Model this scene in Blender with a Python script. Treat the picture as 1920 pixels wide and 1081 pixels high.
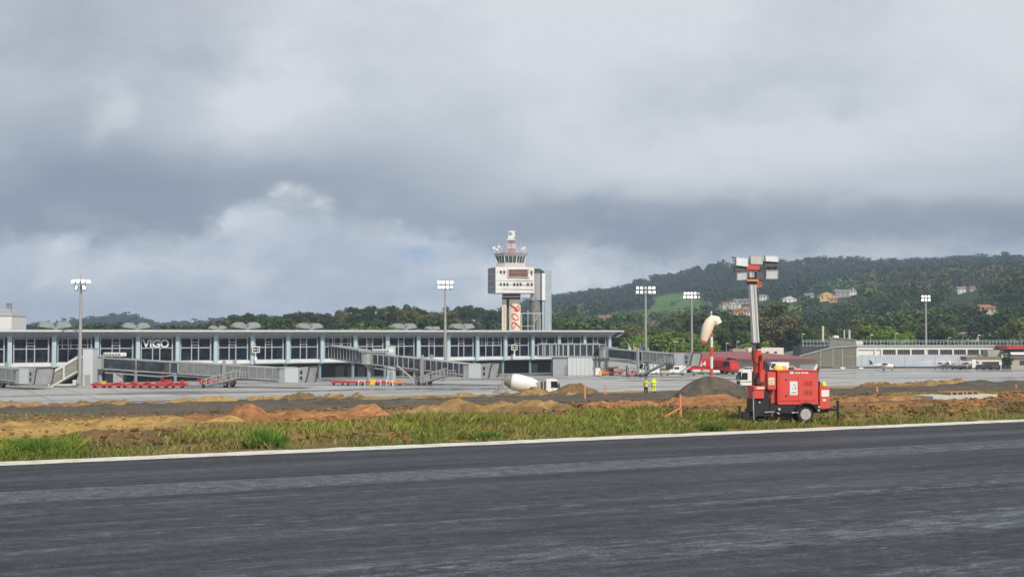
import bpy, math, random
import numpy as np
from mathutils import Vector, Matrix
R = math.radians
random.seed(7)
for o in list(bpy.data.objects): bpy.data.objects.remove(o, do_unlink=True)
sc = bpy.context.scene
COL = sc.collection

# ------------------------------------------------------------ camera
F = 2400.0; H = 3.2; YH = 622.0
PIT = math.atan((YH - 540.5) / F)
CP, SP = math.cos(PIT), math.sin(PIT)
cd = bpy.data.cameras.new('camera'); cam = bpy.data.objects.new('camera', cd); COL.objects.link(cam)
cd.sensor_width = 36.0; cd.lens = 36.0 * F / 1920.0; cd.clip_start = 0.3; cd.clip_end = 12000
cam.location = (0, 0, H); cam.rotation_euler = (R(90) + PIT, 0, 0)
sc.camera = cam
sc.render.resolution_x = 1024; sc.render.resolution_y = 576

# ------------------------------------------------------------ light
SUN_EL, SUN_AZ = R(40), R(152)      # azimuth clockwise from +Y (north): sun behind the camera, to its right
sd = bpy.data.lights.new('sun', 'SUN'); sun = bpy.data.objects.new('sun', sd); COL.objects.link(sun)
sd.energy = 3.4; sd.angle = R(0.8); sd.color = (1.0, 0.93, 0.82)
sdir = Vector((math.sin(SUN_AZ) * math.cos(SUN_EL), math.cos(SUN_AZ) * math.cos(SUN_EL), math.sin(SUN_EL)))
sun.rotation_euler = sdir.to_track_quat('Z', 'Y').to_euler()
sc.view_settings.view_transform = 'Standard'; sc.view_settings.look = 'None'
sc.view_settings.exposure = 0.0; sc.view_settings.gamma = 1.0

class NT:
    """tiny node helper"""
    def __init__(s, tree): s.t = tree; s.n = tree.nodes; s.l = tree.links
    def node(s, typ, **kw):
        n = s.n.new(typ)
        for k, v in kw.items(): setattr(n, k, v)
        return n
    def set(s, sock, v):
        if isinstance(v, bpy.types.NodeSocket): s.l.new(v, sock)
        else: sock.default_value = v
    def m(s, op, a, b=0.0, c=None, clamp=False):
        n = s.node('ShaderNodeMath', operation=op, use_clamp=clamp)
        s.set(n.inputs[0], a); s.set(n.inputs[1], b)
        if c is not None: s.set(n.inputs[2], c)
        return n.outputs[0]
    def mix(s, fac, a, b, blend='MIX'):
        n = s.node('ShaderNodeMix', data_type='RGBA', blend_type=blend)
        s.set(n.inputs[0], fac)
        s.set(n.inputs[6], a if isinstance(a, bpy.types.NodeSocket) else (*a[:3], 1))
        s.set(n.inputs[7], b if isinstance(b, bpy.types.NodeSocket) else (*b[:3], 1))
        return n.outputs[2]
    def noise(s, vec, scale, detail=4, rough=.55, dist=0.0):
        n = s.node('ShaderNodeTexNoise'); n.inputs['Scale'].default_value = scale
        n.inputs['Detail'].default_value = detail; n.inputs['Roughness'].default_value = rough
        n.inputs['Distortion'].default_value = dist
        if vec is not None: s.l.new(vec, n.inputs['Vector'])
        return n.outputs['Fac']
    def map(s, v, a, b, c=0.0, d=1.0, smooth=False):
        n = s.node('ShaderNodeMapRange'); n.clamp = True
        if smooth: n.interpolation_type = 'SMOOTHSTEP'
        s.set(n.inputs[0], v); s.set(n.inputs[1], a); s.set(n.inputs[2], b); s.set(n.inputs[3], c); s.set(n.inputs[4], d)
        return n.outputs[0]

def srgb(r, g, b):
    f = lambda c: (c / 255 / 12.92) if c / 255 <= .04045 else ((c / 255 + .055) / 1.055) ** 2.4
    return (f(r), f(g), f(b))

# ------------------------------------------------------------ world: broken cloud over a Nishita sky
w = bpy.data.worlds.new('World'); sc.world = w; w.use_nodes = True
def build_world():
    t = NT(w.node_tree); t.n.clear()
    tc = t.node('ShaderNodeTexCoord').outputs['Generated']
    sep = t.node('ShaderNodeSeparateXYZ'); t.l.new(tc, sep.inputs[0])
    x, y, z = sep.outputs
    az0 = t.m('ARCTAN2', x, y)
    el0 = t.m('ARCTAN2', z, t.m('SQRT', t.m('ADD', t.m('MULTIPLY', x, x), t.m('MULTIPLY', y, y))))
    def mapd(loc, scl):
        mp = t.node('ShaderNodeMapping'); t.l.new(tc, mp.inputs[0]); mp.inputs['Location'].default_value = loc; mp.inputs['Scale'].default_value = scl; return mp.outputs[0]
    v1 = mapd((0, 0, 0), (1, 1, 2.0)); v2 = mapd((3.1, 7.7, 1.3), (1, 1, 1.7)); v3 = mapd((1.7, 2.2, 9.3), (1, 1, 1.5))
    n1 = t.noise(v1, 5.0, 7, .58, .3); n2 = t.noise(v1, 15.0, 8, .62); n3 = t.noise(v2, 9.0, 8, .6, .2); n4 = t.noise(v3, 30.0, 9, .66, .3)
    az = t.m('ADD', az0, t.m('MULTIPLY', t.m('SUBTRACT', n1, .5), .20))
    el = t.m('ADD', el0, t.m('MULTIPLY', t.m('SUBTRACT', n3, .5), .075))
    el = t.m('ADD', el, t.m('MULTIPLY', t.m('SUBTRACT', n2, .5), .03))
    def blob(px, py, sx, sy, k=1.0, tilt=0.0, a=az, e=el):
        a0 = math.atan((px - 960) / F); e0 = math.atan((YH - py) / F)
        da = t.m('DIVIDE', t.m('SUBTRACT', a, a0), sx / F)
        ee = t.m('SUBTRACT', e, e0)
        if tilt: ee = t.m('SUBTRACT', ee, t.m('MULTIPLY', t.m('SUBTRACT', a, a0), tilt))
        de = t.m('DIVIDE', ee, sy / F)
        q = t.m('ADD', t.m('MULTIPLY', da, da), t.m('MULTIPLY', de, de))
        return t.m('MULTIPLY', t.m('POWER', 2.718, t.m('MULTIPLY', q, -1.0)), k)
    # one darkness field for the cloud deck
    D = t.m('ADD', .29, t.m('MULTIPLY', t.m('SUBTRACT', n1, .5), .45))
    D = t.m('ADD', D, t.m('MULTIPLY', t.m('SUBTRACT', n3, .5), .60))
    D = t.m('ADD', D, t.m('MULTIPLY', t.m('SUBTRACT', n2, .5), .34))
    D = t.m('ADD', D, t.m('MULTIPLY', t.m('SUBTRACT', n4, .5), .10))
    for (px, py, sx, sy, k, tl) in ((270, 365, 290, 80, .62, 0), (30, 420, 300, 55, .45, 0), (20, 300, 220, 110, .22, 0), (60, 60, 300, 120, .16, 0), (690, 345, 260, 75, .34, -.06), (1120, 425, 330, 45, .46, 0), (1650, 425, 460, 46, .52, -.02), (2150, 430, 300, 50, .5, 0), (1340, 120, 190, 150, .14, 0), (150, 150, 260, 110, .10, 0),
                                    (1220, 50, 300, 130, -.42, 0), (1880, 50, 200, 160, -.40, 0), (470, 215, 170, 100, -.40, 0), (820, 60, 300, 110, -.18, 0), (1560, 280, 430, 70, -.22, 0.12), (1200, 270, 300, 90, -.16, 0), (165, 225, 30, 45, -.28, 0)):
        D = t.m('ADD', D, blob(px, py, sx, sy, k, tl))
    cr = t.node('ShaderNodeValToRGB'); el_ = cr.color_ramp.elements
    el_[0].position = 0; el_[0].color = (*srgb(225, 229, 234), 1); el_[1].position = 1.0; el_[1].color = (*srgb(139, 150, 168), 1)
    for p_, c_ in ((.22, (207, 213, 220)), (.45, (187, 194, 203)), (.70, (160, 170, 184))):
        k_ = cr.color_ramp.elements.new(p_); k_.color = (*srgb(*c_), 1)
    t.l.new(D, cr.inputs[0]); base = cr.outputs[0]
    # ragged cumulus bank under the deck: its upper edge is a curve over azimuth
    fc = t.node('ShaderNodeFloatCurve'); cv = fc.mapping.curves[0]
    pts = [(-200, 470), (0, 472), (120, 470), (250, 462), (380, 440), (430, 400), (480, 372), (540, 372), (620, 392), (680, 432), (780, 436), (870, 440), (930, 462), (1060, 472), (1160, 492), (1260, 520), (1500, 560), (2120, 600)]
    tox = lambda px: (math.atan((px - 960) / F) + .5); 
    P = [(tox(px), math.atan((YH - py) / F) * 5) for px, py in pts]
    cv.points[0].location = P[0]; cv.points[1].location = P[-1]
    for q in P[1:-1]: cv.points.new(*q)
    fc.mapping.update(); t.l.new(t.m('ADD', t.m('ADD', az0, .5), t.m('MULTIPLY', t.m('SUBTRACT', n2, .5), .03)), fc.inputs['Value'])
    edge = t.m('DIVIDE', fc.outputs[0], 5)
    n5 = t.noise(v2, 22.0, 10, .66, .25); n6 = t.noise(v3, 12.0, 9, .62, .4)
    d = t.m('SUBTRACT', edge, el0)
    d = t.m('ADD', d, t.m('MULTIPLY', t.m('SUBTRACT', n5, .5), .060)); d = t.m('ADD', d, t.m('MULTIPLY', t.m('SUBTRACT', n6, .5), .040))
    mask = t.m('MULTIPLY', t.map(d, -.010, .014, 0, 1, True), t.map(n6, .25, .48, .55, 1))
    inner = t.m('ADD', t.m('MULTIPLY', t.m('SUBTRACT', n5, .5), 1.2), t.m('MULTIPLY', t.m('SUBTRACT', n6, .5), 1.4))
    lit = t.m('MULTIPLY', t.m('POWER', 2.718, t.m('MULTIPLY', t.m('MAXIMUM', d, 0.0), -38.0)), t.m('MAXIMUM', blob(500, 400, 170, 130, .55, 0, az0, el0), .10))
    bri = t.m('ADD', t.m('ADD', .46, inner), lit)
    bri = t.m('ADD', bri, blob(250, 520, 220, 40, .20, 0)); bri = t.m('ADD', bri, blob(1090, 505, 100, 26, .35, 0)); bri = t.m('SUBTRACT', bri, blob(60, 570, 260, 40, .25, 0))
    cr2 = t.node('ShaderNodeValToRGB'); e2 = cr2.color_ramp.elements
    e2[0].position = 0; e2[0].color = (*srgb(160, 176, 200), 1); e2[1].position = 1.0; e2[1].color = (*srgb(232, 236, 240), 1)
    k_ = e2.new(.5); k_.color = (*srgb(190, 201, 216), 1)
    t.l.new(bri, cr2.inputs[0])
    base = t.mix(mask, base, cr2.outputs[0])
    base = t.mix(blob(805, 466, 62, 22, .85), base, srgb(158, 186, 222))
    # rest of the dome: a bright broken deck overhead
    sky = t.node('ShaderNodeTexSky'); sky.sky_type = 'NISHITA'; sky.sun_disc = False
    sky.sun_elevation = SUN_EL; sky.sun_rotation = SUN_AZ
    nb = t.node('ShaderNodeBackground'); nb.inputs['Strength'].default_value = 0.09; t.l.new(sky.outputs[0], nb.inputs[0])
    cb = t.node('ShaderNodeBackground'); t.l.new(base, cb.inputs[0]); cb.inputs['Strength'].default_value = 1.0
    ms = t.node('ShaderNodeMixShader')
    t.l.new(t.map(el0, .3, .9, .93, .72), ms.inputs[0])
    t.l.new(nb.outputs[0], ms.inputs[1]); t.l.new(cb.outputs[0], ms.inputs[2])
    out = t.node('ShaderNodeOutputWorld'); t.l.new(ms.outputs[0], out.inputs[0])
build_world()

# ------------------------------------------------------------ placing helpers
def ray(px, py):
    u = (px - 960) / F; v = (540.5 - py) / F
    return (u, CP - v * SP, SP + v * CP)
def at(px, py, Y):
    d = ray(px, py); t = Y / d[1]
    return Vector((d[0] * t, Y, H + d[2] * t))
def on(px, Y, z):
    return Vector(((px - 960) / F * (Y * CP + (z - H) * SP), Y, z))
KA = R(26.2); KD = Vector((math.cos(KA), math.sin(KA), 0)); KN = Vector((-math.sin(KA), math.cos(KA), 0))
K0 = Vector((-12.64, 31.6, 0))
AZ_ = -7.5                                   # level of the apron
def sstep(x): x = np.clip(x, 0, 1); return x * x * (3 - 2 * x)
def ground_sq(s, q):
    """field between the runway edge and the apron (s along the runway, q across)"""
    t = np.clip((q - 9) / 154.0, 0, 1)
    z = -7.5 * (t * .75 + .25 * sstep(t))
    return z
def sq(X, Y):
    return ((X - K0.x) * KD.x + (Y - K0.y) * KD.y, (X - K0.x) * KN.x + (Y - K0.y) * KN.y)
def gz(X, Y):
    s, q = sq(X, Y); return float(ground_sq(s, q))
def field_pt(px, Y):                         # point on the field below pixel column px at depth Y
    z = -3.0
    for _ in range(6):
        p = on(px, Y, z); z = gz(p.x, p.y)
    return on(px, Y, z)

# ------------------------------------------------------------ numpy value noise
def _h(ix, iy, seed):
    n = (ix.astype(np.int64) * 374761393 + iy.astype(np.int64) * 668265263 + seed * 1442695041) & 0xffffffff
    n = ((n ^ (n >> 13)) * 1274126177) & 0xffffffff
    return ((n ^ (n >> 16)) & 0xffff) / 65535.0
def vn(x, y, seed=0):
    xi, yi = np.floor(x), np.floor(y); fx, fy = x - xi, y - yi
    fx = fx * fx * (3 - 2 * fx); fy = fy * fy * (3 - 2 * fy)
    a = _h(xi, yi, seed); b = _h(xi + 1, yi, seed); c = _h(xi, yi + 1, seed); d = _h(xi + 1, yi + 1, seed)
    return (a * (1 - fx) + b * fx) * (1 - fy) + (c * (1 - fx) + d * fx) * fy
def fbm(x, y, seed=0, oct=4):
    x = np.asarray(x, float); y = np.asarray(y, float); s = 0; a = .5; t = 0
    for i in range(oct):
        s = s + a * vn(x * 2 ** i + 13.7 * i, y * 2 ** i + 5.1 * i, seed + i); t += a; a *= .5
    return s / t

# ------------------------------------------------------------ materials
MATS = {}
def mat(name, col, rough=.6, metal=0.0, var=.12, scale=1.5, bump=0.0, bscale=20.0, emit=0.0, attr=False, spec=.5, dirt_reflection=None, dscale=.6, trans=0.0, vstretch=1.0):
    if name in MATS: return MATS[name]
    m = bpy.data.materials.new(name); m.use_nodes = True; t = NT(m.node_tree)
    b = t.n['Principled BSDF']
    tc = t.node('ShaderNodeTexCoord').outputs['Object']
    mp = t.node('ShaderNodeMapping'); t.l.new(tc, mp.inputs[0]); mp.inputs['Scale'].default_value = (1, 1, vstretch)
    v = mp.outputs[0]
    if attr:
        a = t.node('ShaderNodeAttribute'); a.attribute_name = 'Col'; c = a.outputs['Color']
    else:
        c = t.node('ShaderNodeRGB'); c.outputs[0].default_value = (*col, 1); c = c.outputs[0]
    if var:
        n = t.noise(v, scale, 7, .72)
        g = t.node('ShaderNodeCombineColor'); f = t.map(n, .3, .7, 1 - var, 1 + var)
        for i in range(3): t.l.new(f, g.inputs[i])
        c = t.mix(1.0, c, g.outputs[0], 'MULTIPLY')
    if dirt_reflection is not None:
        n = t.noise(v, dscale, 6, .65)
        c = t.mix(t.map(n, .48, .72, 0, .7), c, dirt_reflection)
    t.set(b.inputs['Base Color'], c)
    b.inputs['Roughness'].default_value = rough; b.inputs['Metallic'].default_value = metal
    b.inputs['Specular IOR Level'].default_value = spec
    if trans:
        b.inputs['Transmission Weight'].default_value = trans
    if emit:
        t.set(b.inputs['Emission Color'], c); b.inputs['Emission Strength'].default_value = emit
    if bump:
        n = t.noise(v, bscale, 5, .65); bm = t.node('ShaderNodeBump'); bm.inputs['Strength'].default_value = 1.0
        bm.inputs['Distance'].default_value = bump; t.l.new(n, bm.inputs['Height']); t.l.new(bm.outputs[0], b.inputs['Normal'])
    MATS[name] = m; return m

# ------------------------------------------------------------ mesh builder
class MB:
    def __init__(s, M=None): s.v = []; s.f = []; s.M = M
    def add(s, vs, fs):
        o = len(s.v)
        for p in vs:
            p = Vector(p)
            if s.M is not None: p = s.M @ p
            s.v.append(tuple(p))
        for f in fs: s.f.append(tuple(i + o for i in f))
        return s
    def box(s, c, d, rz=0.0, ry=0.0, rx=0.0, taper=1.0):
        hx, hy, hz = d[0] / 2, d[1] / 2, d[2] / 2
        vs = []
        Mx = Matrix.Rotation(rz, 3, 'Z') @ Matrix.Rotation(ry, 3, 'Y') @ Matrix.Rotation(rx, 3, 'X')
        for z in (-1, 1):
            k = taper if z > 0 else 1.0
            for x, y in ((-1, -1), (1, -1), (1, 1), (-1, 1)):
                vs.append(Vector(c) + Mx @ Vector((x * hx * k, y * hy * k, z * hz)))
        return s.add(vs, [(0, 3, 2, 1), (4, 5, 6, 7), (0, 1, 5, 4), (1, 2, 6, 5), (2, 3, 7, 6), (3, 0, 4, 7)])
    def b2(s, x0, x1, y0, y1, z0, z1):
        return s.box(((x0 + x1) / 2, (y0 + y1) / 2, (z0 + z1) / 2), (abs(x1 - x0), abs(y1 - y0), abs(z1 - z0)))
    def beam(s, p, q, w, h=None):
        h = h or w; p = Vector(p); q = Vector(q); d = (q - p)
        if d.length < 1e-6: return s
        d.normalize()
        up = Vector((0, 0, 1)) if abs(d.z) < .95 else Vector((0, 1, 0))
        a = d.cross(up).normalized(); b = a.cross(d).normalized()
        vs = []
        for e in (p, q):
            for i, j in ((-1, -1), (1, -1), (1, 1), (-1, 1)): vs.append(e + a * (i * w / 2) + b * (j * h / 2))
        return s.add(vs, [(0, 3, 2, 1), (4, 5, 6, 7), (0, 1, 5, 4), (1, 2, 6, 5), (2, 3, 7, 6), (3, 0, 4, 7)])
    def tube(s, p, q, r1, r2=None, n=12, cap=True):
        r2 = r1 if r2 is None else r2; p = Vector(p); q = Vector(q); d = (q - p).normalized()
        up = Vector((0, 0, 1)) if abs(d.z) < .95 else Vector((0, 1, 0))
        a = d.cross(up).normalized(); b = a.cross(d).normalized(); vs = []
        for e, r in ((p, r1), (q, r2)):
            for i in range(n):
                t = 2 * math.pi * i / n; vs.append(e + a * (math.cos(t) * r) + b * (math.sin(t) * r))
        fs = [(i, (i + 1) % n, n + (i + 1) % n, n + i) for i in range(n)]
        if cap: fs += [tuple(range(n))[::-1], tuple(range(n, 2 * n))]
        return s.add(vs, fs)
    def path(s, pts, r, n=8):
        """swept tube; r number or list"""
        pts = [Vector(p) for p in pts]; m = len(pts); rs = r if hasattr(r, '__len__') else [r] * m
        vs = []; prev = None
        for i, p in enumerate(pts):
            d = (pts[min(i + 1, m - 1)] - pts[max(i - 1, 0)]).normalized()
            if prev is None:
                up = Vector((0, 0, 1)) if abs(d.z) < .9 else Vector((1, 0, 0)); a = d.cross(up).normalized()
            else: a = (prev - d * prev.dot(d)).normalized()
            prev = a; b = a.cross(d).normalized()
            for k in range(n):
                t = 2 * math.pi * k / n; vs.append(p + a * (math.cos(t) * rs[i]) + b * (math.sin(t) * rs[i]))
        fs = []
        for i in range(m - 1):
            for k in range(n): fs.append((i * n + k, i * n + (k + 1) % n, (i + 1) * n + (k + 1) % n, (i + 1) * n + k))
        fs += [tuple(range(n))[::-1], tuple(range((m - 1) * n, m * n))]
        return s.add(vs, fs)
    def lathe(s, prof, c=(0, 0, 0), n=24, axis='Z'):
        vs = []; c = Vector(c)
        for r, z in prof:
            for i in range(n):
                t = 2 * math.pi * i / n; a, b = math.cos(t) * r, math.sin(t) * r
                vs.append(c + (Vector((a, b, z)) if axis == 'Z' else Vector((z, a, b)) if axis == 'X' else Vector((a, z, b))))
        fs = []
        for j in range(len(prof) - 1):
            for i in range(n): fs.append((j * n + i, j * n + (i + 1) % n, (j + 1) * n + (i + 1) % n, (j + 1) * n + i))
        fs += [tuple(range(n))[::-1], tuple(range((len(prof) - 1) * n, len(prof) * n))]
        return s.add(vs, fs)
    def prism(s, poly, y0, y1, plane='XZ'):
        n = len(poly); vs = []
        for y in (y0, y1):
            for a, b in poly: vs.append((a, y, b) if plane == 'XZ' else (y, a, b) if plane == 'YZ' else (a, b, y))
        return s.add(vs, [tuple(range(n)), tuple(range(n, 2 * n))[::-1]] + [(i, n + i, n + (i + 1) % n, (i + 1) % n) for i in range(n)])
    def build(s, name, m, parent=None, smooth=False, bevel=0.0):
        me = bpy.data.meshes.new(name); me.from_pydata(s.v, [], s.f); me.materials.append(m)
        import bmesh
        bm = bmesh.new(); bm.from_mesh(me); bmesh.ops.recalc_face_normals(bm, faces=bm.faces)
        if bevel:
            bmesh.ops.remove_doubles(bm, verts=bm.verts, dist=1e-5)
            es = [e for e in bm.edges if len(e.link_faces) == 2 and e.calc_face_angle(0) > .6]
            bmesh.ops.bevel(bm, geom=es, offset=bevel, segments=2, affect='EDGES', clamp_overlap=True)
        bm.to_mesh(me); bm.free()
        if smooth:
            me.shade_smooth() if hasattr(me, 'shade_smooth') else None
            me.set_sharp_from_angle(angle=R(38))
        o = bpy.data.objects.new(name, me); COL.objects.link(o)
        if parent is not None: o.parent = parent
        return o

def npmesh(name, V, faces_idx, nper, m, col=None, smooth=False, parent=None):
    """fast mesh: V (n,3), faces_idx (k,nper)"""
    me = bpy.data.meshes.new(name); k = len(faces_idx)
    me.vertices.add(len(V)); me.vertices.foreach_set('co', np.asarray(V, np.float32).ravel())
    me.loops.add(k * nper); me.loops.foreach_set('vertex_index', np.asarray(faces_idx, np.int32).ravel())
    me.polygons.add(k); me.polygons.foreach_set('loop_start', np.arange(0, k * nper, nper, dtype=np.int32))
    if smooth: me.polygons.foreach_set('use_smooth', np.ones(k, bool))
    me.update(calc_edges=True); me.materials.append(m)
    if col is not None:
        a = me.color_attributes.new('Col', 'FLOAT_COLOR', 'POINT')
        c4 = np.ones((len(V), 4), np.float32); c4[:, :3] = col; a.data.foreach_set('color', c4.ravel())
    o = bpy.data.objects.new(name, me); COL.objects.link(o)
    if parent is not None: o.parent = parent
    return o
def gridfaces(nu, nv):
    i = np.arange(nu - 1)[:, None] * nv + np.arange(nv - 1)[None, :]
    i = i.ravel(); return np.stack([i, i + nv, i + nv + 1, i + 1], 1)

def tag(o, label=None, cat=None, group=None, kind=None):
    if label: o['label'] = label
    if cat: o['category'] = cat
    if group: o['group'] = group
    if kind: o['kind'] = kind
    return o
def thing(name, label, cat, loc=(0, 0, 0), rz=0.0, group=None):
    o = bpy.data.objects.new(name, None); COL.objects.link(o); o.empty_display_size = .3
    o.location = loc; o.rotation_euler = (0, 0, rz); return tag(o, label, cat, group)
def dup(o, loc=None, rz=None, label=None, scale=None, parent=None, group=None):
    c = o.copy(); COL.objects.link(c)
    if parent is not None: c.parent = parent
    if loc is not None: c.location = loc
    if rz is not None: c.rotation_euler = (0, 0, rz)
    if label: c['label'] = label
    if group: c['group'] = group
    if scale is not None: c.scale = (scale,) * 3 if not hasattr(scale, '__len__') else scale
    for ch in list(o.children): dup(ch, parent=c)
    return c

# ============================================================ SETTING
def asphalt_mat():
    m = bpy.data.materials.new('asphalt'); m.use_nodes = True; t = NT(m.node_tree); b = t.n['Principled BSDF']
    tc = t.node('ShaderNodeTexCoord').outputs['Object']        # object space: x along the runway, y across
    sep = t.node('ShaderNodeSeparateXYZ'); t.l.new(tc, sep.inputs[0]); x, y, z = sep.outputs
    def mp(sx, sy, lx=0.0):
        n = t.node('ShaderNodeMapping'); t.l.new(tc, n.inputs[0]); n.inputs['Scale'].default_value = (sx, sy, 1)
        n.inputs['Location'].default_value = (lx, lx * 1.7, 0); return n.outputs[0]
    c = t.mix(t.map(t.noise(mp(.05, .35), 1.0, 5, .6), .3, .7), (.030, .032, .038), (.046, .050, .059))
    fine = t.noise(mp(1, 1), 16.0, 8, .85)
    mid_ = t.noise(mp(1.0, .8, 17), 3.2, 9, .86)
    yy = t.m('ADD', y, t.m('MULTIPLY', t.m('SUBTRACT', t.noise(mp(.06, .06, 5), 1.0, 4), .5), .9))
    rough_y = t.m('ADD', y, t.m('MULTIPLY', t.m('SUBTRACT', mid_, .5), .25))
    # newest paving lane next to the edge: darker and smoother
    c = t.mix(t.map(y, -6.35, -6.30, 0, .40), c, (.030, .028, .032))
    c = t.mix(t.m('MULTIPLY', t.map(yy, -4.9, -4.2, 0, 1, True), t.map(yy, -3.2, -3.9, 0, .40, True)), c, (.085, .095, .12))
    # rough milled strip beside the paving joint
    band = t.m('MULTIPLY', t.map(rough_y, -8.15, -8.05), t.map(y, -6.28, -6.4))
    c = t.mix(t.m('MULTIPLY', band, t.map(t.noise(mp(3.0, 5.0, 3), 1.0, 8, .85), .42, .56, .05, 1.0)), c, (.125, .138, .165))
    jl = t.m('MULTIPLY', t.map(y, -8.27, -8.22), t.map(y, -8.13, -8.2))
    c = t.mix(t.m('MULTIPLY', jl, .75), c, (.15, .165, .19))
    c = t.mix(t.m('MULTIPLY', t.m('MULTIPLY', t.map(y, -6.36, -6.33), t.map(y, -6.26, -6.29)), .7), c, (.13, .135, .14))
    # pale damp residue along the lanes: broken crisp streaks inside broad bands
    lanes = t.noise(mp(.010, .34, 2), 1.0, 3, .5)
    st = t.noise(mp(.55, 3.4, 11), 1.0, 9, .80, .3)
    k = t.m('MULTIPLY', t.map(st, .49, .56), t.map(lanes, .42, .60, .12, 1))
    c = t.mix(t.m('MULTIPLY', k, t.map(y, -8.3, -8.5, 0, .62)), c, (.115, .132, .165))
    lanes2 = t.noise(mp(.008, .55, 61), 1.0, 3, .55)
    st2 = t.noise(mp(1.1, 5.0, 31), 1.0, 7, .75, .3)
    k2 = t.m('MULTIPLY', t.map(st2, .56, .60), t.map(lanes2, .52, .66, .0, 1))
    c = t.mix(t.m('MULTIPLY', k2, t.map(y, -8.6, -10, 0, .75)), c, (.21, .235, .275))
    st3 = t.noise(mp(.8, 3.0, 47), 1.0, 4, .6)
    c = t.mix(t.m('MULTIPLY', t.map(st3, .70, .715), t.map(y, -10, -12, 0, .7)), c, (.26, .28, .31))
    tr = t.noise(mp(.006, .75, 40), 1.0, 2, .4)
    c = t.mix(t.map(tr, .56, .60, 0, .45), c, (.026, .027, .032))
    for q_, wd_, k_ in ((-9.35, .10, .5), (-13.9, .20, .75), (-11.6, .12, .35), (-17.9, .60, .75), (-21.0, .35, .5)):
        qq = t.m('ADD', y, t.m('MULTIPLY', t.m('SUBTRACT', t.noise(mp(.05, .02, q_), 1.0, 4, .6), .5), .9))
        bnd = t.m('MULTIPLY', t.map(qq, q_ - wd_ * 1.6, q_ - wd_ * .5, 0, 1, True), t.map(qq, q_ + wd_ * 1.6, q_ + wd_ * .5, 0, 1, True))
        c = t.mix(t.m('MULTIPLY', t.m('MULTIPLY', bnd, t.m('MULTIPLY', t.map(st2, .47, .58, .05, 1), t.map(t.noise(mp(.05, .3, q_ * 2), 1.0, 4, .6), .38, .55, .15, 1))), k_), c, (.19, .215, .25))
    # stone grain
    g1 = t.map(fine, .43, .57, .55, 1.50); g2 = t.map(mid_, .42, .58, .70, 1.34)
    dash = t.noise(mp(2.2, 3.4, 71), 1.0, 3, .6); gm_ = t.m('MULTIPLY', t.m('MULTIPLY', g1, g2), t.map(dash, .40, .60, .86, 1.15)); gg = t.node('ShaderNodeCombineColor')
    for i in range(3): t.l.new(gm_, gg.inputs[i])
    c = t.mix(1.0, c, gg.outputs[0], 'MULTIPLY')
    t.set(b.inputs['Base Color'], c)
    t.set(b.inputs['Roughness'], t.map(t.noise(mp(.1, .9, 6), 1.0, 4), .35, .65, .52, .8))
    b.inputs['Specular IOR Level'].default_value = .38
    bm = t.node('ShaderNodeBump'); bm.inputs['Distance'].default_value = .02; bm.inputs['Strength'].default_value = .8
    t.l.new(t.m('ADD', fine, t.m('MULTIPLY', mid_, 2.5)), bm.inputs['Height']); t.l.new(bm.outputs[0], b.inputs['Normal'])
    return m
run = MB(); run.add([(-600, -260, 0), (900, -260, 0), (900, 0, 0), (-600, 0, 0)], [(0, 1, 2, 3)])
run = run.build('runway', asphalt_mat()); run.location = K0; run.rotation_euler = (0, 0, KA); tag(run, kind='structure')

# painted edge stripe, slightly ragged
def stripe():
    ss = np.concatenate([np.arange(-400, -10, 8.0), np.arange(-10, 110, .12), np.arange(110, 700, 8.0)])
    y0 = -.02 - .85 + (fbm(ss * 1.3, ss * 0, 5, 6) - .5) * .20; y1 = 0.10 + (fbm(ss * 1.6, ss * 0 + 9, 8, 6) - .5) * .34
    zz = .004 + 0 * ss
    V = np.concatenate([np.stack([ss, y0, zz], 1), np.stack([ss, y1, zz], 1)]); n = len(ss)
    i = np.arange(n - 1); o = npmesh('edge_marking', V, np.stack([i, i + 1, i + 1 + n, i + n], 1), 4,
        mat('stripe_paint', (.70, .68, .60), .75, var=.16, scale=3.0, dirt_reflection=(.34, .30, .22), dscale=1.6))
    o.location = K0; o.rotation_euler = (0, 0, KA); tag(o, kind='structure')
stripe()

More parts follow.
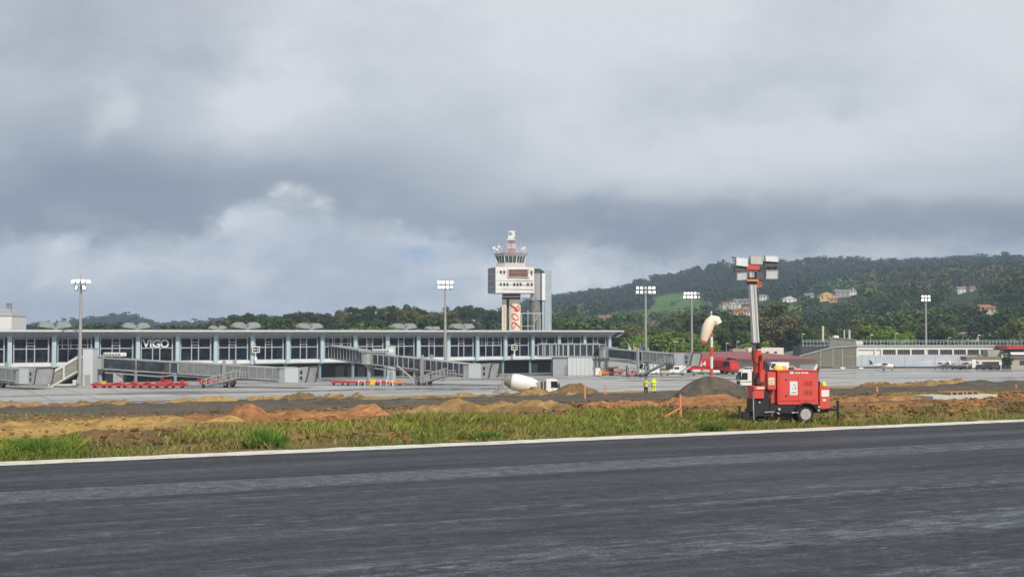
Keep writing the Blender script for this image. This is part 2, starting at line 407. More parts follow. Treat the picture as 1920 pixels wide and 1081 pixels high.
# field between runway and apron: one heightfield, real soil colours per place
def soil_color(s, q, px):
    n1 = fbm(s * .08, q * .12, 3); n2 = fbm(s * .5, q * .5, 6); n3 = fbm(s * 2.2, q * 2.2, 9)
    brown = np.array([.20, .125, .06]); ochre = np.array([.42, .26, .085]); orange = np.array([.40, .185, .075])
    grey = np.array([.135, .115, .090]); green = np.array([.11, .16, .035]); olive = np.array([.20, .20, .055]); dk = np.array([.085, .06, .035])
    c = np.ones((len(s), 3)) * brown
    L = lambda c, k, col: c * (1 - k[:, None]) + col * k[:, None]
    c = L(c, sstep((n2 - .42) / .16) * .6, ochre)
    c = L(c, sstep((n3 - .55) / .12) * .6, dk)
    qn = q + (n1 - .5) * 9
    # grass soil strip by the edge
    c = L(c, sstep((5.0 - qn) / 4.0) * .35, olive * .7 + brown * .3)
    # right hand side: rusty churned earth in front
    k = sstep((px - 1050) / 120) * sstep((qn - 7) / 3) * sstep((34 - qn) / 8)
    c = L(c, k * sstep((n2 - .35) / .2) * .85, orange * .8 + ochre * .2)
    # left: yellow sand
    k = sstep((420 - px) / 150) * sstep((qn - 8) / 3) * sstep((27 - qn) / 6)
    c = L(c, k * .9, np.array([.50, .33, .11]))
    k = sstep((720 - px) / 60) * sstep((px - 350) / 60) * sstep((qn - 8) / 2) * sstep((30 - qn) / 6)
    c = L(c, k * .8, orange)
    # grey gravel band
    k = sstep((qn - 32) / 5) * sstep((132 - qn) / 10)
    c = L(c, k * (.96 - .12 * sstep((n3 - .5) / .2)), grey * (0.85 + .3 * n2[:, None]))
    # ruts in the gravel
    ru = fbm(s * .05, q * .8, 21)
    c = L(c, k * sstep((ru - .58) / .08) * .5, grey * .55)
    # far side: tan verge with grass
    k = sstep((qn - 134) / 8)
    c = L(c, k * .95, np.array([.37, .27, .13]))
    gk = sstep((qn - 118) / 8) * sstep((px - 1180) / 60) * sstep((1300 - px) / 40)
    c = L(c, gk * .85, np.array([.25, .25, .05]))
    gk = sstep((px - 1690) / 60) * sstep((1860 - px) / 60) * sstep((qn - 17) / 3) * sstep((30 - qn) / 4)
    c = L(c, gk * .5, olive)
    return c * (0.80 + .4 * n3[:, None])
def field():
    s = np.concatenate([np.arange(-420, -60, 12.0), np.arange(-60, -12, .8), np.arange(-12, 70, .22), np.arange(70, 150, .7), np.arange(150, 260, 1.4), np.arange(260, 640, 14.0)])
    q = np.concatenate([np.arange(0.02, 12, .20), np.arange(12, 40, .35), np.arange(40, 176, 1.0)])
    S, Q = np.meshgrid(s, q, indexing='ij'); S, Q = S.ravel(), Q.ravel()
    z = ground_sq(S, Q)
    X = K0.x + S * KD.x + Q * KN.x; Y = K0.y + S * KD.y + Q * KN.y
    px = 960 + F * X / np.maximum(Y, 5)
    rough = sstep((Q - .4) / 4)
    z = z - .015 + rough * ((fbm(S * 1.6, Q * 1.6, 31) - .5) * .16 + (fbm(S * .25, Q * .25, 33) - .5) * .35)
    z = z + sstep((Q - 38) / 10) * ((fbm(S * .06, Q * .09, 40) - .5) * 1.1 + (fbm(S * .3, Q * .4, 41) - .5) * .35) * sstep((172 - Q) / 12)
    z = np.where(Q > 165, np.minimum(z, AZ_ - .02 - (Q - 165) * .05), z)
    c = soil_color(S, Q, px)
    npmesh('ground', np.stack([X, Y, z], 1), gridfaces(len(s), len(q)), 4,
        mat('soil', (.2, .15, .1), .95, var=.42, scale=2.6, bump=.16, bscale=3.5, attr=True, spec=.15), c, smooth=True)['kind'] = 'structure'
field()

# apron concrete with wet patches and slab joints
def apron_mat():
    m = bpy.data.materials.new('apron_concrete'); m.use_nodes = True; t = NT(m.node_tree); b = t.n['Principled BSDF']
    tc = t.node('ShaderNodeTexCoord').outputs['Object']
    def mp(sx, sy, lx=0.0):
        n = t.node('ShaderNodeMapping'); t.l.new(tc, n.inputs[0]); n.inputs['Scale'].default_value = (sx, sy, 1); n.inputs['Location'].default_value = (lx, lx, 0); return n.outputs[0]
    n = t.noise(mp(.03, .05), 1.0, 6, .6)
    c = t.mix(t.map(n, .3, .7), (.36, .35, .325), (.50, .485, .46))
    br = t.node('ShaderNodeTexBrick'); br.offset = 0; t.l.new(mp(.14, .14), br.inputs['Vector'])
    br.inputs['Scale'].default_value = 1.0; br.inputs['Mortar Size'].default_value = .02; br.inputs['Brick Width'].default_value = 1.0; br.inputs['Row Height'].default_value = 1.0
    c = t.mix(t.m('MULTIPLY', br.outputs['Fac'], .7), c, (.13, .13, .13))
    g = t.node('ShaderNodeHueSaturation'); 
    wet = t.map(t.noise(mp(.018, .075, 4), 1.0, 7, .66, .5), .515, .56)
    c = t.mix(t.m('MULTIPLY', wet, .78), c, (.13, .13, .135))
    lane = t.map(t.noise(mp(.002, .05, 8), 1.0, 2, .4), .55, .6)
    c = t.mix(t.m('MULTIPLY', lane, .45), c, (.22, .23, .25))
    t.set(b.inputs['Base Color'], c); t.set(b.inputs['Roughness'], t.m('SUBTRACT', .62, t.m('MULTIPLY', wet, .42)))
    b.inputs['Specular IOR Level'].default_value = .4
    return m
ap = MB(); ap.add([(-700, -8, 0), (1100, -8, 0), (1100, 420, 0), (-700, 420, 0)], [(0, 1, 2, 3)])
ap = ap.build('apron', apron_mat()); q0 = K0 + KN * 172; ap.location = (q0.x, q0.y, AZ_); ap.rotation_euler = (0, 0, KA); tag(ap, kind='structure')

# ------------------------------------------------------------ hills (real relief, far to 5 km)
_PX = np.array([-700, -300, 60, 130, 210, 250, 300, 400, 450, 560, 700, 850, 930, 980, 1040, 1130, 1230, 1330, 1400, 1480, 1630, 1750, 1920, 2300, 2700.])
_RID = np.array([610, 612, 619, 609, 598, 600, 616, 612, 606, 604, 607, 600, 592, 573, 564, 553, 528, 511, 499, 502, 491, 497, 491, 486, 490.])
_C2 = np.array([-700, 300, 800, 960, 1100, 1250, 1400, 1550, 1700, 1920, 2700.])
_TAB = {430: [682] * 11,
        560: [676, 674, 660, 660, 662, 662, 662, 660, 656, 650, 645],
        720: [672, 668, 638, 642, 645, 645, 642, 640, 632, 622, 615],
        1000: [664, 658, 622, 625, 618, 614, 604, 598, 580, 566, 560],
        1500: [650, 640, 615, 610, 592, 578, 562, 548, 528, 512, 510]}
def hill_py(px, Y):
    px = np.asarray(px, float); Y = np.asarray(Y, float)
    ks = sorted(_TAB); rows = [np.interp(px, _C2, _TAB[k]) for k in ks] + [np.interp(px, _PX, _RID)]
    ks = ks + [2300]
    out = rows[0].copy() if hasattr(rows[0], 'copy') else rows[0]
    out = np.array(np.broadcast_to(out, np.broadcast(px, Y).shape), float)
    for i in range(len(ks) - 1):
        t = np.clip((Y - ks[i]) / (ks[i + 1] - ks[i]), 0, 1)
        out = np.where(Y >= ks[i], rows[i] * (1 - t) + rows[i + 1] * t, out)
    return out
def hill_z(px, Y):
    p = hill_py(px, Y); z = H + (YH - p) * Y / F
    X = (px - 960) / F * Y
    amp = sstep((Y - 480) / 500)
    z = z + amp * ((fbm(X / 130., Y / 130., 51) - .5) * 22 + (fbm(X / 40., Y / 40., 55) - .5) * 5) * np.where(px < 1000, .4, 1)
    z = np.where(Y > 2300, z - (Y - 2300) * .12, z)
    return np.maximum(np.where(Y < 470, -8.6, z), -8.6 - np.maximum(Y - 2300, 0) * .05)
FIELDS = [(1275, 572, 55, 22), (1210, 592, 70, 10), (1850, 618, 70, 12), (1840, 660, 70, 9), (1490, 577, 45, 9), (720, 606, 120, 9), (1880, 590, 40, 8), (1130, 603, 60, 8), (1330, 583, 60, 10)]
def in_field(px, py):
    k = np.zeros(np.shape(px), bool)
    for a, b, sx, sy in FIELDS: k |= ((px - a) / sx) ** 2 + ((py - b) / sy) ** 2 < 1
    return k
def hills():
    px = np.arange(-900, 3000, 14.0); Y = np.concatenate([np.arange(428, 1100, 14), np.arange(1100, 2400, 28), np.arange(2400, 6200, 300)]).astype(float)
    P, Q = np.meshgrid(px, Y, indexing='ij'); P, Q = P.ravel(), Q.ravel()
    z = hill_z(P, Q); X = (P - 960) / F * Q
    g = fbm(X / 25, Q / 25, 61)[:, None]
    c = np.array([.035, .055, .022]) * (.7 + .6 * g)
    sy = YH - (z - H) * F / Q
    f = in_field(P, sy)
    c = np.where(f[:, None], np.array([.10, .17, .04]) * (.7 + .6 * g), c)
    npmesh('hills', np.stack([X, Q, z], 1), gridfaces(len(px), len(Y)), 4,
           mat('hill_ground', (.05, .07, .03), .95, var=.3, scale=.05, attr=True, spec=.1), c, smooth=True)['kind'] = 'structure'
hills()
lo = MB(); lo.add([(-7000, -3000, -10.2), (7000, -3000, -10.2), (7000, 7500, -10.2), (-7000, 7500, -10.2)], [(0, 1, 2, 3)])
tag(lo.build('terrain', mat('plain', (.07, .09, .04), .95, var=.3, scale=.01, spec=.1)), kind='structure')

# ------------------------------------------------------------ trees
def leaf_mat(name, col, var=.35, sc_=.5):
    m = bpy.data.materials.new(name); m.use_nodes = True; t = NT(m.node_tree); b = t.n['Principled BSDF']
    gm = t.node('ShaderNodeNewGeometry'); oi = t.node('ShaderNodeObjectInfo')
    n = t.noise(gm.outputs['Position'], sc_, 4, .65)
    c = t.mix(t.map(n, .32, .68), tuple(x * (1 - var) for x in col), (col[0] * (1 + var * 1.1), col[1] * (1 + var), col[2] * (1 + var * .6)))
    n2 = t.noise(gm.outputs['Position'], .03, 3, .5)
    c = t.mix(t.map(n2, .35, .65, 0, .4), c, (col[0] * 1.25, col[1] * .92, col[2] * .8))
    hs = t.node('ShaderNodeHueSaturation'); t.l.new(c, hs.inputs['Color'])
    t.l.new(t.map(oi.outputs['Random'], 0, 1, .80, 1.25), hs.inputs['Value']); t.l.new(t.map(oi.outputs['Random'], 0, 1, .485, .515), hs.inputs['Hue'])
    t.l.new(hs.outputs[0], b.inputs['Base Color']); b.inputs['Roughness'].default_value = .75; b.inputs['Specular IOR Level'].default_value = .15
    return m
LM = {'dark': leaf_mat('foliage_dark', (.038, .068, .024)), 'olive': leaf_mat('foliage_olive', (.115, .135, .048)),
      'bright': leaf_mat('foliage_bright', (.13, .21, .03)), 'mid': leaf_mat('foliage_mid', (.070, .122, .034)),
      'far': leaf_mat('foliage_far_shaded', (.026, .044, .020), .35, .08), 'brown': leaf_mat('foliage_brown', (.155, .145, .065)),  # cloud shadow on the far wood is put into its dark colour
      'field': leaf_mat('foliage_shrub', (.09, .16, .035), .3, .2)}
BARK = mat('bark', (.16, .13, .10), .9, var=.25, scale=1.0)
def leaf_cloud(rng, lobes, n, size, flat=.7):
    """leaf clumps (quads) spread through ellipsoid lobes: lobes = (cx,cy,cz,rx,ry,rz)"""
    lobes = np.array(lobes, float); vol = lobes[:, 3] * lobes[:, 4] * lobes[:, 5]; k = rng.choice(len(lobes), n, p=vol ** .8 / (vol ** .8).sum())
    d = rng.normal(size=(n, 3)); d /= np.linalg.norm(d, axis=1)[:, None]
    r = rng.uniform(.45, 1.06, n) ** .55
    P = lobes[k, :3] + d * lobes[k, 3:] * r[:, None]
    nrm = d + rng.normal(size=(n, 3)) * .75 + np.array([0, 0, .5]); nrm /= np.linalg.norm(nrm, axis=1)[:, None]
    a = np.cross(nrm, rng.normal(size=(n, 3))); a /= np.linalg.norm(a, axis=1)[:, None]; b = np.cross(nrm, a)
    sz = size * rng.uniform(.5, 1.35, n)[:, None]
    Q = np.stack([P - a * sz - b * sz * flat, P + a * sz - b * sz * flat * .6, P + a * sz * .8 + b * sz * flat, P - a * sz * .7 + b * sz * flat * .8], 1)
    return Q.reshape(-1, 3)
def quads(n): return np.arange(4 * n).reshape(n, 4)
def crown_lobes(rng, kind):
    L = []
    if kind == 'euc':        # tall, ragged, clumps up the stem
        for i in range(15):
            z = rng.uniform(.32, .95); a = rng.uniform(0, 6.28); w = .20 * (1.15 - abs(z - .62) * 1.3)
            L.append((math.cos(a) * w * rng.uniform(.3, 1), math.sin(a) * w * rng.uniform(.3, 1), z, .11, .11, .065))
        L.append((0, 0, .66, .12, .12, .26))
    elif kind == 'pine':     # bare trunk, flat umbrella crown
        for i in range(11):
            a = rng.uniform(0, 6.28); w = rng.uniform(.0, .24)
            L.append((math.cos(a) * w, math.sin(a) * w, rng.uniform(.70, .93) - w * .25, .13, .13, .065))
    elif kind == 'bush':
        for i in range(14):
            a = rng.uniform(0, 6.28); w = rng.uniform(.1, .5)
            L.append((math.cos(a) * w, math.sin(a) * w, rng.uniform(.25, .8) - w * .3, .24, .24, .2))
    else:                    # broad
        for i in range(18):
            a = rng.uniform(0, 6.28); w = rng.uniform(.05, .34); z = rng.uniform(.28, .88)
            w *= 1.2 - abs(z - .5)
            L.append((math.cos(a) * w, math.sin(a) * w, z, .14, .14, .10))
        L.append((0, 0, .55, .22, .22, .28))
    return L
PROTO = {}
def tree_proto(kind, seed, matkey, n, size):
    rng = np.random.default_rng(seed); L = crown_lobes(rng, kind)
    V = leaf_cloud(rng, L, n, size)
    crown = npmesh('crown', V, quads(n), 4, LM[matkey]); COL.objects.unlink(crown)
    mb = MB(); top = .75 if kind != 'bush' else .4
    mb.path([(0, 0, -.04), (.006, .004, top * .4), (-.008, .01, top * .75), (.004, 0, top)], [.024, .019, .012, .005], 7)
    for l in L[:7]:
        z0 = max(.12, l[2] - .18); mb.path([(0, 0, z0), (l[0] * .5, l[1] * .5, z0 + (l[2] - z0) * .6), (l[0], l[1], l[2])], [.009, .006, .003], 5)
    tr = mb.build('trunk', BARK, smooth=True); COL.objects.unlink(tr)
    return crown, tr
SPEC = {'euc': ('euc', 'olive', 1500, .021), 'eucd': ('euc', 'dark', 1500, .021), 'pine': ('pine', 'dark', 900, .021),
        'broad': ('broad', 'mid', 1900, .026), 'broadd': ('broad', 'dark', 1900, .026), 'broadb': ('broad', 'bright', 1900, .028), 'brown': ('broad', 'brown', 1900, .026),
        'olive': ('broad', 'olive', 1900, .026), 'bush': ('bush', 'bright', 1900, .045)}
for k, (kd, mk, n, szz) in SPEC.items():
    PROTO[k] = [tree_proto(kd, 11 * i + sum(map(ord, k)), mk, n, szz) for i in range(2)]
NT_ = [0]
def tree(kind, px, Y, h, wide, label, group, zb=None, name=None):
    NT_[0] += 1; rr = random.Random(NT_[0])
    cr, tr = PROTO[kind][rr.randrange(2)]
    z = float(hill_z(np.array(px), np.array(Y))) if zb is None else zb
    p = on(px, Y, z)
    e = thing(name or ('shrub' if kind == 'bush' else 'pine_tree' if kind == 'pine' else 'tree'), label, 'shrub' if kind == 'bush' else 'tree', p, rr.uniform(0, 6.28), group)
    e.scale = (h * wide, h * wide, h)
    for s in (cr, tr):
        c = s.copy(); COL.objects.link(c); c.parent = e
    return e
rt = random.Random(5)
def tree_row(kinds, px0, px1, n, Y0, Y1, h0, h1, wide, label, group, topf=None):
    for i in range(n):
        px = px0 + (px1 - px0) * (i + rt.uniform(.1, .9)) / n; Y = rt.uniform(Y0, Y1)
        h = rt.uniform(h0, h1)
        if topf:                                   # crown top follows the outline seen against the hill
            z = float(hill_z(np.array(px), np.array(Y))); top = at(px, topf(px) + rt.uniform(-3, 5), Y).z; h = max(3.0, top - z)
        tree(rt.choice(kinds), px, Y, h, wide * rt.uniform(.85, 1.2), label, group)
ip = lambda xs, ys: (lambda x: float(np.interp(x, xs, ys)))
# behind the terminal, left to right
tree_row(['eucd', 'pine'], 20, 60, 5, 620, 680, 14, 18, .8, 'small dark tree beside the white block at the far left skyline', 'trees by the white block', ip([20, 60], [604, 606]))
tree_row(['eucd', 'broadd'], 345, 440, 14, 700, 850, 12, 16, 1.0, 'dark tree on the low wooded rise left behind the terminal roof', 'trees on the low rise behind the terminal', ip([345, 400, 440], [611, 606, 594]))
tree_row(['eucd', 'broadd', 'pine'], 435, 620, 30, 650, 850, 12, 16, .95, 'dark green tree of the skyline wood behind the middle of the terminal roof', 'skyline trees behind the terminal middle', ip([435, 450, 530, 560, 600, 640], [588, 585, 592, 584, 583, 586]))
tree('brown', 618, 520, 13, 1.9, 'broad brownish tree rising behind the terminal roof left of the bright green slope', None)
tree('olive', 640, 540, 12, 1.5, 'rounded dark olive tree beside the broad brownish tree behind the terminal', None)
tree_row(['euc', 'eucd'], 632, 800, 26, 620, 720, 20, 24, .62, 'tall slender eucalyptus in the row standing against the sky behind the terminal', 'slender eucalyptus row behind the terminal', ip([632, 660, 700, 735, 768, 800], [582, 577, 574, 573, 572, 578]))
tree_row(['euc', 'olive'], 775, 850, 10, 560, 640, 18, 22, .9, 'grey green tree standing behind the middle light mast', 'trees behind the middle light mast', ip([775, 810, 850], [580, 586, 578]))
tree_row(['eucd', 'pine', 'broadd'], 840, 940, 16, 700, 900, 18, 24, .8, 'dark tree on the slope just left of the control tower', 'trees left of the control tower', ip([840, 880, 910, 940], [576, 574, 578, 580]))
tree_row(['bush'], 655, 760, 9, 480, 520, 8, 9, 1.3, 'bright green bushy crown forming the slope behind the terminal roof', 'bright green crowns behind the terminal', ip([655, 700, 740, 790], [611, 604, 604, 610]))
# right of the tower
tree_row(['olive', 'broadd'], 1040, 1150, 10, 600, 700, 12, 16, 1.0, 'dark tree behind the right end of the terminal roof', 'trees behind the terminal right end', ip([1040, 1060, 1090, 1150], [604, 606, 610, 602]))
tree_row(['euc', 'olive', 'brown'], 1135, 1240, 12, 520, 580, 12, 16, 1.0, 'tall grey green tree between the terminal roof tip and the light masts', 'grey green trees by the roof tip', ip([1135, 1170, 1210, 1240], [628, 606, 600, 618]))
tree_row(['bush'], 1165, 1345, 15, 455, 490, 8, 10, 1.05, 'bright green tree in the hedge behind the right boarding bridge', 'bright green hedge behind the right bridge', ip([1165, 1200, 1250, 1300, 1345], [634, 626, 622, 628, 632]))
tree_row(['broadb'], 1180, 1335, 12, 500, 530, 8, 10, 1.2, 'bright green tree standing second row behind the hedge near the masts', 'bright green second row trees', ip([1180, 1250, 1335], [628, 618, 626]))
tree_row(['eucd', 'euc'], 1255, 1310, 5, 640, 700, 18, 22, .7, 'dark tree rising behind the second light mast from the right', 'trees behind the second mast', ip([1255, 1280, 1310], [592, 578, 600]))
tree_row(['broadd', 'broad'], 1345, 1412, 7, 500, 560, 14, 18, 1.05, 'large dark tree between the wind sock and the lighting trailer mast', 'dark trees right of the wind sock', ip([1345, 1365, 1390, 1412], [612, 596, 590, 592]))
for a in ((1456, 520, 556, .95, 'olive', 'tallest eucalyptus, rising just right of the trailer mast'), (1436, 512, 578, 1.1, 'brown', 'olive tree directly right of the trailer mast'),
          (1480, 508, 580, 1.15, 'brown', 'broad olive tree right of the tallest eucalyptus'), (1502, 505, 604, 1.2, 'olive', 'lower brownish tree at the left edge of the hangar'),
          (1430, 540, 602, .9, 'broadd', 'dark tree hidden half behind the trailer mast'), (1466, 540, 600, .9, 'broadd', 'dark crowned tree low between the two olive trees')):
    z = float(hill_z(np.array(a[0]), np.array(a[1]))); tree(a[4], a[0], a[1], at(a[0], a[2], a[1]).z - z, a[3], a[5], None)
tree_row(['bush'], 1378, 1440, 4, 440, 455, 6, 7, 1.1, 'bright green shrub above the red roof beside the trailer mast', 'shrubs above the red roof', ip([1378, 1400, 1440], [646, 636, 640]))
tree_row(['broadd', 'broad', 'olive'], 1500, 1660, 18, 470, 560, 11, 15, 1.0, 'green tree directly behind the gable end of the hangar', 'trees behind the hangar gable', ip([1500, 1530, 1560, 1620, 1660], [612, 606, 614, 604, 616]))
tree_row(['broadb'], 1625, 1700, 5, 455, 475, 8, 10, 1.2, 'bright green tree rising over the hangar parapet left of the far right mast', 'bright trees over the hangar', ip([1625, 1660, 1700], [604, 610, 622]))
tree_row(['broadd', 'broad', 'olive'], 1690, 1800, 16, 470, 560, 11, 15, 1.0, 'mid green tree behind the hangar parapet near the far right mast', 'trees behind the far right mast', ip([1690, 1740, 1800], [610, 600, 606]))
tree_row(['broadd', 'olive'], 1885, 1960, 9, 440, 500, 12, 16, 1.1, 'dark tree over the red roofed building at the right edge', 'dark trees at the right edge', ip([1885, 1900, 1960], [606, 592, 590]))

# forest beyond: more crowns than anyone could count
def forest():
    rng = np.random.default_rng(3); out = {}
    protos = {}
    for key, kind in (('far', 'broad'), ('dark', 'broad'), ('olive', 'euc'), ('mid', 'broad'), ('brown', 'euc')):
        protos[key] = [leaf_cloud(np.random.default_rng(i * 7 + len(key)), crown_lobes(np.random.default_rng(i + 90), kind), 64, .085) for i in range(4)]
    protos['field'] = [leaf_cloud(np.random.default_rng(i), crown_lobes(np.random.default_rng(i), 'bush'), 64, .13) for i in range(3)]
    acc = {k: [] for k in protos}
    fine_p = {k_: [leaf_cloud(np.random.default_rng(i * 5 + 3), crown_lobes(np.random.default_rng(i + 40), 'euc' if k_ in ('olive', 'brown') else 'broad'), 240, .042) for i in range(4)] for k_ in ('dark', 'mid', 'olive', 'brown')}
    bands = ((500, 900, 2600), (900, 1500, 4200), (1500, 2420, 8200))
    houses = np.array([(a[0], a[1]) for a in HOUSES])
    for Y0, Y1, n in bands:
        Y = np.sqrt(rng.uniform(Y0 ** 2, Y1 ** 2, n)); px = rng.uniform(-60, 1990, n)
        z = hill_z(px, Y); py = YH - (z - H) * F / Y
        fld = in_field(px, py)
        for i in range(n):
            a, b, y = px[i], py[i], Y[i]
            if y < 600 and a > 1120: continue
            if fld[i] and rng.random() > .12: continue
            d = np.abs(houses[:, 0] - a); e = b - houses[:, 1]
            if np.any((d < 24) & (e > -2) & (e < 30)): continue
            h = rng.uniform(7, 19) * (.75 + .5 * float(vn(np.array(a / 40.), np.array(y / 90.), 5))); u = float(vn(np.array(a / 22.), np.array(y / 70.), 15)) * .6 + rng.random() * .4
            if fld[i]: key = 'field'; h *= .35
            elif y > 1500: key = 'far'; h *= .95
            elif a > 1600: key = ('olive' if u < .52 else 'dark' if u < .85 else 'mid') if b < 565 else ('brown' if u < .2 else 'dark' if u < .55 else 'mid')
            elif 1500 < a < 1610 and 515 < b < 552: key = 'field'; h *= .9
            elif a > 1440 or a < 650: key = 'dark' if u < .8 else 'olive' if a < 650 else 'mid'
            else: key = 'dark' if u < .55 else 'mid' if u < .85 else 'olive'
            V = (fine_p if (y < 1050 and key in fine_p) else protos)[key][rng.integers(3)]
            t = rng.uniform(0, 6.28); c, s = math.cos(t), math.sin(t); w = h * rng.uniform(.9, 1.5)
            P = np.empty_like(V); P[:, 0] = (V[:, 0] * c - V[:, 1] * s) * w + (a - 960) / F * y
            P[:, 1] = (V[:, 0] * s + V[:, 1] * c) * w + y; P[:, 2] = V[:, 2] * h + z[i] - h * .14
            acc[key].append(P)
    for k, L in acc.items():
        V = np.concatenate(L); tag(npmesh('woodland', V, quads(len(V) // 4), 4, LM[k]),
            {'far': 'wood covering the high far ridge, coloured dark for cloud shadow', 'dark': 'dark green wood on the nearer hillsides', 'olive': 'olive eucalyptus wood on the right hillside',
             'mid': 'mid green trees scattered through the hillside wood', 'brown': 'brownish tree crowns in the right hillside wood', 'field': 'bright shrubs on the open green plots of the hillside'}[k], 'woodland', kind='stuff')

# ------------------------------------------------------------ houses on the hillside: px, ground py, Y, width m, height m, wall, roof, label
HOUSES = [
 (1071, 605, 1000, 11, 4.5, 'cream', 'grey', 'low cream house left of the orange house behind the terminal end'),
 (1050, 604, 1040, 8, 4, 'cream', 'grey', 'small pale shed far left among the trees right of the tower'),
 (1135, 602, 1000, 10, 5, 'orange', 'tile', 'orange walled house with tiled roof above the terminal roof tip'),
 (1221, 614, 760, 10, 4.5, 'pink', 'tile', 'house with red tiled roof just right of the third light mast'),
 (1288, 596, 980, 11, 5, 'greyw', 'tile', 'grey house with brown roof behind the second mast from the right'),
 (1364, 576, 1150, 13, 5, 'cream', 'tile', 'leftmost house of the hillside village, with brown roof'),
 (1378, 578, 1120, 10, 6, 'white', 'grey', 'white gabled house in the middle of the hillside village'),
 (1390, 570, 1200, 14, 5, 'greyw', 'grey', 'grey roofed house standing highest in the hillside village'),
 (1381, 590, 1000, 11, 4.5, 'yellow', 'tile', 'yellow walled house at the bottom of the hillside village'),
 (1400, 588, 1010, 9, 6, 'orange', 'tile', 'orange gabled house beside the yellow one in the village'),
 (1408, 592, 990, 8, 5, 'white', 'tile', 'small white house close to the trailer mast at the village end'),
 (1432, 562, 1200, 9, 5, 'white', 'grey', 'small white house just right of the trailer mast on the hillside'),
 (1478, 566, 1000, 13, 5, 'white', 'grey', 'white gabled house with long grey roof right of the trailer lamps'),
 (1517, 558, 1150, 9, 4, 'cream', 'grey', 'low cream house left of the yellow house under the bright trees'),
 (1549, 562, 1050, 14, 7, 'yellow', 'tile', 'large yellow gabled house with brown roof under the bright trees'),
 (1562, 566, 1010, 7, 4, 'orange', 'tile', 'small orange annex below the large yellow house'),
 (1576, 556, 1150, 14, 6, 'greyw', 'grey', 'grey roofed house right of the large yellow house'),
 (1597, 553, 1200, 7, 5, 'white', 'grey', 'small white house at the right end of the yellow house group'),
 (1670, 606, 700, 8, 6, 'white', 'redtile', 'white house with bright red roof left of the far right mast'),
 (1638, 606, 760, 7, 3.5, 'cream', 'tile', 'brown roof half hidden in trees left of the bright red roof'),
 (1845, 588, 720, 12, 5, 'pink', 'redtile', 'pink villa with hipped orange roof on the right hillside'),
 (1855, 588, 735, 6, 4.5, 'cream', 'redtile', 'small annex with chimney right of the pink villa'),
 (1802, 548, 1250, 9, 5, 'white', 'grey', 'pale house hidden among olive trees high on the right hillside'),
 (1822, 545, 1270, 6, 4, 'pink', 'tile', 'tiny pinkish house high on the right hillside'),
 (885, 604, 1300, 16, 5, 'white', 'grey', 'white building low on the slope left of the tower'),
 (903, 600, 1350, 12, 6, 'greyw', 'grey', 'grey building just left of the tower'),
 (915, 590, 1500, 18, 5, 'white', 'grey', 'long white building highest on the slope left of the tower'),
 (926, 598, 1400, 11, 5, 'cream', 'grey', 'cream house nearest to the left side of the tower'),
 (897, 613, 1150, 12, 5, 'white', 'tile', 'white house just above the terminal roof left of the tower'),
 (868, 613, 1150, 10, 4, 'greyw', 'grey', 'low grey house above the terminal roof right of the middle mast'),
 (1803, 640, 560, 12, 4, 'pink', 'tile', 'pinkish house with brown roof peeping over the hangar railing'),
]
HW = {'cream': (.62, .55, .42), 'orange': (.62, .36, .18), 'pink': (.55, .38, .30), 'white': (.78, .77, .74), 'greyw': (.38, .36, .34), 'yellow': (.72, .50, .20)}
HR = {'grey': (.22, .21, .20), 'tile': (.26, .13, .09), 'redtile': (.42, .16, .09)}
def house(px, py, Y, wd, ht, wall, roof, label):
    wd *= 1.15; ht *= 1.2
    ys = np.arange(480, 1900, 4.0); zz = hill_z(np.full(ys.shape, float(px)), ys)     # stand on the slope where it shows at this height
    er = np.abs(YH - (zz - H) * F / ys - py) + np.abs(ys - Y) * .004; j = int(np.argmin(er)); Y = float(ys[j]); z = zt = float(zz[j]); p = on(px, Y, z)
    r = random.Random(px); rz = r.uniform(-.5, .5)
    e = thing('house', label, 'house', p, rz, 'houses on the hillside')
    wm = mat('house_wall_' + wall, HW[wall], .85, var=.1, scale=.4); rm = mat('house_roof_' + roof, HR[roof], .85, var=.2, scale=.8)
    d = wd * .7; drop = max(4.0, z - zt + 3)
    MB().b2(-wd / 2, wd / 2, -d / 2, d / 2, -drop, ht * .62).build('wall', wm, e)
    rf = MB(); hip = 'hipped' in label
    x0, x1, y0, y1, z0, z1 = -wd / 2 - .5, wd / 2 + .5, -d / 2 - .5, d / 2 + .5, ht * .62 + .003, ht * 1.0
    gab = 'gabled' in label
    if gab:   # gable end faces the camera side
        rf.add([(x0, y0, z0), (x1, y0, z0), (x1, y1, z0), (x0, y1, z0), (0, y0, z1 + .5), (0, y1, z1 + .5)], [(0, 4, 5, 3), (1, 2, 5, 4), (0, 3, 2, 1), (2, 3, 5)])
        g = MB().prism([(-wd / 2, z0 + .004), (wd / 2, z0 + .004), (0, z1 + .1)], -d / 2, -d / 2 + .2); g.build('gable', wm, e)
    else:
        k = wd * .28 if hip else 0
        rf.add([(x0, y0, z0), (x1, y0, z0), (x1, y1, z0), (x0, y1, z0), (x0 + k, 0, z1), (x1 - k, 0, z1)], [(0, 1, 5, 4), (2, 3, 4, 5), (0, 4, 3), (1, 2, 5), (0, 3, 2, 1)])
    ro = rf.build('roof', rm, e)
    if r.random() < .5: MB().b2(wd * .2, wd * .2 + .8, -.4, .4, z0, z1 + 1.0).build('chimney', wm, ro)
    dk = mat('house_window', (.05, .05, .06), .3, var=0)
    nwin = 3 if wd > 9 else 2
    for lv in range(2 if ht > 5.5 else 1):
        for i in range(nwin):
            x = (i + .5) / nwin * wd - wd / 2
            zb = ht * .62 - 1.9 - lv * 2.4
            fr = MB().b2(x - .65, x + .65, -d / 2 - .05, -d / 2 + .1, zb, zb + 1.3).build('window', dk, e)
for a in HOUSES: house(*a)
forest()

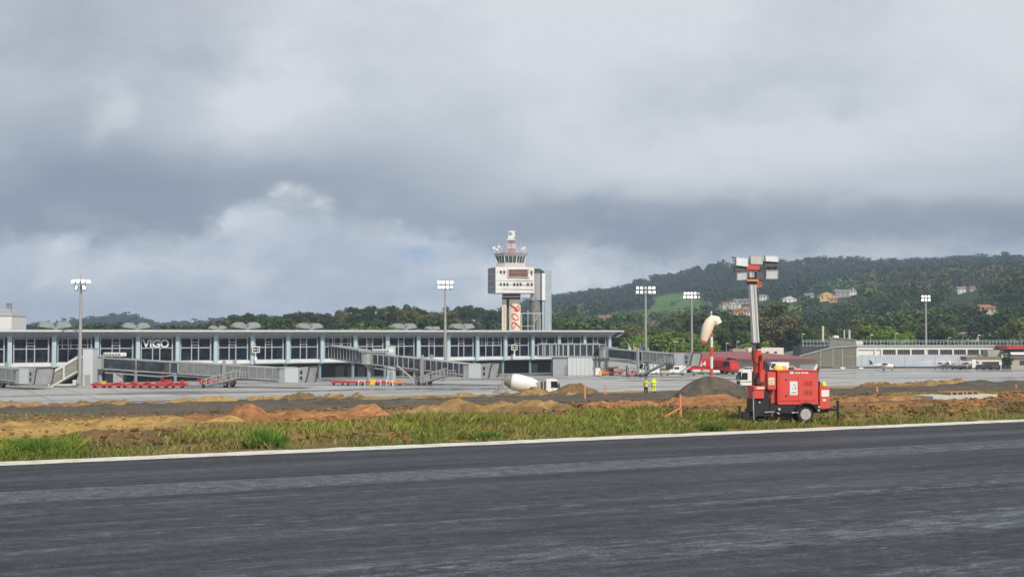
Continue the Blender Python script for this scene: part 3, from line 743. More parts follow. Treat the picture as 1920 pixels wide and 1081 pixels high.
# ------------------------------------------------------------ the air: closed box of thin haze
hz = MB().b2(-3000, 3000, -60, 2900, -11.3, 205)
def haze_mat():
    m = bpy.data.materials.new('haze_air'); m.use_nodes = True; t = NT(m.node_tree); t.n.clear()
    v = t.node('ShaderNodeVolumePrincipled'); v.inputs['Density'].default_value = HAZE; v.inputs['Color'].default_value = (.62, .78, 1.0, 1)
    o = t.node('ShaderNodeOutputMaterial'); t.l.new(v.outputs[0], o.inputs['Volume']); return m
HAZE = 0.00018
tag(hz.build('haze', haze_mat()), kind='stuff')

# ============================================================ AIRPORT BUILDINGS
WHITE = mat('white_panel', (.72, .74, .75), .5, var=.06, scale=.6, dirt_reflection=(.50, .51, .50), dscale=.35)
FRAME = mat('window_frame', (.42, .48, .52), .45, var=.05)
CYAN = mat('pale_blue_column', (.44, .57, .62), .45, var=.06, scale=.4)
GLASS = mat('dark_glass', (.010, .014, .024), .06, var=.3, scale=.3, spec=.5, dirt_reflection=(.055, .075, .085), dscale=.55)  # paler patches are interior reflections painted into the glass colour
GLASSG = mat('smoked_glass', (.05, .06, .065), .10, var=.5, scale=.25, spec=.5)
CLEARG = mat('tower_glass', (.06, .12, .12), .08, var=.4, scale=.4)
SOFF = mat('soffit', (.36, .38, .39), .55, var=.08, scale=.3)
FASC = mat('fascia', (.60, .63, .66), .4, var=.04)
ROOFM = mat('roof_sheet', (.40, .42, .43), .55, var=.08, scale=.4)
GALV = mat('galvanised', (.48, .49, .48), .5, .25, var=.10, scale=1.0, dirt_reflection=(.33, .32, .30), dscale=.8)
GALVD = mat('grey_steel', (.27, .28, .28), .5, .2, var=.12, scale=1.0)
LGREY = mat('light_grey_panel', (.37, .385, .385), .55, var=.14, scale=.8, dirt_reflection=(.25, .25, .24), dscale=.5)
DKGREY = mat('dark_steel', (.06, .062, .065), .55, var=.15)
BLACK = mat('black_rubber', (.025, .025, .026), .8, var=.15)
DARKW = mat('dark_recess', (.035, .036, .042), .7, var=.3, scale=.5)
CONC = mat('concrete', (.38, .36, .32), .85, var=.12, scale=.5, bump=.02, bscale=3)
REDP = mat('red_paint', (.50, .035, .025), .42, var=.12, scale=1.3, dirt_reflection=(.36, .05, .035), dscale=.9)
REDT = mat('red_tarp', (.50, .065, .05), .75, var=.35, scale=1.6)
YELP = mat('yellow_paint', (.75, .50, .05), .5, var=.1)
ORAP = mat('orange_paint', (.75, .22, .05), .5, var=.1)
TYRE = mat('tyre', (.03, .03, .03), .85, var=.2)
WPAINT = mat('white_paint', (.80, .80, .78), .35, var=.04, scale=1.0)
CHROME = mat('bright_metal', (.62, .63, .64), .35, .6, var=.06)

def text_mesh(txt, size, depth, name, m, parent, loc, rot, extr=None, xs=1.0, offset=0.0, align='CENTER'):
    cu = bpy.data.curves.new(name, 'FONT'); cu.body = txt; cu.size = size; cu.extrude = depth; cu.align_x = align; cu.align_y = 'CENTER'; cu.offset = offset
    to = bpy.data.objects.new('tmp', cu); COL.objects.link(to)
    dg = bpy.context.evaluated_depsgraph_get(); me = bpy.data.meshes.new_from_object(to.evaluated_get(dg))
    bpy.data.objects.remove(to, do_unlink=True); me.materials.clear(); me.materials.append(m)
    o = bpy.data.objects.new(name, me); COL.objects.link(o); o.parent = parent
    o.location = loc; o.rotation_euler = rot; o.scale = (xs, 1, 1)
    return o

# ---- terminal. frame: x along the facade, y inwards, z up from the apron
TY0 = 256.0; TA, TBX, TBY = -.3929, .02747, .0199
T0 = Vector((TA * TY0, TY0, AZ_)); BW = math.hypot(TBX, TBY) * TY0; TANG = math.atan2(TBY, TBX)
def on_term(t, y, z=0.0):
    a = Vector((math.cos(TANG), math.sin(TANG), 0)); b = Vector((-math.sin(TANG), math.cos(TANG), 0))
    return T0 + a * (t * BW) + b * y + Vector((0, 0, z))
def terminal():
    e = thing('terminal_building', 'long two storey glazed airport terminal with pale blue columns and overhanging grey roof', 'airport terminal', T0, TANG)
    x0, x1 = -5 * BW, 18 * BW
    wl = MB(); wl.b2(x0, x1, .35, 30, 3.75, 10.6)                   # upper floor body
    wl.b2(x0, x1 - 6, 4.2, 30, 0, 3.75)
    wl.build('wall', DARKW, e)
    MB().b2(x0, x1 + .01, -.35, .34, 3.70, 4.42).build('sill_band', WHITE, e)
    MB().b2(x0, x1, -.2, 4.19, 3.50, 3.697).build('floor_slab', SOFF, e)
    # curved soffit from the window head out to the roof edge
    prof = [(.34, 9.45), (-.25, 9.50), (-1.2, 9.85), (-2.3, 10.38), (-3.2, 10.72), (-3.2, 10.80), (.34, 10.80)]
    MB().prism(prof, x0, x1 + 1.2, 'YZ').build('soffit', SOFF, e)
    rb = MB()
    for t in range(-5, 18):
        for f in (.36, .56, .08, .92):
            x = (t + f) * BW
            rb.prism([(-.3, 9.44), (-1.2, 9.78), (-2.3, 10.31), (-3.1, 10.64), (-3.1, 10.71), (-2.3, 10.37), (-1.2, 9.84), (-.3, 9.50)], x - .06, x + .06, 'YZ')
    rb.build('soffit_rib', FRAME, e)
    # fascia and roof; the roof runs out to a point past the right end
    MB().b2(x0, x1 + 2.9, -3.42, -3.2, 10.74, 11.12).build('fascia', FASC, e)
    rf = MB().b2(x0, x1 + 2.9, -3.2, 31.5, 10.80, 11.06)
    rf.add([(x1 + 2.9, -3.42, 10.74), (x1 + 2.9, -3.42, 11.10), (x1 + 1.2, -3.0, 9.3), (x1 + 1.2, 31, 9.3), (x1 + 2.9, 31, 10.74), (x1 + 2.9, 31, 11.0)], [(0, 2, 3, 4), (0, 1, 5, 4)])
    roof = rf.build('roof', ROOFM, e)
    hr = MB()
    for t in range(-4, 18):                                          # low roof upstand line
        hr.b2(t * BW, t * BW + .12, -1.0, -.9, 11.06, 11.3)
    hr.b2(x0, x1, -1.0, -.95, 11.26, 11.3).build('roof_edge_cable', GALVD, roof)
    # columns: upper fin columns, and set back ground columns
    for t in range(-3, 19):
        x = t * BW
        c = MB(); c.b2(x - .42, x + .42, -.95, -.35, 3.55, 9.9); c.b2(x - .50, x + .50, -1.05, -.30, 9.6, 10.0)
        c.beam((x, -.65, 9.7), (x, -2.6, 10.62), .25, .3)
        c.build('column', CYAN, e)
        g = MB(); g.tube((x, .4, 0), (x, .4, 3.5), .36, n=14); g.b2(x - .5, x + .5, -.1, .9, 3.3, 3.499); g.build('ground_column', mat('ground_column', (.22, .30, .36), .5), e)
        s = MB()
        for k in (-1, 1): s.b2(x + k * .92 - .10, x + k * .92 + .10, -.30, .1, 4.421, 9.44)
        s.build('jamb', FRAME, e)
    # one window unit per bay
    for t in range(-3, 18):
        xa, xb = t * BW + 1.02, (t + 1) * BW - 1.02; w = xb - xa; fr = MB(); y0, y1 = -.22, -.02
        zb, zt_, ztr = 4.425, 9.43, 7.28
        fr.b2(xa, xb, y0, y1, zb, zb + .14); fr.b2(xa, xb, y0, y1, zt_ - .14, zt_); fr.b2(xa, xb, y0 - .004, y1, ztr - .10, ztr + .10)
        a, b = xa + w * .36, xa + w * .60
        alt = t in (1, 8, 13)
        if alt:
            for k in (.12, .30, .38, .62, .68, .90): fr.b2(xa + w * k - .05, xa + w * k + .05, y0 + .003, y1, ztr + .1, zt_ - .14)
            fr.b2(xa, xb, y0 + .006, y1, 8.0, 8.12)
            a, b = xa + w * .30, xa + w * .62
        else:
            fr.b2(a, b, y0 + .006, y1, 8.38, 8.52); fr.b2(a, b, y0 + .006, y1, 7.82, 7.92)
        for x in (a, b): fr.b2(x - .10, x + .10, y0 + .002, y1, zb, zt_)
        for x in (xa, xb): fr.b2(x - .03, x + .03, y0 + .004, y1, zb, zt_)
        win = fr.build('window', FRAME, e)
        MB().b2(xa, xb, y1 - .002, y1 + .05, zb, zt_).build('pane', GLASS, win)
        # lit ceiling and things seen behind the glass stay dark: shelf of blinds in some bays
    # open ground floor: doors, tanks and clutter standing as wall panels at the back
    rp = random.Random(4)
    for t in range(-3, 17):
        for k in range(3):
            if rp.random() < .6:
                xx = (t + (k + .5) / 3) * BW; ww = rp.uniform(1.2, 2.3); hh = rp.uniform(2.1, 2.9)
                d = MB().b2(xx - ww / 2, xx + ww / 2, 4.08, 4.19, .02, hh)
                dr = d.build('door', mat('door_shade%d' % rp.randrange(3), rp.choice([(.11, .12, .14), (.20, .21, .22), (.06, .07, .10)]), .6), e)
    # right end wall with glazing
    ew = MB(); ew.b2(x1, x1 + .25, .34, 30, 3.75, 10.75); ew.build('end_wall', GALVD, e)
    # flat white letters on the glazing of the fourth bay
    text_mesh('VIGO', 2.35, .06, 'lettering', mat('sign_white', (.75, .76, .76), .5, var=0), e, (3.47 * BW, -.34, 8.12), (R(90), 0, 0), xs=1.02, offset=.055)
    return e
TERM = terminal()

# roof vents: twin curved shells opening like wings
def shell_pair(t, y, sc_, label):
    p = on_term(t, y, 11.06)
    e = thing('roof_vent', label, 'roof vent', p, TANG + R(-8), 'winged vents on the terminal roof')
    for s in (-1, 1):
        m = MB(); n = 9; pts = []
        prof = []
        for i in range(n + 1):                       # arc of a quarter dome, hinged at its inner foot
            a = R(12 + 150 * i / n); prof.append((s * (.15 + 1.7 - 1.7 * math.cos(a) * 1.0) * .92, .35 + 1.55 * math.sin(a)))
        for yy0, yy1 in ((-1.5, 1.5),):
            for i in range(n):
                (xa, za), (xb, zb) = prof[i], prof[i + 1]
                m.add([(xa, yy0, za), (xb, yy0, zb), (xb, yy1, zb), (xa, yy1, za), (xa, yy0, za - .09), (xb, yy0, zb - .09), (xb, yy1, zb - .09), (xa, yy1, za - .09)],
                      [(0, 1, 2, 3), (4, 7, 6, 5), (0, 4, 5, 1), (3, 2, 6, 7)])
            m.add([(s * .2, yy0 + .05, .3)] + [(x, yy0 + .05, z - .05) for x, z in prof], [(0, i + 1, i + 2) for i in range(n)])
            m.add([(s * .2, yy1 - .05, .3)] + [(x, yy1 - .05, z - .05) for x, z in prof], [(0, i + 1, i + 2) for i in range(n)])
        sh = m.build('shell', mat('vent_shell', (.30, .32, .30), .6, var=.15), e)
        rb = MB()
        for i in range(1, n, 2): rb.beam((s * .2, -1.55, .3), (prof[i][0], -1.55, prof[i][1] - .05), .06, .06)
        rb.build('rib', FRAME, sh)
    MB().b2(-.35, .35, -1.6, 1.6, 0, .6).build('base', GALVD, e)
    st = MB(); st.beam((-2.6, -.6, 1.1), (-.4, -.6, .2), .12, .12).build('strut', DKGREY, e)
    e.scale = (sc_,) * 3; return e
def tfor(px, y):
    return min((i * .01 for i in range(-300, 2000)), key=lambda t: abs(960 + F * on_term(t, y).x / on_term(t, y).y - px))
for px, y, k, lb in ((103, 7, 1.0, 'pair of winged vents furthest left on the terminal roof, left of the first mast'), (255, 12, .9, 'dim pair of winged vents above the VIGO lettering'),
        (408, 19, .62, 'smallest pair of winged vents on the terminal roof, right of the lettering'), (461, 8, 1.0, 'large pair of winged vents on the roof above the stairs of the long bridge'),
        (580, 10, .93, 'pair of winged vents beside the brown tree on the terminal roof'), (757, 10, .95, 'pair of winged vents in front of the bright green crowns'),
        (811, 16, .6, 'small pair of winged vents just left of the middle mast'), (866, 10, .95, 'pair of winged vents right of the middle light mast')):
    shell_pair(tfor(px, y), y, k, lb)

# docking guidance boards on posts at the facade
def dock_board(t, label):
    p = on_term(t, -2.2, 0); e = thing('docking_sign', label, 'docking sign', on_term(t, -1.6, 4.9), TANG)
    MB().b2(-.9, .9, -.15, .15, 1.2, 2.6).build('housing', WPAINT, e)
    MB().b2(-.7, .7, -.17, -.151, 1.4, 2.4).build('display', BLACK, e)
    lp = MB()
    for x in (-.35, .35): lp.lathe([(.22, -.20), (.24, -.172)], (x, 0, 1.9), 10, 'Y')
    lp.build('lamp', mat('signal_lamp', (.55, .52, .35), .4), e)
    MB().tube((0, .05, -.8), (0, .05, 1.2), .12).b2(-.3, .3, -.1, .2, -.6, .2).b2(-.1, .1, .1, 1.3, -.2, 0).build('bracket', WPAINT, e)
dock_board(6.05, 'docking signal board in front of the windows right of the lettering')
dock_board(14.25, 'docking signal board with greenish lamps right of the middle light mast')

# ---- control tower (frame: x right, y away, z up)
def control_tower():
    Yt = 350.0; s = F / Yt; base = on(960, Yt, AZ_); zc = lambda py: (H + (YH - py) / s) - AZ_; xc = lambda px: (px - 960) / s
    e = thing('control_tower', 'white airport control tower with boxy upper storeys, glazed cab and red 906 on its shaft', 'control tower', base)
    CREAM = mat('tower_cream', (.70, .64, .50), .75, var=.08, scale=.5, dirt_reflection=(.52, .46, .36), dscale=.4)
    TWHT = mat('tower_white', (.80, .79, .75), .7, var=.05, scale=.4, dirt_reflection=(.52, .50, .46), dscale=.3)
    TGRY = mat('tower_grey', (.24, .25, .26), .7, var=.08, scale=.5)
    # shaft: two halves with a dark slot between them
    sh = MB(); sh.b2(xc(941), xc(949.5), -.2, 5.0, 0, zc(561)); sh.build('shaft', CREAM, e)
    sb = MB(); n = 12; pts = []
    x0, x1 = xc(954.5), xc(976)
    for i in range(n + 1):
        a = i / n; pts.append((x0 + (x1 - x0) * a, -.55 + .9 * (2 * a - 1) ** 2 * .8))
    pts += [(x1, 5.0), (x0, 5.0)]
    fr = sb.prism(pts, 0, zc(561), 'XY').build('shaft', mat('tower_cream_light', (.74, .68, .53), .7, var=.06, scale=.5), e)
    MB().b2(xc(949.5), xc(954.5), .5, 4.8, 0, zc(561)).b2(xc(941.5), xc(976), .1, 4.8, zc(561), zc(551)).build('slot', mat('tower_slot', (.07, .06, .055), .7), e)
    MB().b2(xc(941), xc(976), -.1, .3, zc(556.5), zc(555)).build('ledge', TWHT, e)
    mk = MB(); rr = random.Random(3)
    for i in range(9):
        z0 = zc(575 + i * 4.6); mk.b2(xc(944) , xc(947.2), -.235, -.202, z0 - .28, z0)
    mk.build('louvre', mat('louvre_brown', (.34, .30, .23), .7), e)
    # red strokes 9 0 6, one under the other, lying on their side
    RM = mat('tower_red', (.62, .05, .03), .6, var=.05)
    def stroke(pts, w, parent):
        m = MB(); P = []
        for (a, b) in pts:
            X = xc(900 + a / 7.72); Zz = zc(500 + b / 7.72)
            tt = (X - x0) / (x1 - x0); P.append(Vector((X, -.55 + .72 * (2 * tt - 1) ** 2 - .06, Zz)))
        for i in range(len(P) - 1):
            d = (P[i + 1] - P[i]); ex = d.normalized() * .10; m.beam(P[i] - ex, P[i + 1] + ex, .04 + .0005 * i, w * (1 + .15 * math.sin(i)))
        return m
    nums = MB()
    G = [([(440, 548), (462, 572), (492, 585), (520, 603), (538, 628)], .42), ([(498, 600), (505, 628), (530, 646), (556, 636), (570, 610), (560, 575), (545, 560), (536, 590), (528, 615)], .30),
         ([(462, 700), (468, 735), (500, 765), (540, 772), (556, 748), (548, 712), (515, 686), (480, 682), (462, 700)], .26),
         ([(462, 880), (460, 842), (476, 808), (505, 806), (528, 822), (508, 862), (478, 890), (462, 880)], .26), ([(500, 808), (532, 828), (558, 856), (578, 884)], .34)]
    for pts, wd in G:
        mm = stroke(pts, wd, e); nums.add(mm.v, mm.f)
    nums.build('numerals', RM, e)
    # boxy storeys: dark left face turned away, white front
    zb, zt_ = zc(549.5), zc(502)
    bx = MB(); A = (xc(914.5), 3.2); B = (xc(929.5), -3.6); C = (xc(1001), -3.4); D = (xc(1003), 6.5); E2 = (xc(925), 9.5)
    bx.add([(*A, zb), (*B, zb), (*C, zb), (*D, zb), (*E2, zb), (*A, zt_), (*B, zt_ + .15), (*C, zt_), (*D, zt_), (*E2, zt_)],
           [(0, 1, 6, 5), (1, 2, 7, 6), (2, 3, 8, 7), (3, 4, 9, 8), (4, 0, 5, 9), (5, 6, 7, 8, 9), (0, 4, 3, 2, 1)])
    bx.build('upper_storeys', TWHT, e)
    # cladding joints; shade of the left face painted as grey panels
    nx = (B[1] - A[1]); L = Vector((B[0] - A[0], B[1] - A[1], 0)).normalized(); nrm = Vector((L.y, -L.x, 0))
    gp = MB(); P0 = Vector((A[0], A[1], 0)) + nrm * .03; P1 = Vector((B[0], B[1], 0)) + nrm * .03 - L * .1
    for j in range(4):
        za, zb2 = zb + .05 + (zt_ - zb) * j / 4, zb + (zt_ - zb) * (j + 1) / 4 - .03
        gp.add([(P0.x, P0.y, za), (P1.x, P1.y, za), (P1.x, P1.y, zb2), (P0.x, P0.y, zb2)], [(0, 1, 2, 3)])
    gp.build('side_shade_panels', TGRY, e)
    jt = MB()
    for py in (511, 527, 534.5, 543): jt.b2(B[0] + .1, C[0] - .1, -3.63, -3.5, zc(py) - .03, zc(py) + .03)
    jt.build('cladding_joint', TGRY, e)
    WD = mat('tower_window', (.05, .055, .06), .2, var=.1)
    def wn(p0, p1, q0, q1, y=-3.62):
        f = MB().b2(xc(p0) - .07, xc(p1) + .07, y, y + .12, zc(q1) - .07, zc(q0) + .07).build('window', TWHT, e)
        MB().b2(xc(p0), xc(p1), y - .02, y + .03, zc(q1), zc(q0)).build('pane', WD, f)
    for p0, p1 in ((937.6, 941), (943.8, 947.2)): wn(p0, p1, 508, 514)
    for p0, p1 in ((937.6, 941), (943.8, 947.6), (949.8, 953.4), (962.6, 966.2), (968.6, 972.2), (974.4, 978), (988, 991.5), (995, 998.5)): wn(p0, p1, 531, 536.5)
    wn(995.5, 998, 508, 516)
    # recessed balcony with rail
    MB().b2(xc(954), xc(990), -3.60, -3.45, zc(519.5), zc(507)).build('balcony_recess', mat('recess_brown', (.20, .14, .13), .8, var=.3, scale=1.5), e)
    bf = MB(); a0, a1, c0, c1 = xc(953.5), xc(990.5), zc(520), zc(506.5)
    for q in ((a0 - .25, a1 + .25, c1, c1 + .25), (a0 - .25, a1 + .25, c0 - .15, c0)): bf.b2(q[0], q[1], -3.85, -3.4, q[2], q[3])
    for q in (a0, a1): bf.b2(q - .2, q, -3.85, -3.4, c0 + .001, c1 - .001)
    bf.build('balcony_frame', mat('pink_white', (.72, .58, .54), .6), e)
    rl = MB()
    for k in range(14): rl.b2(a0 + (a1 - a0) * k / 13 - .03, a0 + (a1 - a0) * k / 13 + .03, -3.83, -3.78, c0, c0 + 1.0)
    rl.b2(a0, a1, -3.86, -3.80, c0 + .98, c0 + 1.05); rl.b2(a0, a1, -3.84, -3.80, c0 + .5, c0 + .55); rl.build('railing', mat('rust_red', (.45, .16, .10), .6), e)
    # octagonal cab: skirt, glazing leaning outwards, roof band
    cx, cy = xc(957.5), 1.5
    def ring(rx, z, ry=None):
        ry = ry or rx * .95; return [(cx + rx * math.cos(R(22.5 + 45 * i)) * 1.082, cy + ry * math.sin(R(22.5 + 45 * i)) * 1.082, z) for i in range(8)]
    def frustum(m, r0, z0, r1, z1):
        a, b = ring(r0, z0), ring(r1, z1); m.add(a + b, [(i, (i + 1) % 8, 8 + (i + 1) % 8, 8 + i) for i in range(8)] + [tuple(range(8))[::-1], tuple(range(8, 16))])
    m = MB(); frustum(m, 4.35, zc(502.3), 3.75, zc(493)); m.build('cab_skirt', mat('cab_skirt', (.52, .46, .44), .7, var=.06), e)
    m = MB(); frustum(m, 3.60, zc(493) + .003, 4.15, zc(480.6)); gl = m.build('cab_glazing', CLEARG, e)
    mu = MB(); a, b = ring(3.66, zc(493)), ring(4.20, zc(480.6))
    for i in range(8):
        mu.beam(a[i], b[i], .22, .22)
        for k in (1 / 3, 2 / 3):
            pa = Vector(a[i]).lerp(Vector(a[(i + 1) % 8]), k); pb = Vector(b[i]).lerp(Vector(b[(i + 1) % 8]), k); mu.beam(pa, pb, .10, .12)
    mu.build('mullion', TWHT, gl)
    m = MB(); frustum(m, 4.22, zc(480.5), 4.62, zc(475.5)); m.build('cab_roof', mat('cab_roof', (.42, .39, .38), .7), e)
    m = MB(); frustum(m, 4.0, zc(475.4), 4.0, zc(474.6)); m.build('roof_deck', TGRY, e)
    rl = MB(); rt_ = ring(4.45, zc(475.4)); rT = ring(4.45, zc(470.6)); rM = ring(4.45, zc(473))
    for i in range(8):
        rl.beam(rT[i], rT[(i + 1) % 8], .07); rl.beam(rM[i], rM[(i + 1) % 8], .05)
        for k in range(4):
            p = Vector(rt_[i]).lerp(Vector(rt_[(i + 1) % 8]), k / 4); rl.beam(p, p + Vector((0, 0, rT[0][2] - rt_[0][2])), .06)
    rl.build('railing', mat('pink_rail', (.55, .38, .36), .6), e)
    # lattice mast in red and white, platforms, drums
    mx = xc(958.7); segs = [(475, 466, 'r'), (466, 457.5, 'w'), (457.5, 450, 'r')]
    for k, (p0, p1, cc) in enumerate(segs):
        m = MB(); hw0 = .95 - k * .04; z0, z1 = zc(p0), zc(p1)
        for sx in (-1, 1):
            for sy in (-1, 1): m.beam((mx + sx * hw0, cy + sy * hw0, z0), (mx + sx * (hw0 - .04), cy + sy * (hw0 - .04), z1), .16)
        for sy in (-1, 1):
            m.beam((mx - hw0, cy + sy * hw0, z0), (mx + hw0, cy + sy * hw0, z1), .10); m.beam((mx + hw0, cy + sy * hw0, z0), (mx - hw0, cy + sy * hw0, z1), .10)
            m.beam((mx - hw0, cy + sy * hw0, z1), (mx + hw0, cy + sy * hw0, z1), .12)
        m.build('lattice', mat('mast_red', (.58, .12, .08), .6) if cc == 'r' else WPAINT, e)
    m = MB(); m.box((mx, cy, zc(448.6)), (2.3, 2.1, .35)); m.box((mx + .1, cy, zc(442)), (2.0, 1.8, .3))
    m.beam((mx - 1.0, cy - .9, zc(448)), (mx + .9, cy - .9, zc(442.5)), .25, .35); m.box((mx - .05, cy - .9, zc(445.3)), (1.6, .3, .7))
    m.build('platform', mat('mast_white', (.75, .74, .74), .5), e)
    m = MB(); m.tube((mx, cy, zc(441.5)), (mx, cy, zc(431)), .16); m.box((mx + .55, cy - .3, zc(436)), (.9, .5, 1.3)); m.box((mx - .15, cy - .3, zc(433)), (.7, .4, .5)); m.tube((mx - .8, cy, zc(442)), (mx - .8, cy, zc(430)), .05)
    m.build('antenna_head', mat('mast_white', (.75, .74, .74), .5), e)
    ra = random.Random(8)
    for px, top in ((929, 458), (934, 455), (940, 461), (946.5, 457), (950, 452), (967, 455), (971.5, 459), (976.5, 452), (985.5, 454), (981, 462), (943, 463)):
        MB().tube((xc(px), cy + ra.uniform(-3, 1), zc(474)), (xc(px), cy + ra.uniform(-3, 1), zc(top)), .055, .03, 6).build('whip_antenna', WPAINT, e)
    for px, py, r_ in ((926.5, 465, .42), (936, 462.5, .38), (932.5, 468, .35), (982, 465, .42), (979.5, 468, .3)):
        m = MB(); m.lathe([(.02, .12), (r_ * .6, .08), (r_, -.10), (r_ * .96, -.16), (r_ * .5, -.04), (.02, 0)], (xc(px), cy - 3.9, zc(py)), 12, 'Y'); m.tube((xc(px), cy - 3.7, zc(py)), (xc(px), cy - 3.7, zc(474.5)), .06)
        m.build('dish', WPAINT, e)
    hl = MB()
    for px in (991, 995, 999, 1003): hl.tube((xc(px), 1, zc(502)), (xc(px), 1, zc(497)), .05)
    hl.beam((xc(991), 1, zc(497.2)), (xc(1003), 1, zc(497.2)), .06); hl.build('railing', GALV, e)
    # annex: rounded grey stair shaft, white fin and glazed lift shaft
    m = MB(); m.tube((xc(1008), 4.5, zc(562)), (xc(1008), 4.5, zc(505)), 1.75, n=24); m.box((xc(1004), 4.6, zc(533.5)), (2.6, 3.4, (562 - 505) / s))
    m.build('stair_shaft', mat('shaft_grey', (.33, .34, .35), .6, var=.08), e, smooth=True)
    m = MB(); m.tube((xc(1005), 4.6, 0), (xc(1005), 4.6, zc(562.2)), 1.68, n=24); m.build('lower_shaft', mat('shaft_dark', (.22, .22, .21), .8, var=.2, scale=.8), e, smooth=True)
    m = MB(); m.add([(xc(1002), 1.5, zc(503)), (xc(1013), 1.5, zc(503)), (xc(1024), 2.8, zc(511)), (xc(1024), 6, zc(511)), (xc(1012), 7, zc(503)), (xc(1002), 7, zc(503)), (xc(1008), 4.5, zc(506))], [(0, 1, 2, 3, 4, 5), (0, 1, 6), (1, 2, 6), (2, 3, 6)])
    m.build('shaft_roof', TGRY, e)
    MB().b2(xc(1016.5), xc(1022.5), 2.2, 5, zc(562), zc(511)).build('white_fin', WPAINT, e)
    lf = MB().b2(xc(1023), xc(1034), 2.4, 4.6, 0, zc(505.5)).b2(xc(1017), xc(1022.9), 2.6, 4.6, 0, zc(562.3)).build('lift_shaft', mat('lift_glass', (.40, .50, .54), .2, var=.10, scale=.5), e)
    lm = MB()
    for px in (1023, 1028.5, 1034): lm.b2(xc(px) - .08, xc(px) + .08, 2.3, 2.42, 0, zc(505))
    for k in range(12): lm.b2(xc(1023) + .08, xc(1034) - .08, 2.33, 2.41, zc(612 - k * 9.4), zc(612 - k * 9.4) + .09)
    lm.build('lift_frame', GALV, lf)
    g = MB(); yy = .6
    for px in (978, 990, 1001.5, 1013): g.beam((xc(px), yy, 0), (xc(px), yy, zc(587)), .22)
    g.beam((xc(976), yy, zc(587)), (xc(1016), yy, zc(587)), .25, .3); g.beam((xc(978), yy, zc(611)), (xc(1001), yy, zc(611)), .16)
    g.beam((xc(1001.5), yy, zc(605)), (xc(1010), yy, zc(590)), .14); g.beam((xc(990), yy, zc(587)), (xc(990), yy, zc(582)), .3)
    g.build('steel_frame', GALV, e)
    return e
control_tower()

# ---- white block behind the terminal at the far left
def left_block():
    Yb = 300.0; s = F / Yb; b = on(0, Yb, AZ_); z = lambda py: (H + (YH - py) / s) - AZ_
    e = thing('utility_building', 'white block with sloping grey roof and two chimneys at the far left skyline', 'building', b)
    x1 = (20.5) / s
    MB().b2(-9, x1, 0, 9, 0, z(592)).build('wall', WPAINT, e)
    m = MB(); m.add([(-9.2, -.2, z(592) + .003), (x1 + .15, -.2, z(592) + .003), (x1 + .15, 9.2, z(592) + .003), (-9.2, 9.2, z(592) + .003), (-8, 3, z(578)), (x1 - 1.7, 3, z(578)), (x1 - 1.7, 6, z(578)), (-8, 6, z(578))],
                 [(0, 1, 5, 4), (1, 2, 6, 5), (2, 3, 7, 6), (3, 0, 4, 7), (4, 5, 6, 7), (0, 3, 2, 1)])
    rf = m.build('roof', LGREY, e)
    for px in (1.5, 7.5):
        c = MB().tube(((px) / s, 3.5, z(580)), ((px) / s, 3.5, z(569)), .28); c.tube((px / s, 3.5, z(569)), (px / s, 3.5, z(567.5)), .4); c.build('chimney', GALVD, rf)
left_block()

# ---- extension under the right bridge: glazed link over a grey panelled box
def link_building():
    # lies in front of the facade between pixel columns 1008 and 1130
    Y0 = 318.0; s = F / Y0; b = on(1075, Y0, AZ_); z = lambda py: (H + (YH - py) / s) - AZ_; x = lambda px: (px - 1075) / s
    e = thing('link_building', 'grey panelled box carrying a glazed walkway in front of the right end of the terminal', 'building', b)
    MB().b2(x(1037), x(1065), .3, 12, 0, z(668.5)).build('side_wall', mat('panel_grey_dark', (.36, .39, .41), .5, var=.06, scale=.6), e)
    m = MB().b2(x(1065), x(1112.5), 0, 12, 0, z(669)); m.build('wall', mat('panel_pale', (.62, .65, .66), .5, var=.06, scale=.5), e)
    g = MB()
    for k in range(1, 6): xx = x(1065) + (x(1112.5) - x(1065)) * k / 6; g.b2(xx - .03, xx + .03, -.03, .0, .1, z(670))
    g.build('panel_seam', GALVD, e)
    MB().b2(x(1059), x(1064), .24, .3, .05, 2.4).build('door', GALVD, e)
    MB().b2(x(1008), x(1125), -.15, 3.2, z(669.3), z(666.5)).build('floor_beam', LGREY, e)
    MB().b2(x(1008), x(1126), -.25, 3.3, z(646), z(643.5)).build('roof', LGREY, e)
    MB().b2(x(1009), x(1124), .0, 3.1, z(666.5) + .003, z(646) - .003).build('glazing', GLASSG, e)
    p = MB()
    for px in (1009, 1018, 1022, 1031, 1035, 1043, 1048, 1056, 1064.5, 1066.5, 1077, 1088, 1100, 1112, 1124): p.b2(x(px) - .13, x(px) + .13, -.12, .0, z(666.5) + .003, z(646) - .003)
    p.b2(x(1064), x(1067), -.15, -.02, z(667), z(646)); p.build('window_post', FRAME, e)
    lg = MB()
    for px in (1117, 1124): lg.b2(x(px) - .3, x(px) + .3, .5, 1.1, 0, z(669.5))
    lg.build('leg', LGREY, e)
link_building()

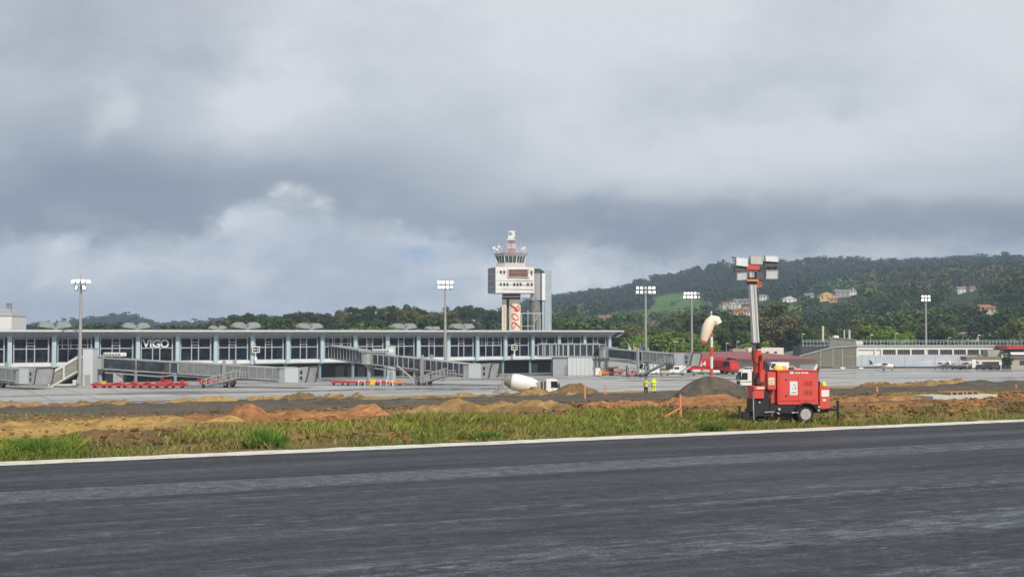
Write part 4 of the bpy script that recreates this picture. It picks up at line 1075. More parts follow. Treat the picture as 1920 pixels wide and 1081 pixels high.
# ---- boarding bridges. frame: x along the tunnel from the rotunda, y away from the camera, z up
def bridge(label, P0, P1, zf0, zf1, steps=None, glassy=.5, ac=True, pillar=True, carriage=.78, cabrz=0.0, cab=True, extra=None):
    P0 = Vector((P0[0], P0[1], 0)); P1 = Vector((P1[0], P1[1], 0)); d = P1 - P0; L = d.length; rz = math.atan2(d.y, d.x)
    e = thing('boarding_bridge', label, 'boarding bridge', (P0.x, P0.y, AZ_), rz, 'boarding bridges along the terminal')
    zf = lambda x: zf0 + (zf1 - zf0) * x / L
    Ht = 2.15
    # rotunda
    m = MB(); m.lathe([(1.9, zf0 - .25), (1.9, zf0 + .05)], n=10); m.lathe([(1.75, zf0 + .05), (1.75, zf0 + Ht)], n=10); m.lathe([(2.0, zf0 + Ht), (2.0, zf0 + Ht + .25)], n=10)
    m.build('rotunda', LGREY, e)
    if pillar: MB().tube((0, 0, 0), (0, 0, zf0 - .25), .42, n=16).lathe([(.9, 0), (.9, .15)], n=16).tube((0, 0, zf0 - 1.1), (0, 0, zf0 - .25), .42, 1.2, 14).build('pillar', LGREY, e)
    Lc = L - 3.2 if cab else L                                     # tunnels run up to the cab
    def tunnel(xa, xb, w, lift, kind, nm='tunnel'):
        za, zb = zf(xa) + lift, zf(xb) + lift; h = Ht + lift * .6; fr = MB()
        def slab(y0, y1, o0, o1):
            vs = [(xa, y0, za + o0), (xb, y0, zb + o0), (xb, y1, zb + o0), (xa, y1, za + o0), (xa, y0, za + o1), (xb, y0, zb + o1), (xb, y1, zb + o1), (xa, y1, za + o1)]
            fr.add(vs, [(0, 3, 2, 1), (4, 5, 6, 7), (0, 1, 5, 4), (1, 2, 6, 5), (2, 3, 7, 6), (3, 0, 4, 7)])
        slab(-w, w, -.26, 0.0); slab(-w, w, h - .22, h)
        n = max(3, int((xb - xa) / (1.25 if kind != 'panel' else 1.7)))
        post = []
        for i in range(n + 1):
            x = xa + (xb - xa) * i / n; zz = za + (zb - za) * i / n
            pw = .09 if kind != 'panel' else .05
            if i in (0, n): pw = .16
            if kind == 'panel' or kind == 'bars' or i in (0, n) or i % 6 == 0:
                for y in (-w - .02, w + .02): fr.b2(x - pw, x + pw, y - .05, y + .05, zz - .1, zz + h - .1)
        tn = fr.build(nm, LGREY, e)
        g = MB(); y = w - .06
        vs = [(xa, -y, za), (xb, -y, zb), (xb, y, zb), (xa, y, za), (xa, -y, za + h - .22), (xb, -y, zb + h - .22), (xb, y, zb + h - .22), (xa, y, za + h - .22)]
        g.add(vs, [(0, 1, 5, 4), (2, 3, 7, 6), (1, 2, 6, 5), (3, 0, 4, 7)])
        g.build('cladding' if kind == 'panel' else 'glazing', mat('bridge_panel', (.23, .24, .24), .5, var=.15, dirt_reflection=(.16, .16, .155), dscale=.6) if kind == 'panel' else mat('bridge_glass', (.045, .055, .065), .12, var=.6, scale=.35, dirt_reflection=(.16, .17, .17), dscale=.5), tn)
    a1, b1 = 1.6, Lc * glassy + .8
    tunnel(a1, b1 + .6, 1.35, 0, 'glass' if glassy > .35 else 'bars')
    tunnel(b1, Lc, 1.55, .06, 'panel' if glassy > .35 else 'bars')
    # lower drive beams and cable tray
    m = MB(); z0, z1 = zf(2.0) - .85, zf(Lc) - .7
    for y in (-1.2, 1.2): m.beam((2, y, z0), (b1 * .78, y, zf(b1 * .78) - .95), .16, .22); m.beam((b1 * .78, y, zf(b1 * .78) - .95), (b1 * .9, y, zf(b1 * .9) - .55), .16, .22); m.beam((b1 * .9, y, zf(b1 * .9) - .55), (Lc, y, zf(Lc) - .45), .16, .22)
    for k in range(7):
        x = 2.4 + (Lc - 3) * k / 6; m.beam((x, -1.2, zf(x) - .6), (x, -1.2, zf(x) - .32), .08)
    m.build('drive_beam', LGREY, e)
    # lift columns and wheel bogie
    xc = L * carriage; top = zf(xc)
    m = MB()
    for y in (-1.95, 1.95): m.b2(xc - .28, xc + .28, y - .22, y + .22, .75, top + Ht + .85)
    m.b2(xc - .35, xc + .35, -2.2, 2.2, .55, .95); m.build('lift_column', LGREY, e)
    for y in (-1.25, 1.25):
        t = MB(); t.lathe([(.25, -.22), (.48, -.22), (.52, -.12), (.52, .12), (.48, .22), (.25, .22)], (xc, y, .52), 20, 'Y')
        w = t.build('wheel', TYRE, e); MB().lathe([(.24, -.235), (.20, -.15)], (xc, y, .52), 14, 'Y').build('rim', WPAINT, w)
    # cab: turning drum, white panel, forward hood
    if cab:
        zc0 = zf(L) - .05; C = Matrix.Translation((Lc + .4, 0, zc0)) @ Matrix.Rotation(cabrz, 4, 'Z')
        m = MB(C); m.lathe([(2.0, -.3), (2.0, 0.0)], n=10); m.lathe([(1.85, 0), (1.85, 2.4)], n=10); m.lathe([(2.05, 2.4), (2.05, 2.58)], n=10); m.build('cab_drum', LGREY, e)
        m = MB(C); m.b2(.6, 3.6, -1.9, 1.9, -.25, 2.38); m.build('cab', mat('cab_pale', (.60, .64, .66), .45, var=.05), e)
        m = MB(C); m.prism([(3.6, -.3), (4.9, -.3), (5.6, 2.6), (3.6, 2.6)], -2.0, 2.0); hd = m.build('cab_hood', LGREY, e)
        m = MB(C); m.b2(3.95, 4.4, -2.04, -1.99, .3, .9); m.b2(3.95, 4.4, -2.04, -1.99, 1.3, 1.95); m.build('porthole', BLACK, hd)
        m = MB(C)
        for k in range(9):
            a = R(0 + 12 * k); 
        m.path([(4.9, -1.9, -.25), (5.2, -1.95, -.1), (5.85, -1.95, 2.45), (5.6, -1.7, 2.7), (5.6, 1.7, 2.7), (5.85, 1.95, 2.45), (5.2, 1.95, -.1), (4.9, 1.9, -.25)], .12, 8); m.build('bellows', DKGREY, e)
    if ac:
        m = MB(); x = 3.4
        m.b2(x - 2.2, x + 2.2, -.9, .9, zf(x) + Ht + .25, zf(x) + Ht + 1.05); un = m.build('roof_unit', WPAINT, e, bevel=.12)
        g = MB()
        for k in range(6): g.b2(x - 2.0 + k * .7, x - 1.6 + k * .7, -.93, -.89, zf(x) + Ht + .4, zf(x) + Ht + .85)
        g.b2(x - 2.0, x + 1.9, -.915, -.905, zf(x) + Ht + .55, zf(x) + Ht + .62)
        g.build('grille', GALVD, un)
    if steps:
        xs, xe, y, zt = steps                                       # from platform (xs, zt) down to ground at xe
        st = MB(); sgn = 1 if xe > xs else -1
        st.beam((xs, y - .55, zt - .15), (xe, y - .55, .15), .09, .28); st.beam((xs, y + .55, zt - .15), (xe, y + .55, .15), .09, .28)
        n = 12
        for k in range(n): t = (k + .5) / n; st.b2(xs + (xe - xs) * t - .13, xs + (xe - xs) * t + .13, y - .5, y + .5, zt * (1 - t) - .03, zt * (1 - t) + .03)
        pl = abs(1.9) * -sgn
        st.b2(min(xs, xs + pl), max(xs, xs + pl), y - .6, y + .9, zt - .16, zt - .02)
        sr = st.build('stairs', GALVD, e)
        rl = MB()
        for yy in (y - .6, y + .6):
            rl.beam((xs, yy, zt + 1.5), (xe, yy, 1.5), .11); rl.beam((xs, yy, zt + .75), (xe, yy, .8), .06); rl.beam((xs, yy, zt + .05), (xe, yy, .3), .12, .2)
            for k in range(8): t = k / 7; rl.beam((xs + (xe - xs) * t, yy, zt * (1 - t) + .05), (xs + (xe - xs) * t, yy, zt * (1 - t) + 1.5), .10)
            rl.beam((xs, yy, zt + 1.05), (xs + pl, yy, zt + 1.05), .08); rl.beam((xs, yy, zt + .5), (xs + pl, yy, zt + .5), .05)
            for k in range(1, 4): rl.beam((xs + pl * k / 3, yy, zt), (xs + pl * k / 3, yy, zt + 1.05), .07)
        rl.build('handrail', GALV, sr)
        MB().lathe([(.15, -.1), (.32, -.1), (.34, 0), (.32, .1), (.15, .1)], (xe - sgn * .5, y - .75, .34), 16, 'Y').build('wheel', TYRE, sr)
    return e
def XY(px, Y): p = on(px, Y, AZ_ + 4); return (p.x, p.y)
zA = AZ_
# long bridge (second from left)
br_b = bridge('longest boarding bridge, lowered, in front of the VIGO lettering with dark glass and grey panels', XY(188, 258), XY(562, 244), 3.55, 1.5, steps=(33.0, 25.4, -2.7, 2.0), glassy=.44, carriage=.66)
# middle bridge, from the rotunda at 690 to the cab at 925
br_c = bridge('middle boarding bridge whose cab hangs left of the white mixer truck', XY(692, 268), XY(905, 256), 4.25, 1.9, steps=(20.0, 13.6, -2.7, 2.0), glassy=.3, carriage=.52)
# right bridge
br_d = bridge('right boarding bridge with long stairs reaching the apron, beyond the terminal end', XY(1136, 316), XY(1287, 300), 4.65, 3.2, steps=(20.3, 12.6, -2.9, 3.6), glassy=.55, carriage=.47, ac=False)
# left bridge, cut by the frame
br_a = bridge('leftmost boarding bridge, cut by the left edge of the picture, stairs beside its grey cab', XY(-170, 262), XY(66, 240), 3.3, 1.35, steps=(17.4, 8.0, -2.8, 2.2), glassy=.5, carriage=.72)

# glazed fixed link from the facade to the rotunda of the middle bridge
def fixed_link(label, P0, P1, z0, z1, w=1.3, h=3.0, legs=()):
    h = min(h, 2.6); P0 = Vector((*P0, 0)); P1 = Vector((*P1, 0)); d = P1 - P0; L = d.length
    e = thing('walkway', label, 'walkway', (P0.x, P0.y, AZ_), math.atan2(d.y, d.x))
    fr = MB(); fr.beam((0, 0, z0 - .15), (L, 0, z1 - .15), 2 * w, .3); fr.beam((0, 0, z0 + h - .12), (L, 0, z1 + h - .12), 2 * w + .2, .26)
    n = int(L / 1.5)
    for i in range(n + 1):
        t = i / n
        for y in (-w, w): fr.b2(L * t - .10, L * t + .10, y - .06, y + .06, z0 + (z1 - z0) * t, z0 + (z1 - z0) * t + h - .2)
    f = fr.build('frame', LGREY, e)
    g = MB(); g.add([(0, -w + .08, z0), (L, -w + .08, z1), (L, -w + .08, z1 + h - .25), (0, -w + .08, z0 + h - .25), (0, w - .08, z0), (L, w - .08, z1), (L, w - .08, z1 + h - .25), (0, w - .08, z0 + h - .25)], [(0, 1, 2, 3), (7, 6, 5, 4), (0, 3, 7, 4)])
    g.build('glazing', GLASSG, e)
    for x in legs: MB().tube((x, 0, 0), (x, 0, z0 + (z1 - z0) * x / L - .3), .3).build('leg', LGREY, e)
fixed_link('glazed sloping walkway joining the facade to the middle boarding bridge', XY(626, 282), XY(684, 269), 5.2, 4.35)
fixed_link('short link between the facade and the long bridge, just right of the first mast', XY(160, 266), XY(186, 258.5), 3.4, 3.4, legs=())

# white lift box and closed ramp stair by the first mast
def lift_box(px0, px1, pyt, Y, label, depth=3.0):
    s = F / Y; b = on((px0 + px1) / 2, Y, AZ_); hz_ = (H + (YH - pyt) / s) - AZ_; w = (px1 - px0) / s
    e = thing('lift_housing', label, 'lift housing', b); MB().b2(-w / 2, w / 2, 0, depth, 0, hz_).build('panel_body', mat('cab_pale', (.60, .64, .66), .45), e)
    MB().b2(-w / 2 - .06, w / 2 + .06, -.06, depth + .06, hz_ + .002, hz_ + .14).build('cap', LGREY, e)
    MB().b2(-w * .28, w * .28, -.03, -.002, .1, 2.3).build('door', LGREY, e)
lift_box(154.5, 173.5, 654, 252, 'tall pale panelled lift box right beside the foot of the first light mast')
lift_box(726, 739.5, 648.5, 272, 'tall pale lift tower behind the middle bridge, right of its pillar')
lift_box(725, 740, 648.5, 261, 'pale square box standing up behind the roof of the middle bridge') if False else None
def ramp_stair():
    Y = 250.0; s = F / Y; b = on(90, Y, AZ_); x = lambda px: (px - 90) / s; z = lambda py: (H + (YH - py) / s) - AZ_
    e = thing('covered_stairs', 'covered ramp stairs with white rails climbing left of the first light mast', 'stairs', b)
    m = MB(); m.beam((x(90), 0, z(728)), (x(147), 0, z(694)), .2, .3); m.beam((x(90), 2, z(728)), (x(147), 2, z(694)), .2, .3); m.beam((x(92), 0, z(701)), (x(147), 0, z(668)), .25, .5)
    m.beam((x(92), 2, z(701)), (x(147), 2, z(668)), .25, .5); m.beam((x(91), 0, z(729)), (x(92), 0, z(701)), .22); m.beam((x(119.5), 0, z(712)), (x(119.5), 0, z(684)), .3); m.build('frame', mat('white_rail', (.66, .66, .62), .5), e)
    g = MB(); g.add([(x(92), .1, z(727)), (x(147), .1, z(694)), (x(147), .1, z(670)), (x(92), .1, z(702))], [(0, 1, 2, 3)]); g.add([(x(92), .14, z(727)), (x(147), .14, z(694)), (x(147), .14, z(670)), (x(92), .14, z(702))], [(3, 2, 1, 0)])
    g.build('side_glazing', mat('stair_panel', (.30, .29, .25), .35, var=.4, scale=.5), e)
    t = MB()
    for k in range(14): q = (k + .5) / 14; t.b2(x(91) + (x(147) - x(91)) * q - .25, x(91) + (x(147) - x(91)) * q + .25, .2, 1.8, z(728) + (z(694) - z(728)) * q, z(728) + (z(694) - z(728)) * q + .06)
    t.build('step', GALVD, e)
    MB().b2(x(100), x(152), .0, .4, .25, .55).b2(x(137), x(144), -.3, .3, .3, 1.4).build('base_box', mat('white_rail', (.66, .66, .62), .5), e)
ramp_stair()
def side_stairs():
    Y = 262.0; s = F / Y; b = on(775, Y, AZ_); x = lambda px: (px - 775) / s; z = lambda py: (H + (YH - py) / s) - AZ_
    e = thing('metal_stairs', 'straight metal stairs under the middle bridge coming down towards the right', 'stairs', b)
    m = MB(); m.beam((x(744), 0, z(684)), (x(776), 0, z(711)), .15, .3); m.beam((x(744), 1.2, z(684)), (x(776), 1.2, z(711)), .15, .3); m.build('stringer', GALV, e)
    t = MB()
    for k in range(12): q = (k + .5) / 12; t.b2(x(744) + (x(776) - x(744)) * q - .13, x(744) + (x(776) - x(744)) * q + .13, .08, 1.12, z(684) + (z(711) - z(684)) * q - .02, z(684) + (z(711) - z(684)) * q + .03)
    t.build('step', GALVD, e)
    p = MB()
    for px in (756, 776, 790): p.beam((x(px), -.1, 0), (x(px), -.1, z(684 if px < 780 else 694)), .14)
    p.beam((x(776), -.1, z(694)), (x(790), -.1, z(694)), .1); p.build('post', GALV, e)
    MB().b2(x(777), x(789), -.06, -.02, 0.1, z(696)).build('mesh_panel', mat('mesh_grey', (.22, .23, .23), .6), e)
side_stairs()

# ---- floodlight masts
LAMP = mat('lit_lamp', (1.0, .97, .95), .4, var=0, emit=2.6)
LAMPOFF = mat('lamp_glass_off', (.45, .46, .46), .2, var=0)
def mast(px, Y, label, rows, rot=0.0, ring=False):
    b = on(px, Y, AZ_); e = thing('light_mast', label, 'light mast', b, rot, 'floodlight masts around the apron'); Hm = 20.6
    m = MB(); m.tube((0, 0, 0), (0, 0, Hm), .40 if ring else .36, .20, 14); m.lathe([(.7, 0), (.7, .25)], n=12); m.b2(-.35, .35, -.55, -.35, .6, 2.0)
    m.build('pole', mat('mast_grey', (.36, .36, .34), .6, .1, var=.1, vstretch=.3), e)
    fr = MB(); heads = []
    if ring:
        for i in range(12):
            a = 2 * math.pi * i / 12; heads.append((1.65 * math.cos(a), 1.65 * math.sin(a), Hm - .1))
            fr.beam((0, 0, Hm - .3), (1.6 * math.cos(a), 1.6 * math.sin(a), Hm - .3), .08)
        heads += [(-.65, -.6, Hm - 1.35), (.75, -.6, Hm - 1.35)]; fr.b2(-1.15, 1.2, -.7, -.55, Hm - 1.95, Hm - 1.8); fr.beam((-1.1, -.6, Hm - 1.9), (-1.1, -.6, Hm - .6), .07); fr.beam((1.1, -.6, Hm - 1.9), (1.1, -.6, Hm - .6), .07)
    else:
        for r_, (n, wd) in enumerate(rows):
            z = Hm - .2 + r_ * 1.05
            fr.b2(-wd / 2 - .3, wd / 2 + .3, -.06, .06, z - .5, z - .38)
            for i in range(n): heads.append((-wd / 2 + wd * i / (n - 1), -.25, z))
        fr.b2(-.25, .25, -.2, .2, Hm - .8, Hm + .5)
    fr.build('head_frame', GALVD, e)
    for i, (x, y, z) in enumerate(heads):
        t = MB(); a = math.atan2(y, x) if ring else 0
        mm = Matrix.Translation((x, y, z)) @ Matrix.Rotation((a + R(90)) if ring else R(random.Random(i + px).uniform(-12, 12)), 4, 'Z') @ Matrix.Rotation(R(-18), 4, 'X')
        t.M = mm; t.box((0, .12, 0), (.62, .30, .66)); h = t.build('lamp', GALVD, e)
        l = MB(mm); l.b2(-.29, .29, -.06, -.035, -.31, .31)
        l.build('lens', LAMP if (ring or (i * 7 + int(px)) % 5 or px > 1700) else LAMPOFF, h)
    MB().tube((0, 0, Hm), (0, 0, Hm + (1.6 if not ring else 1.2)), .03, n=6).build('lightning_rod', GALVD, e)
mast(149.5, 249, 'leftmost light mast, with a glowing oval crown of lamps, at the long bridge', None, ring=True)
mast(834.5, 278, 'middle light mast, standing left of the control tower', ((4, 2.6), (4, 2.8)), .1)
mast(1211, 313, 'light mast behind the right boarding bridge, taller looking of the two near the wind sock', ((5, 4.1), (5, 4.0)), .05)
mast(1297.5, 358, 'light mast nearest to the left of the wind sock', ((5, 4.0), (5, 3.7)), -.05)
mast(1737, 389, 'light mast at the far right, standing in front of the hangar', ((3, 2.0), (3, 1.9)), 0)

# ---- hangar on the right
def hangar():
    Y = 378.0; s = F / Y; b = on(1700, Y, AZ_); x = lambda px: (px - 1700) / s; z = lambda py: (H + (YH - py) / s) - AZ_
    e = thing('hangar', 'long low hangar with olive gable doors, pale panels, dark clerestory windows and roof railing', 'hangar', b)
    OL = mat('olive_door', (.17, .165, .125), .6, var=.10, scale=.3, vstretch=.2); PAL = mat('pale_blue_panel', (.46, .50, .56), .5, var=.10, scale=.25, dirt_reflection=(.60, .62, .65), dscale=.15)
    CRM = mat('hangar_white', (.72, .71, .66), .7, var=.05); DK = mat('hangar_base', (.10, .085, .08), .8, var=.15)
    g = MB(); g.prism([(x(1500), 0), (x(1606.5), 0), (x(1606.5), z(648.5)), (x(1575), z(650)), (x(1561), z(651)), (x(1500), z(667))], 0, 30); g.build('gable_wall', OL, e)
    v = MB(); v.beam((x(1499), -.15, z(667)), (x(1561), -.15, z(650.5)), .35, .35); v.beam((x(1561), -.15, z(650.5)), (x(1607), -.15, z(648)), .35, .35); v.build('verge', LGREY, e)
    d = MB(); 
    for px in (1539, 1562, 1580, 1606): d.b2(x(px) - .09, x(px) + .09, -.14, -.003, .1, z(652) if px > 1550 else z(656))
    d.beam((x(1580), -.07, z(668)), (x(1604), -.07, z(668)), .1); d.beam((x(1500), -.07, z(684)), (x(1562), -.07, z(684)), .1); d.build('door_rib', GALV, e)
    MB().b2(x(1562), x(1606), -.4, -.003, 0.003, z(686.5)).build('door_sill', LGREY, e)
    x0, x1 = x(1607), x(1930)
    MB().b2(x0, x1, .3, 28, 0, z(650.5)).build('wall', CRM, e)
    MB().b2(x0, x1, -.1, .29, z(655), z(650)).build('parapet', CRM, e)
    MB().b2(x0, x1, -.35, 28, z(649.9), z(648)).build('roof_edge', LGREY, e)
    MB().b2(x0, x(1814), .0, .29, z(686.5), z(664.6)).build('panel_wall', PAL, e)
    MB().b2(x(1500), x1, -.03, -.5, .002, z(687.5) ).build('plinth', DK, e)
    pm = MB()
    for px in (1616, 1629, 1642, 1696, 1753): pm.b2(x(px) - .06, x(px) + .06, -.05, -.002, z(686), z(665))
    pm.build('panel_seam', LGREY, e)
    for px0, px1 in ((1655, 1680), (1682.5, 1707), (1709, 1734), (1741, 1760), (1762, 1786), (1788, 1811), (1814, 1836), (1838, 1857)):
        f = MB(); f.b2(x(px0), x(px1), .18, .297, z(664), z(655.2)); w = f.build('window', mat('hangar_glass', (.05, .035, .035), .25, var=.6, scale=.8), e)
        k = MB(); n = 6
        for i in range(n + 1): xx = x(px0) + (x(px1) - x(px0)) * i / n; k.b2(xx - .04, xx + .04, .12, .18, z(664), z(655.3))
        k.b2(x(px0), x(px1), .05, .17, z(664.8), z(663.8)); k.build('frame', mat('win_frame_brown', (.30, .26, .24), .6), w)
    pl = MB()
    for px in (1608, 1641.5, 1654, 1681.3, 1708, 1735, 1761, 1787, 1812.5, 1837): pl.b2(x(px) - .25, x(px) + .25, -.12, .17, z(665 if px > 1654 else 668), z(655.1))
    pl.build('pillar', CRM, e)
    # roof railing with glass bays
    rl = MB(); rb, rtp = z(648), z(637.5)
    for px in np.arange(1508, 1925, 6.6): 
        if 1556 < px < 1606: continue
        rl.b2(x(px) - .05, x(px) + .05, .8, .9, rb if px > 1600 else z(650), rtp)
    for q in (637.5, 640.2, 647): 
        rl.b2(x(1606), x(1925), .82, .88, z(q) - .05, z(q) + .05); rl.b2(x(1506), x(1556), .82, .88, z(q) - .05, z(q) + .05)
    rl.build('railing', mat('rail_pale', (.42, .48, .48), .5), e)
    MB().b2(x(1504), x(1556), 1.2, 12, z(667), z(649)).build('terrace_block', DKGREY, e)
    # roof cabin
    c = MB(); c.prism([(x(1556), z(650.5)), (x(1606), z(649)), (x(1606), z(637)), (x(1557), z(632.5))], .4, 9); cb = c.build('roof_cabin', mat('cabin_olive', (.22, .21, .18), .7), e)
    MB().beam((x(1555), .2, z(632)), (x(1607), .2, z(636.4)), .3, .18).build('cabin_roof', LGREY, cb)
    MB().b2(x(1567), x(1576), 1.5, 3.5, z(633), z(628.5)).build('cooler', WPAINT, e)
    st = MB(); 
    st.tube((x(1548.3), 3, z(640)), (x(1548.3), 3, z(611)), .34, n=10); st.build('flue', mat('flue_cream', (.66, .60, .40), .6), e)
    for px, q in ((1592, 618), (1601.5, 618)): MB().tube((x(px), 5, z(640)), (x(px), 5, z(q)), .22 if px < 1600 else .36, n=10).build('flue', mat('flue_grey', (.50, .50, .46), .6), e)
    MB().b2(x(1606), x(1622), 2, 5, z(647.9), z(639)).build('roof_unit', WPAINT, e)
    return e
hangar()
def lamp_post(px, Y, pyt, label, grp, double=False, zb=AZ_):
    b = on(px, Y, zb); h = at(px, pyt, Y).z - zb
    e = thing('lamp_post', label, 'lamp post', b, 0, grp)
    MB().tube((0, 0, 0), (0, 0, h), .09, .06, 8).build('pole', GALV, e)
    m = MB(); m.box((.0 if double else .35, 0, h + .05), (1.5 if double else .9, .3, .16)); m.build('lamp_head', WPAINT, e)
for px, Y, q, lb in ((1633, 400, 628, 'thin lamp post over the hangar roof left of the far right mast'), (1680, 402, 625, 'lamp post with a slanted head just left of the far right mast'), (1806, 402, 624, 'lamp post with a wide head over the right half of the hangar'),
                     (1835, 404, 628, 'thin post over the hangar roof near the right edge'), (1504.5, 400, 626, 'thin post at the left end of the hangar roof'), (1779, 404, 633, 'shortest thin post over the hangar roof right of the far right mast'),
                     (1266, 420, 641, 'small lamp post in front of the bright green hedge'), (1362, 400, 643.5, 'lamp post over the red roof right of the wind sock'), (1382, 380, 640, 'slim lamp post just left of the trailer mast')):
    lamp_post(px, Y, q, lb, None, double=px in (1806, 1266))

# ---- red roofed station left of the hangar
def station():
    Y = 352.0; s = F / Y; b = on(1400, Y, AZ_); x = lambda px: (px - 1400) / s; z = lambda py: (H + (YH - py) / s) - AZ_
    e = thing('station_building', 'cream station building with wide dull red hipped roof behind the lighting trailer', 'building', b)
    CW = mat('station_cream', (.58, .53, .44), .8, var=.08); RR = mat('dull_red_roof', (.28, .105, .105), .65, var=.10, scale=.5, dirt_reflection=(.28, .09, .09), dscale=.4)
    MB().b2(x(1385), x(1531), .6, 16, 0, z(671)).build('wall', CW, e)
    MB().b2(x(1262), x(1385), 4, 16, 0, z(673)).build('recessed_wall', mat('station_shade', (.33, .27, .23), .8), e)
    rf = MB(); ze, zr = z(671.5), z(661.5)
    pts = [(x(1240), -1.5, ze + .3), (x(1362), -1.5, ze + .3), (x(1376), -2.5, ze), (x(1537), -2.5, ze), (x(1537), 18, ze), (x(1240), 18, ze), (x(1240), 8, zr), (x(1400), 8, zr + .4), (x(1460), 8, zr - .25)]
    rf.add(pts, [(0, 1, 7, 6), (1, 2, 7), (2, 3, 8, 7), (3, 4, 8), (4, 5, 6, 7, 8), (0, 6, 5), (0, 5, 4, 3, 2, 1)])
    rf.build('roof', RR, e)
    MB().b2(x(1376), x(1537), -2.62, -2.5, z(673), z(670.6)).b2(x(1240), x(1362), -1.62, -1.5, z(672.6), z(669.6)).build('gutter', mat('gutter_dark_red', (.30, .09, .08), .5), e)
    MB().b2(x(1500), x(1533), .35, .6, z(696), z(682)).build('garage_door', WPAINT, e)
    for px0, px1 in ((1463, 1468), (1472, 1477), (1478, 1483), (1490, 1493)): 
        f = MB().b2(x(px0), x(px1), .5, .6 - .003, z(692), z(686)).build('window', mat('house_window', (.05, .05, .06), .3), e)
    u = MB().b2(x(1414), x(1482.5), 9, 15, zr - 3, z(652.3)); ub = u.build('upper_block', mat('station_pale', (.74, .68, .60), .8, var=.05), e)
    for px in (1435, 1451, 1467): MB().b2(x(px) - .4, x(px) + .4, 8.9, 8.99, z(662.5), z(659.5)).build('window', mat('house_window', (.05, .05, .06), .3), ub)
    MB().b2(x(1385), x(1413.9), 9.5, 15, zr - 3, z(654.5)).build('upper_block', mat('station_pink', (.45, .30, .28), .8), e)
station()
def right_building():
    Y = 370.0; s = F / Y; b = on(1900, Y, AZ_); x = lambda px: (px - 1900) / s; z = lambda py: (H + (YH - py) / s) - AZ_
    e = thing('club_building', 'small stone coloured building with bright red roof band at the right edge', 'building', b)
    MB().b2(x(1896), x(1960), 0, 8, 0, z(668)).build('wall', mat('club_wall', (.42, .38, .31), .8, var=.1), e)
    MB().b2(x(1886), x(1960), -1.0, 8, z(654), z(647.5)).build('roof', mat('club_red', (.45, .05, .05), .5, var=.08), e)
    MB().b2(x(1889), x(1960), .8, 7.9, z(667.9), z(654.1)).build('upper_glazing', mat('club_glass', (.06, .06, .06), .2), e)
    MB().b2(x(1893), x(1960), -.8, -.6, z(664.5), z(659.5)).build('balcony_panel', WPAINT, e)
    MB().b2(x(1912), x(1921), -.05, .0, z(684), z(675.5)).build('window', mat('house_window', (.05, .05, .06), .3), e)
    MB().b2(x(1889), x(1960), -.9, .7, z(669), z(667.95)).build('balcony_slab', CONC, e)
right_building()
def pergola():
    Y = 371.0; s = F / Y; b = on(1845, Y, AZ_); x = lambda px: (px - 1845) / s; z = lambda py: (H + (YH - py) / s) - AZ_
    e = thing('canopy', 'low brown shed roof with cream edge strip before the right part of the hangar', 'canopy', b)
    MB().b2(x(1812), x(1880), 0, 5, z(675.5), z(668)).build('roof', mat('shed_brown', (.20, .18, .16), .8, var=.2), e)
    MB().b2(x(1830), x(1884), -.6, -.35, z(677.5), z(674)).build('edge_strip', mat('cream_strip', (.72, .66, .45), .6), e)
    MB().b2(x(1855), x(1885), 1, 5, z(668) + .003, z(656)).build('upper_wall', CONC, e)
    for px in (1815, 1845, 1878): MB().b2(x(px) - .12, x(px) + .12, .2, .44, 0, z(675.6)).build('post', GALV, e)
pergola()
def service_wall():
    Y = 362.0; s = F / Y; b = on(1172, Y, AZ_); x = lambda px: (px - 1172) / s; z = lambda py: (H + (YH - py) / s) - AZ_
    e = thing('service_shed', 'grey ribbed metal shed seen under the right boarding bridge', 'shed', b)
    MB().b2(x(1140), x(1206), 0, 10, 0, z(674.5)).build('wall', mat('ribbed_grey', (.40, .42, .42), .5, var=.15, scale=1.2, vstretch=.05), e)
    MB().b2(x(1138), x(1208), -.4, 10.3, z(674.5) + .002, z(672.5)).build('roof', GALVD, e)
    p = MB()
    for px in np.arange(1144, 1206, 5.6): p.b2(x(px) - .08, x(px) + .08, -.1, -.002, 0, z(674.6))
    p.build('rib', GALV, e)
    MB().b2(x(1193), x(1198), -.12, -.01, 1.2, z(677)).build('doorway', DKGREY, e)
service_wall()

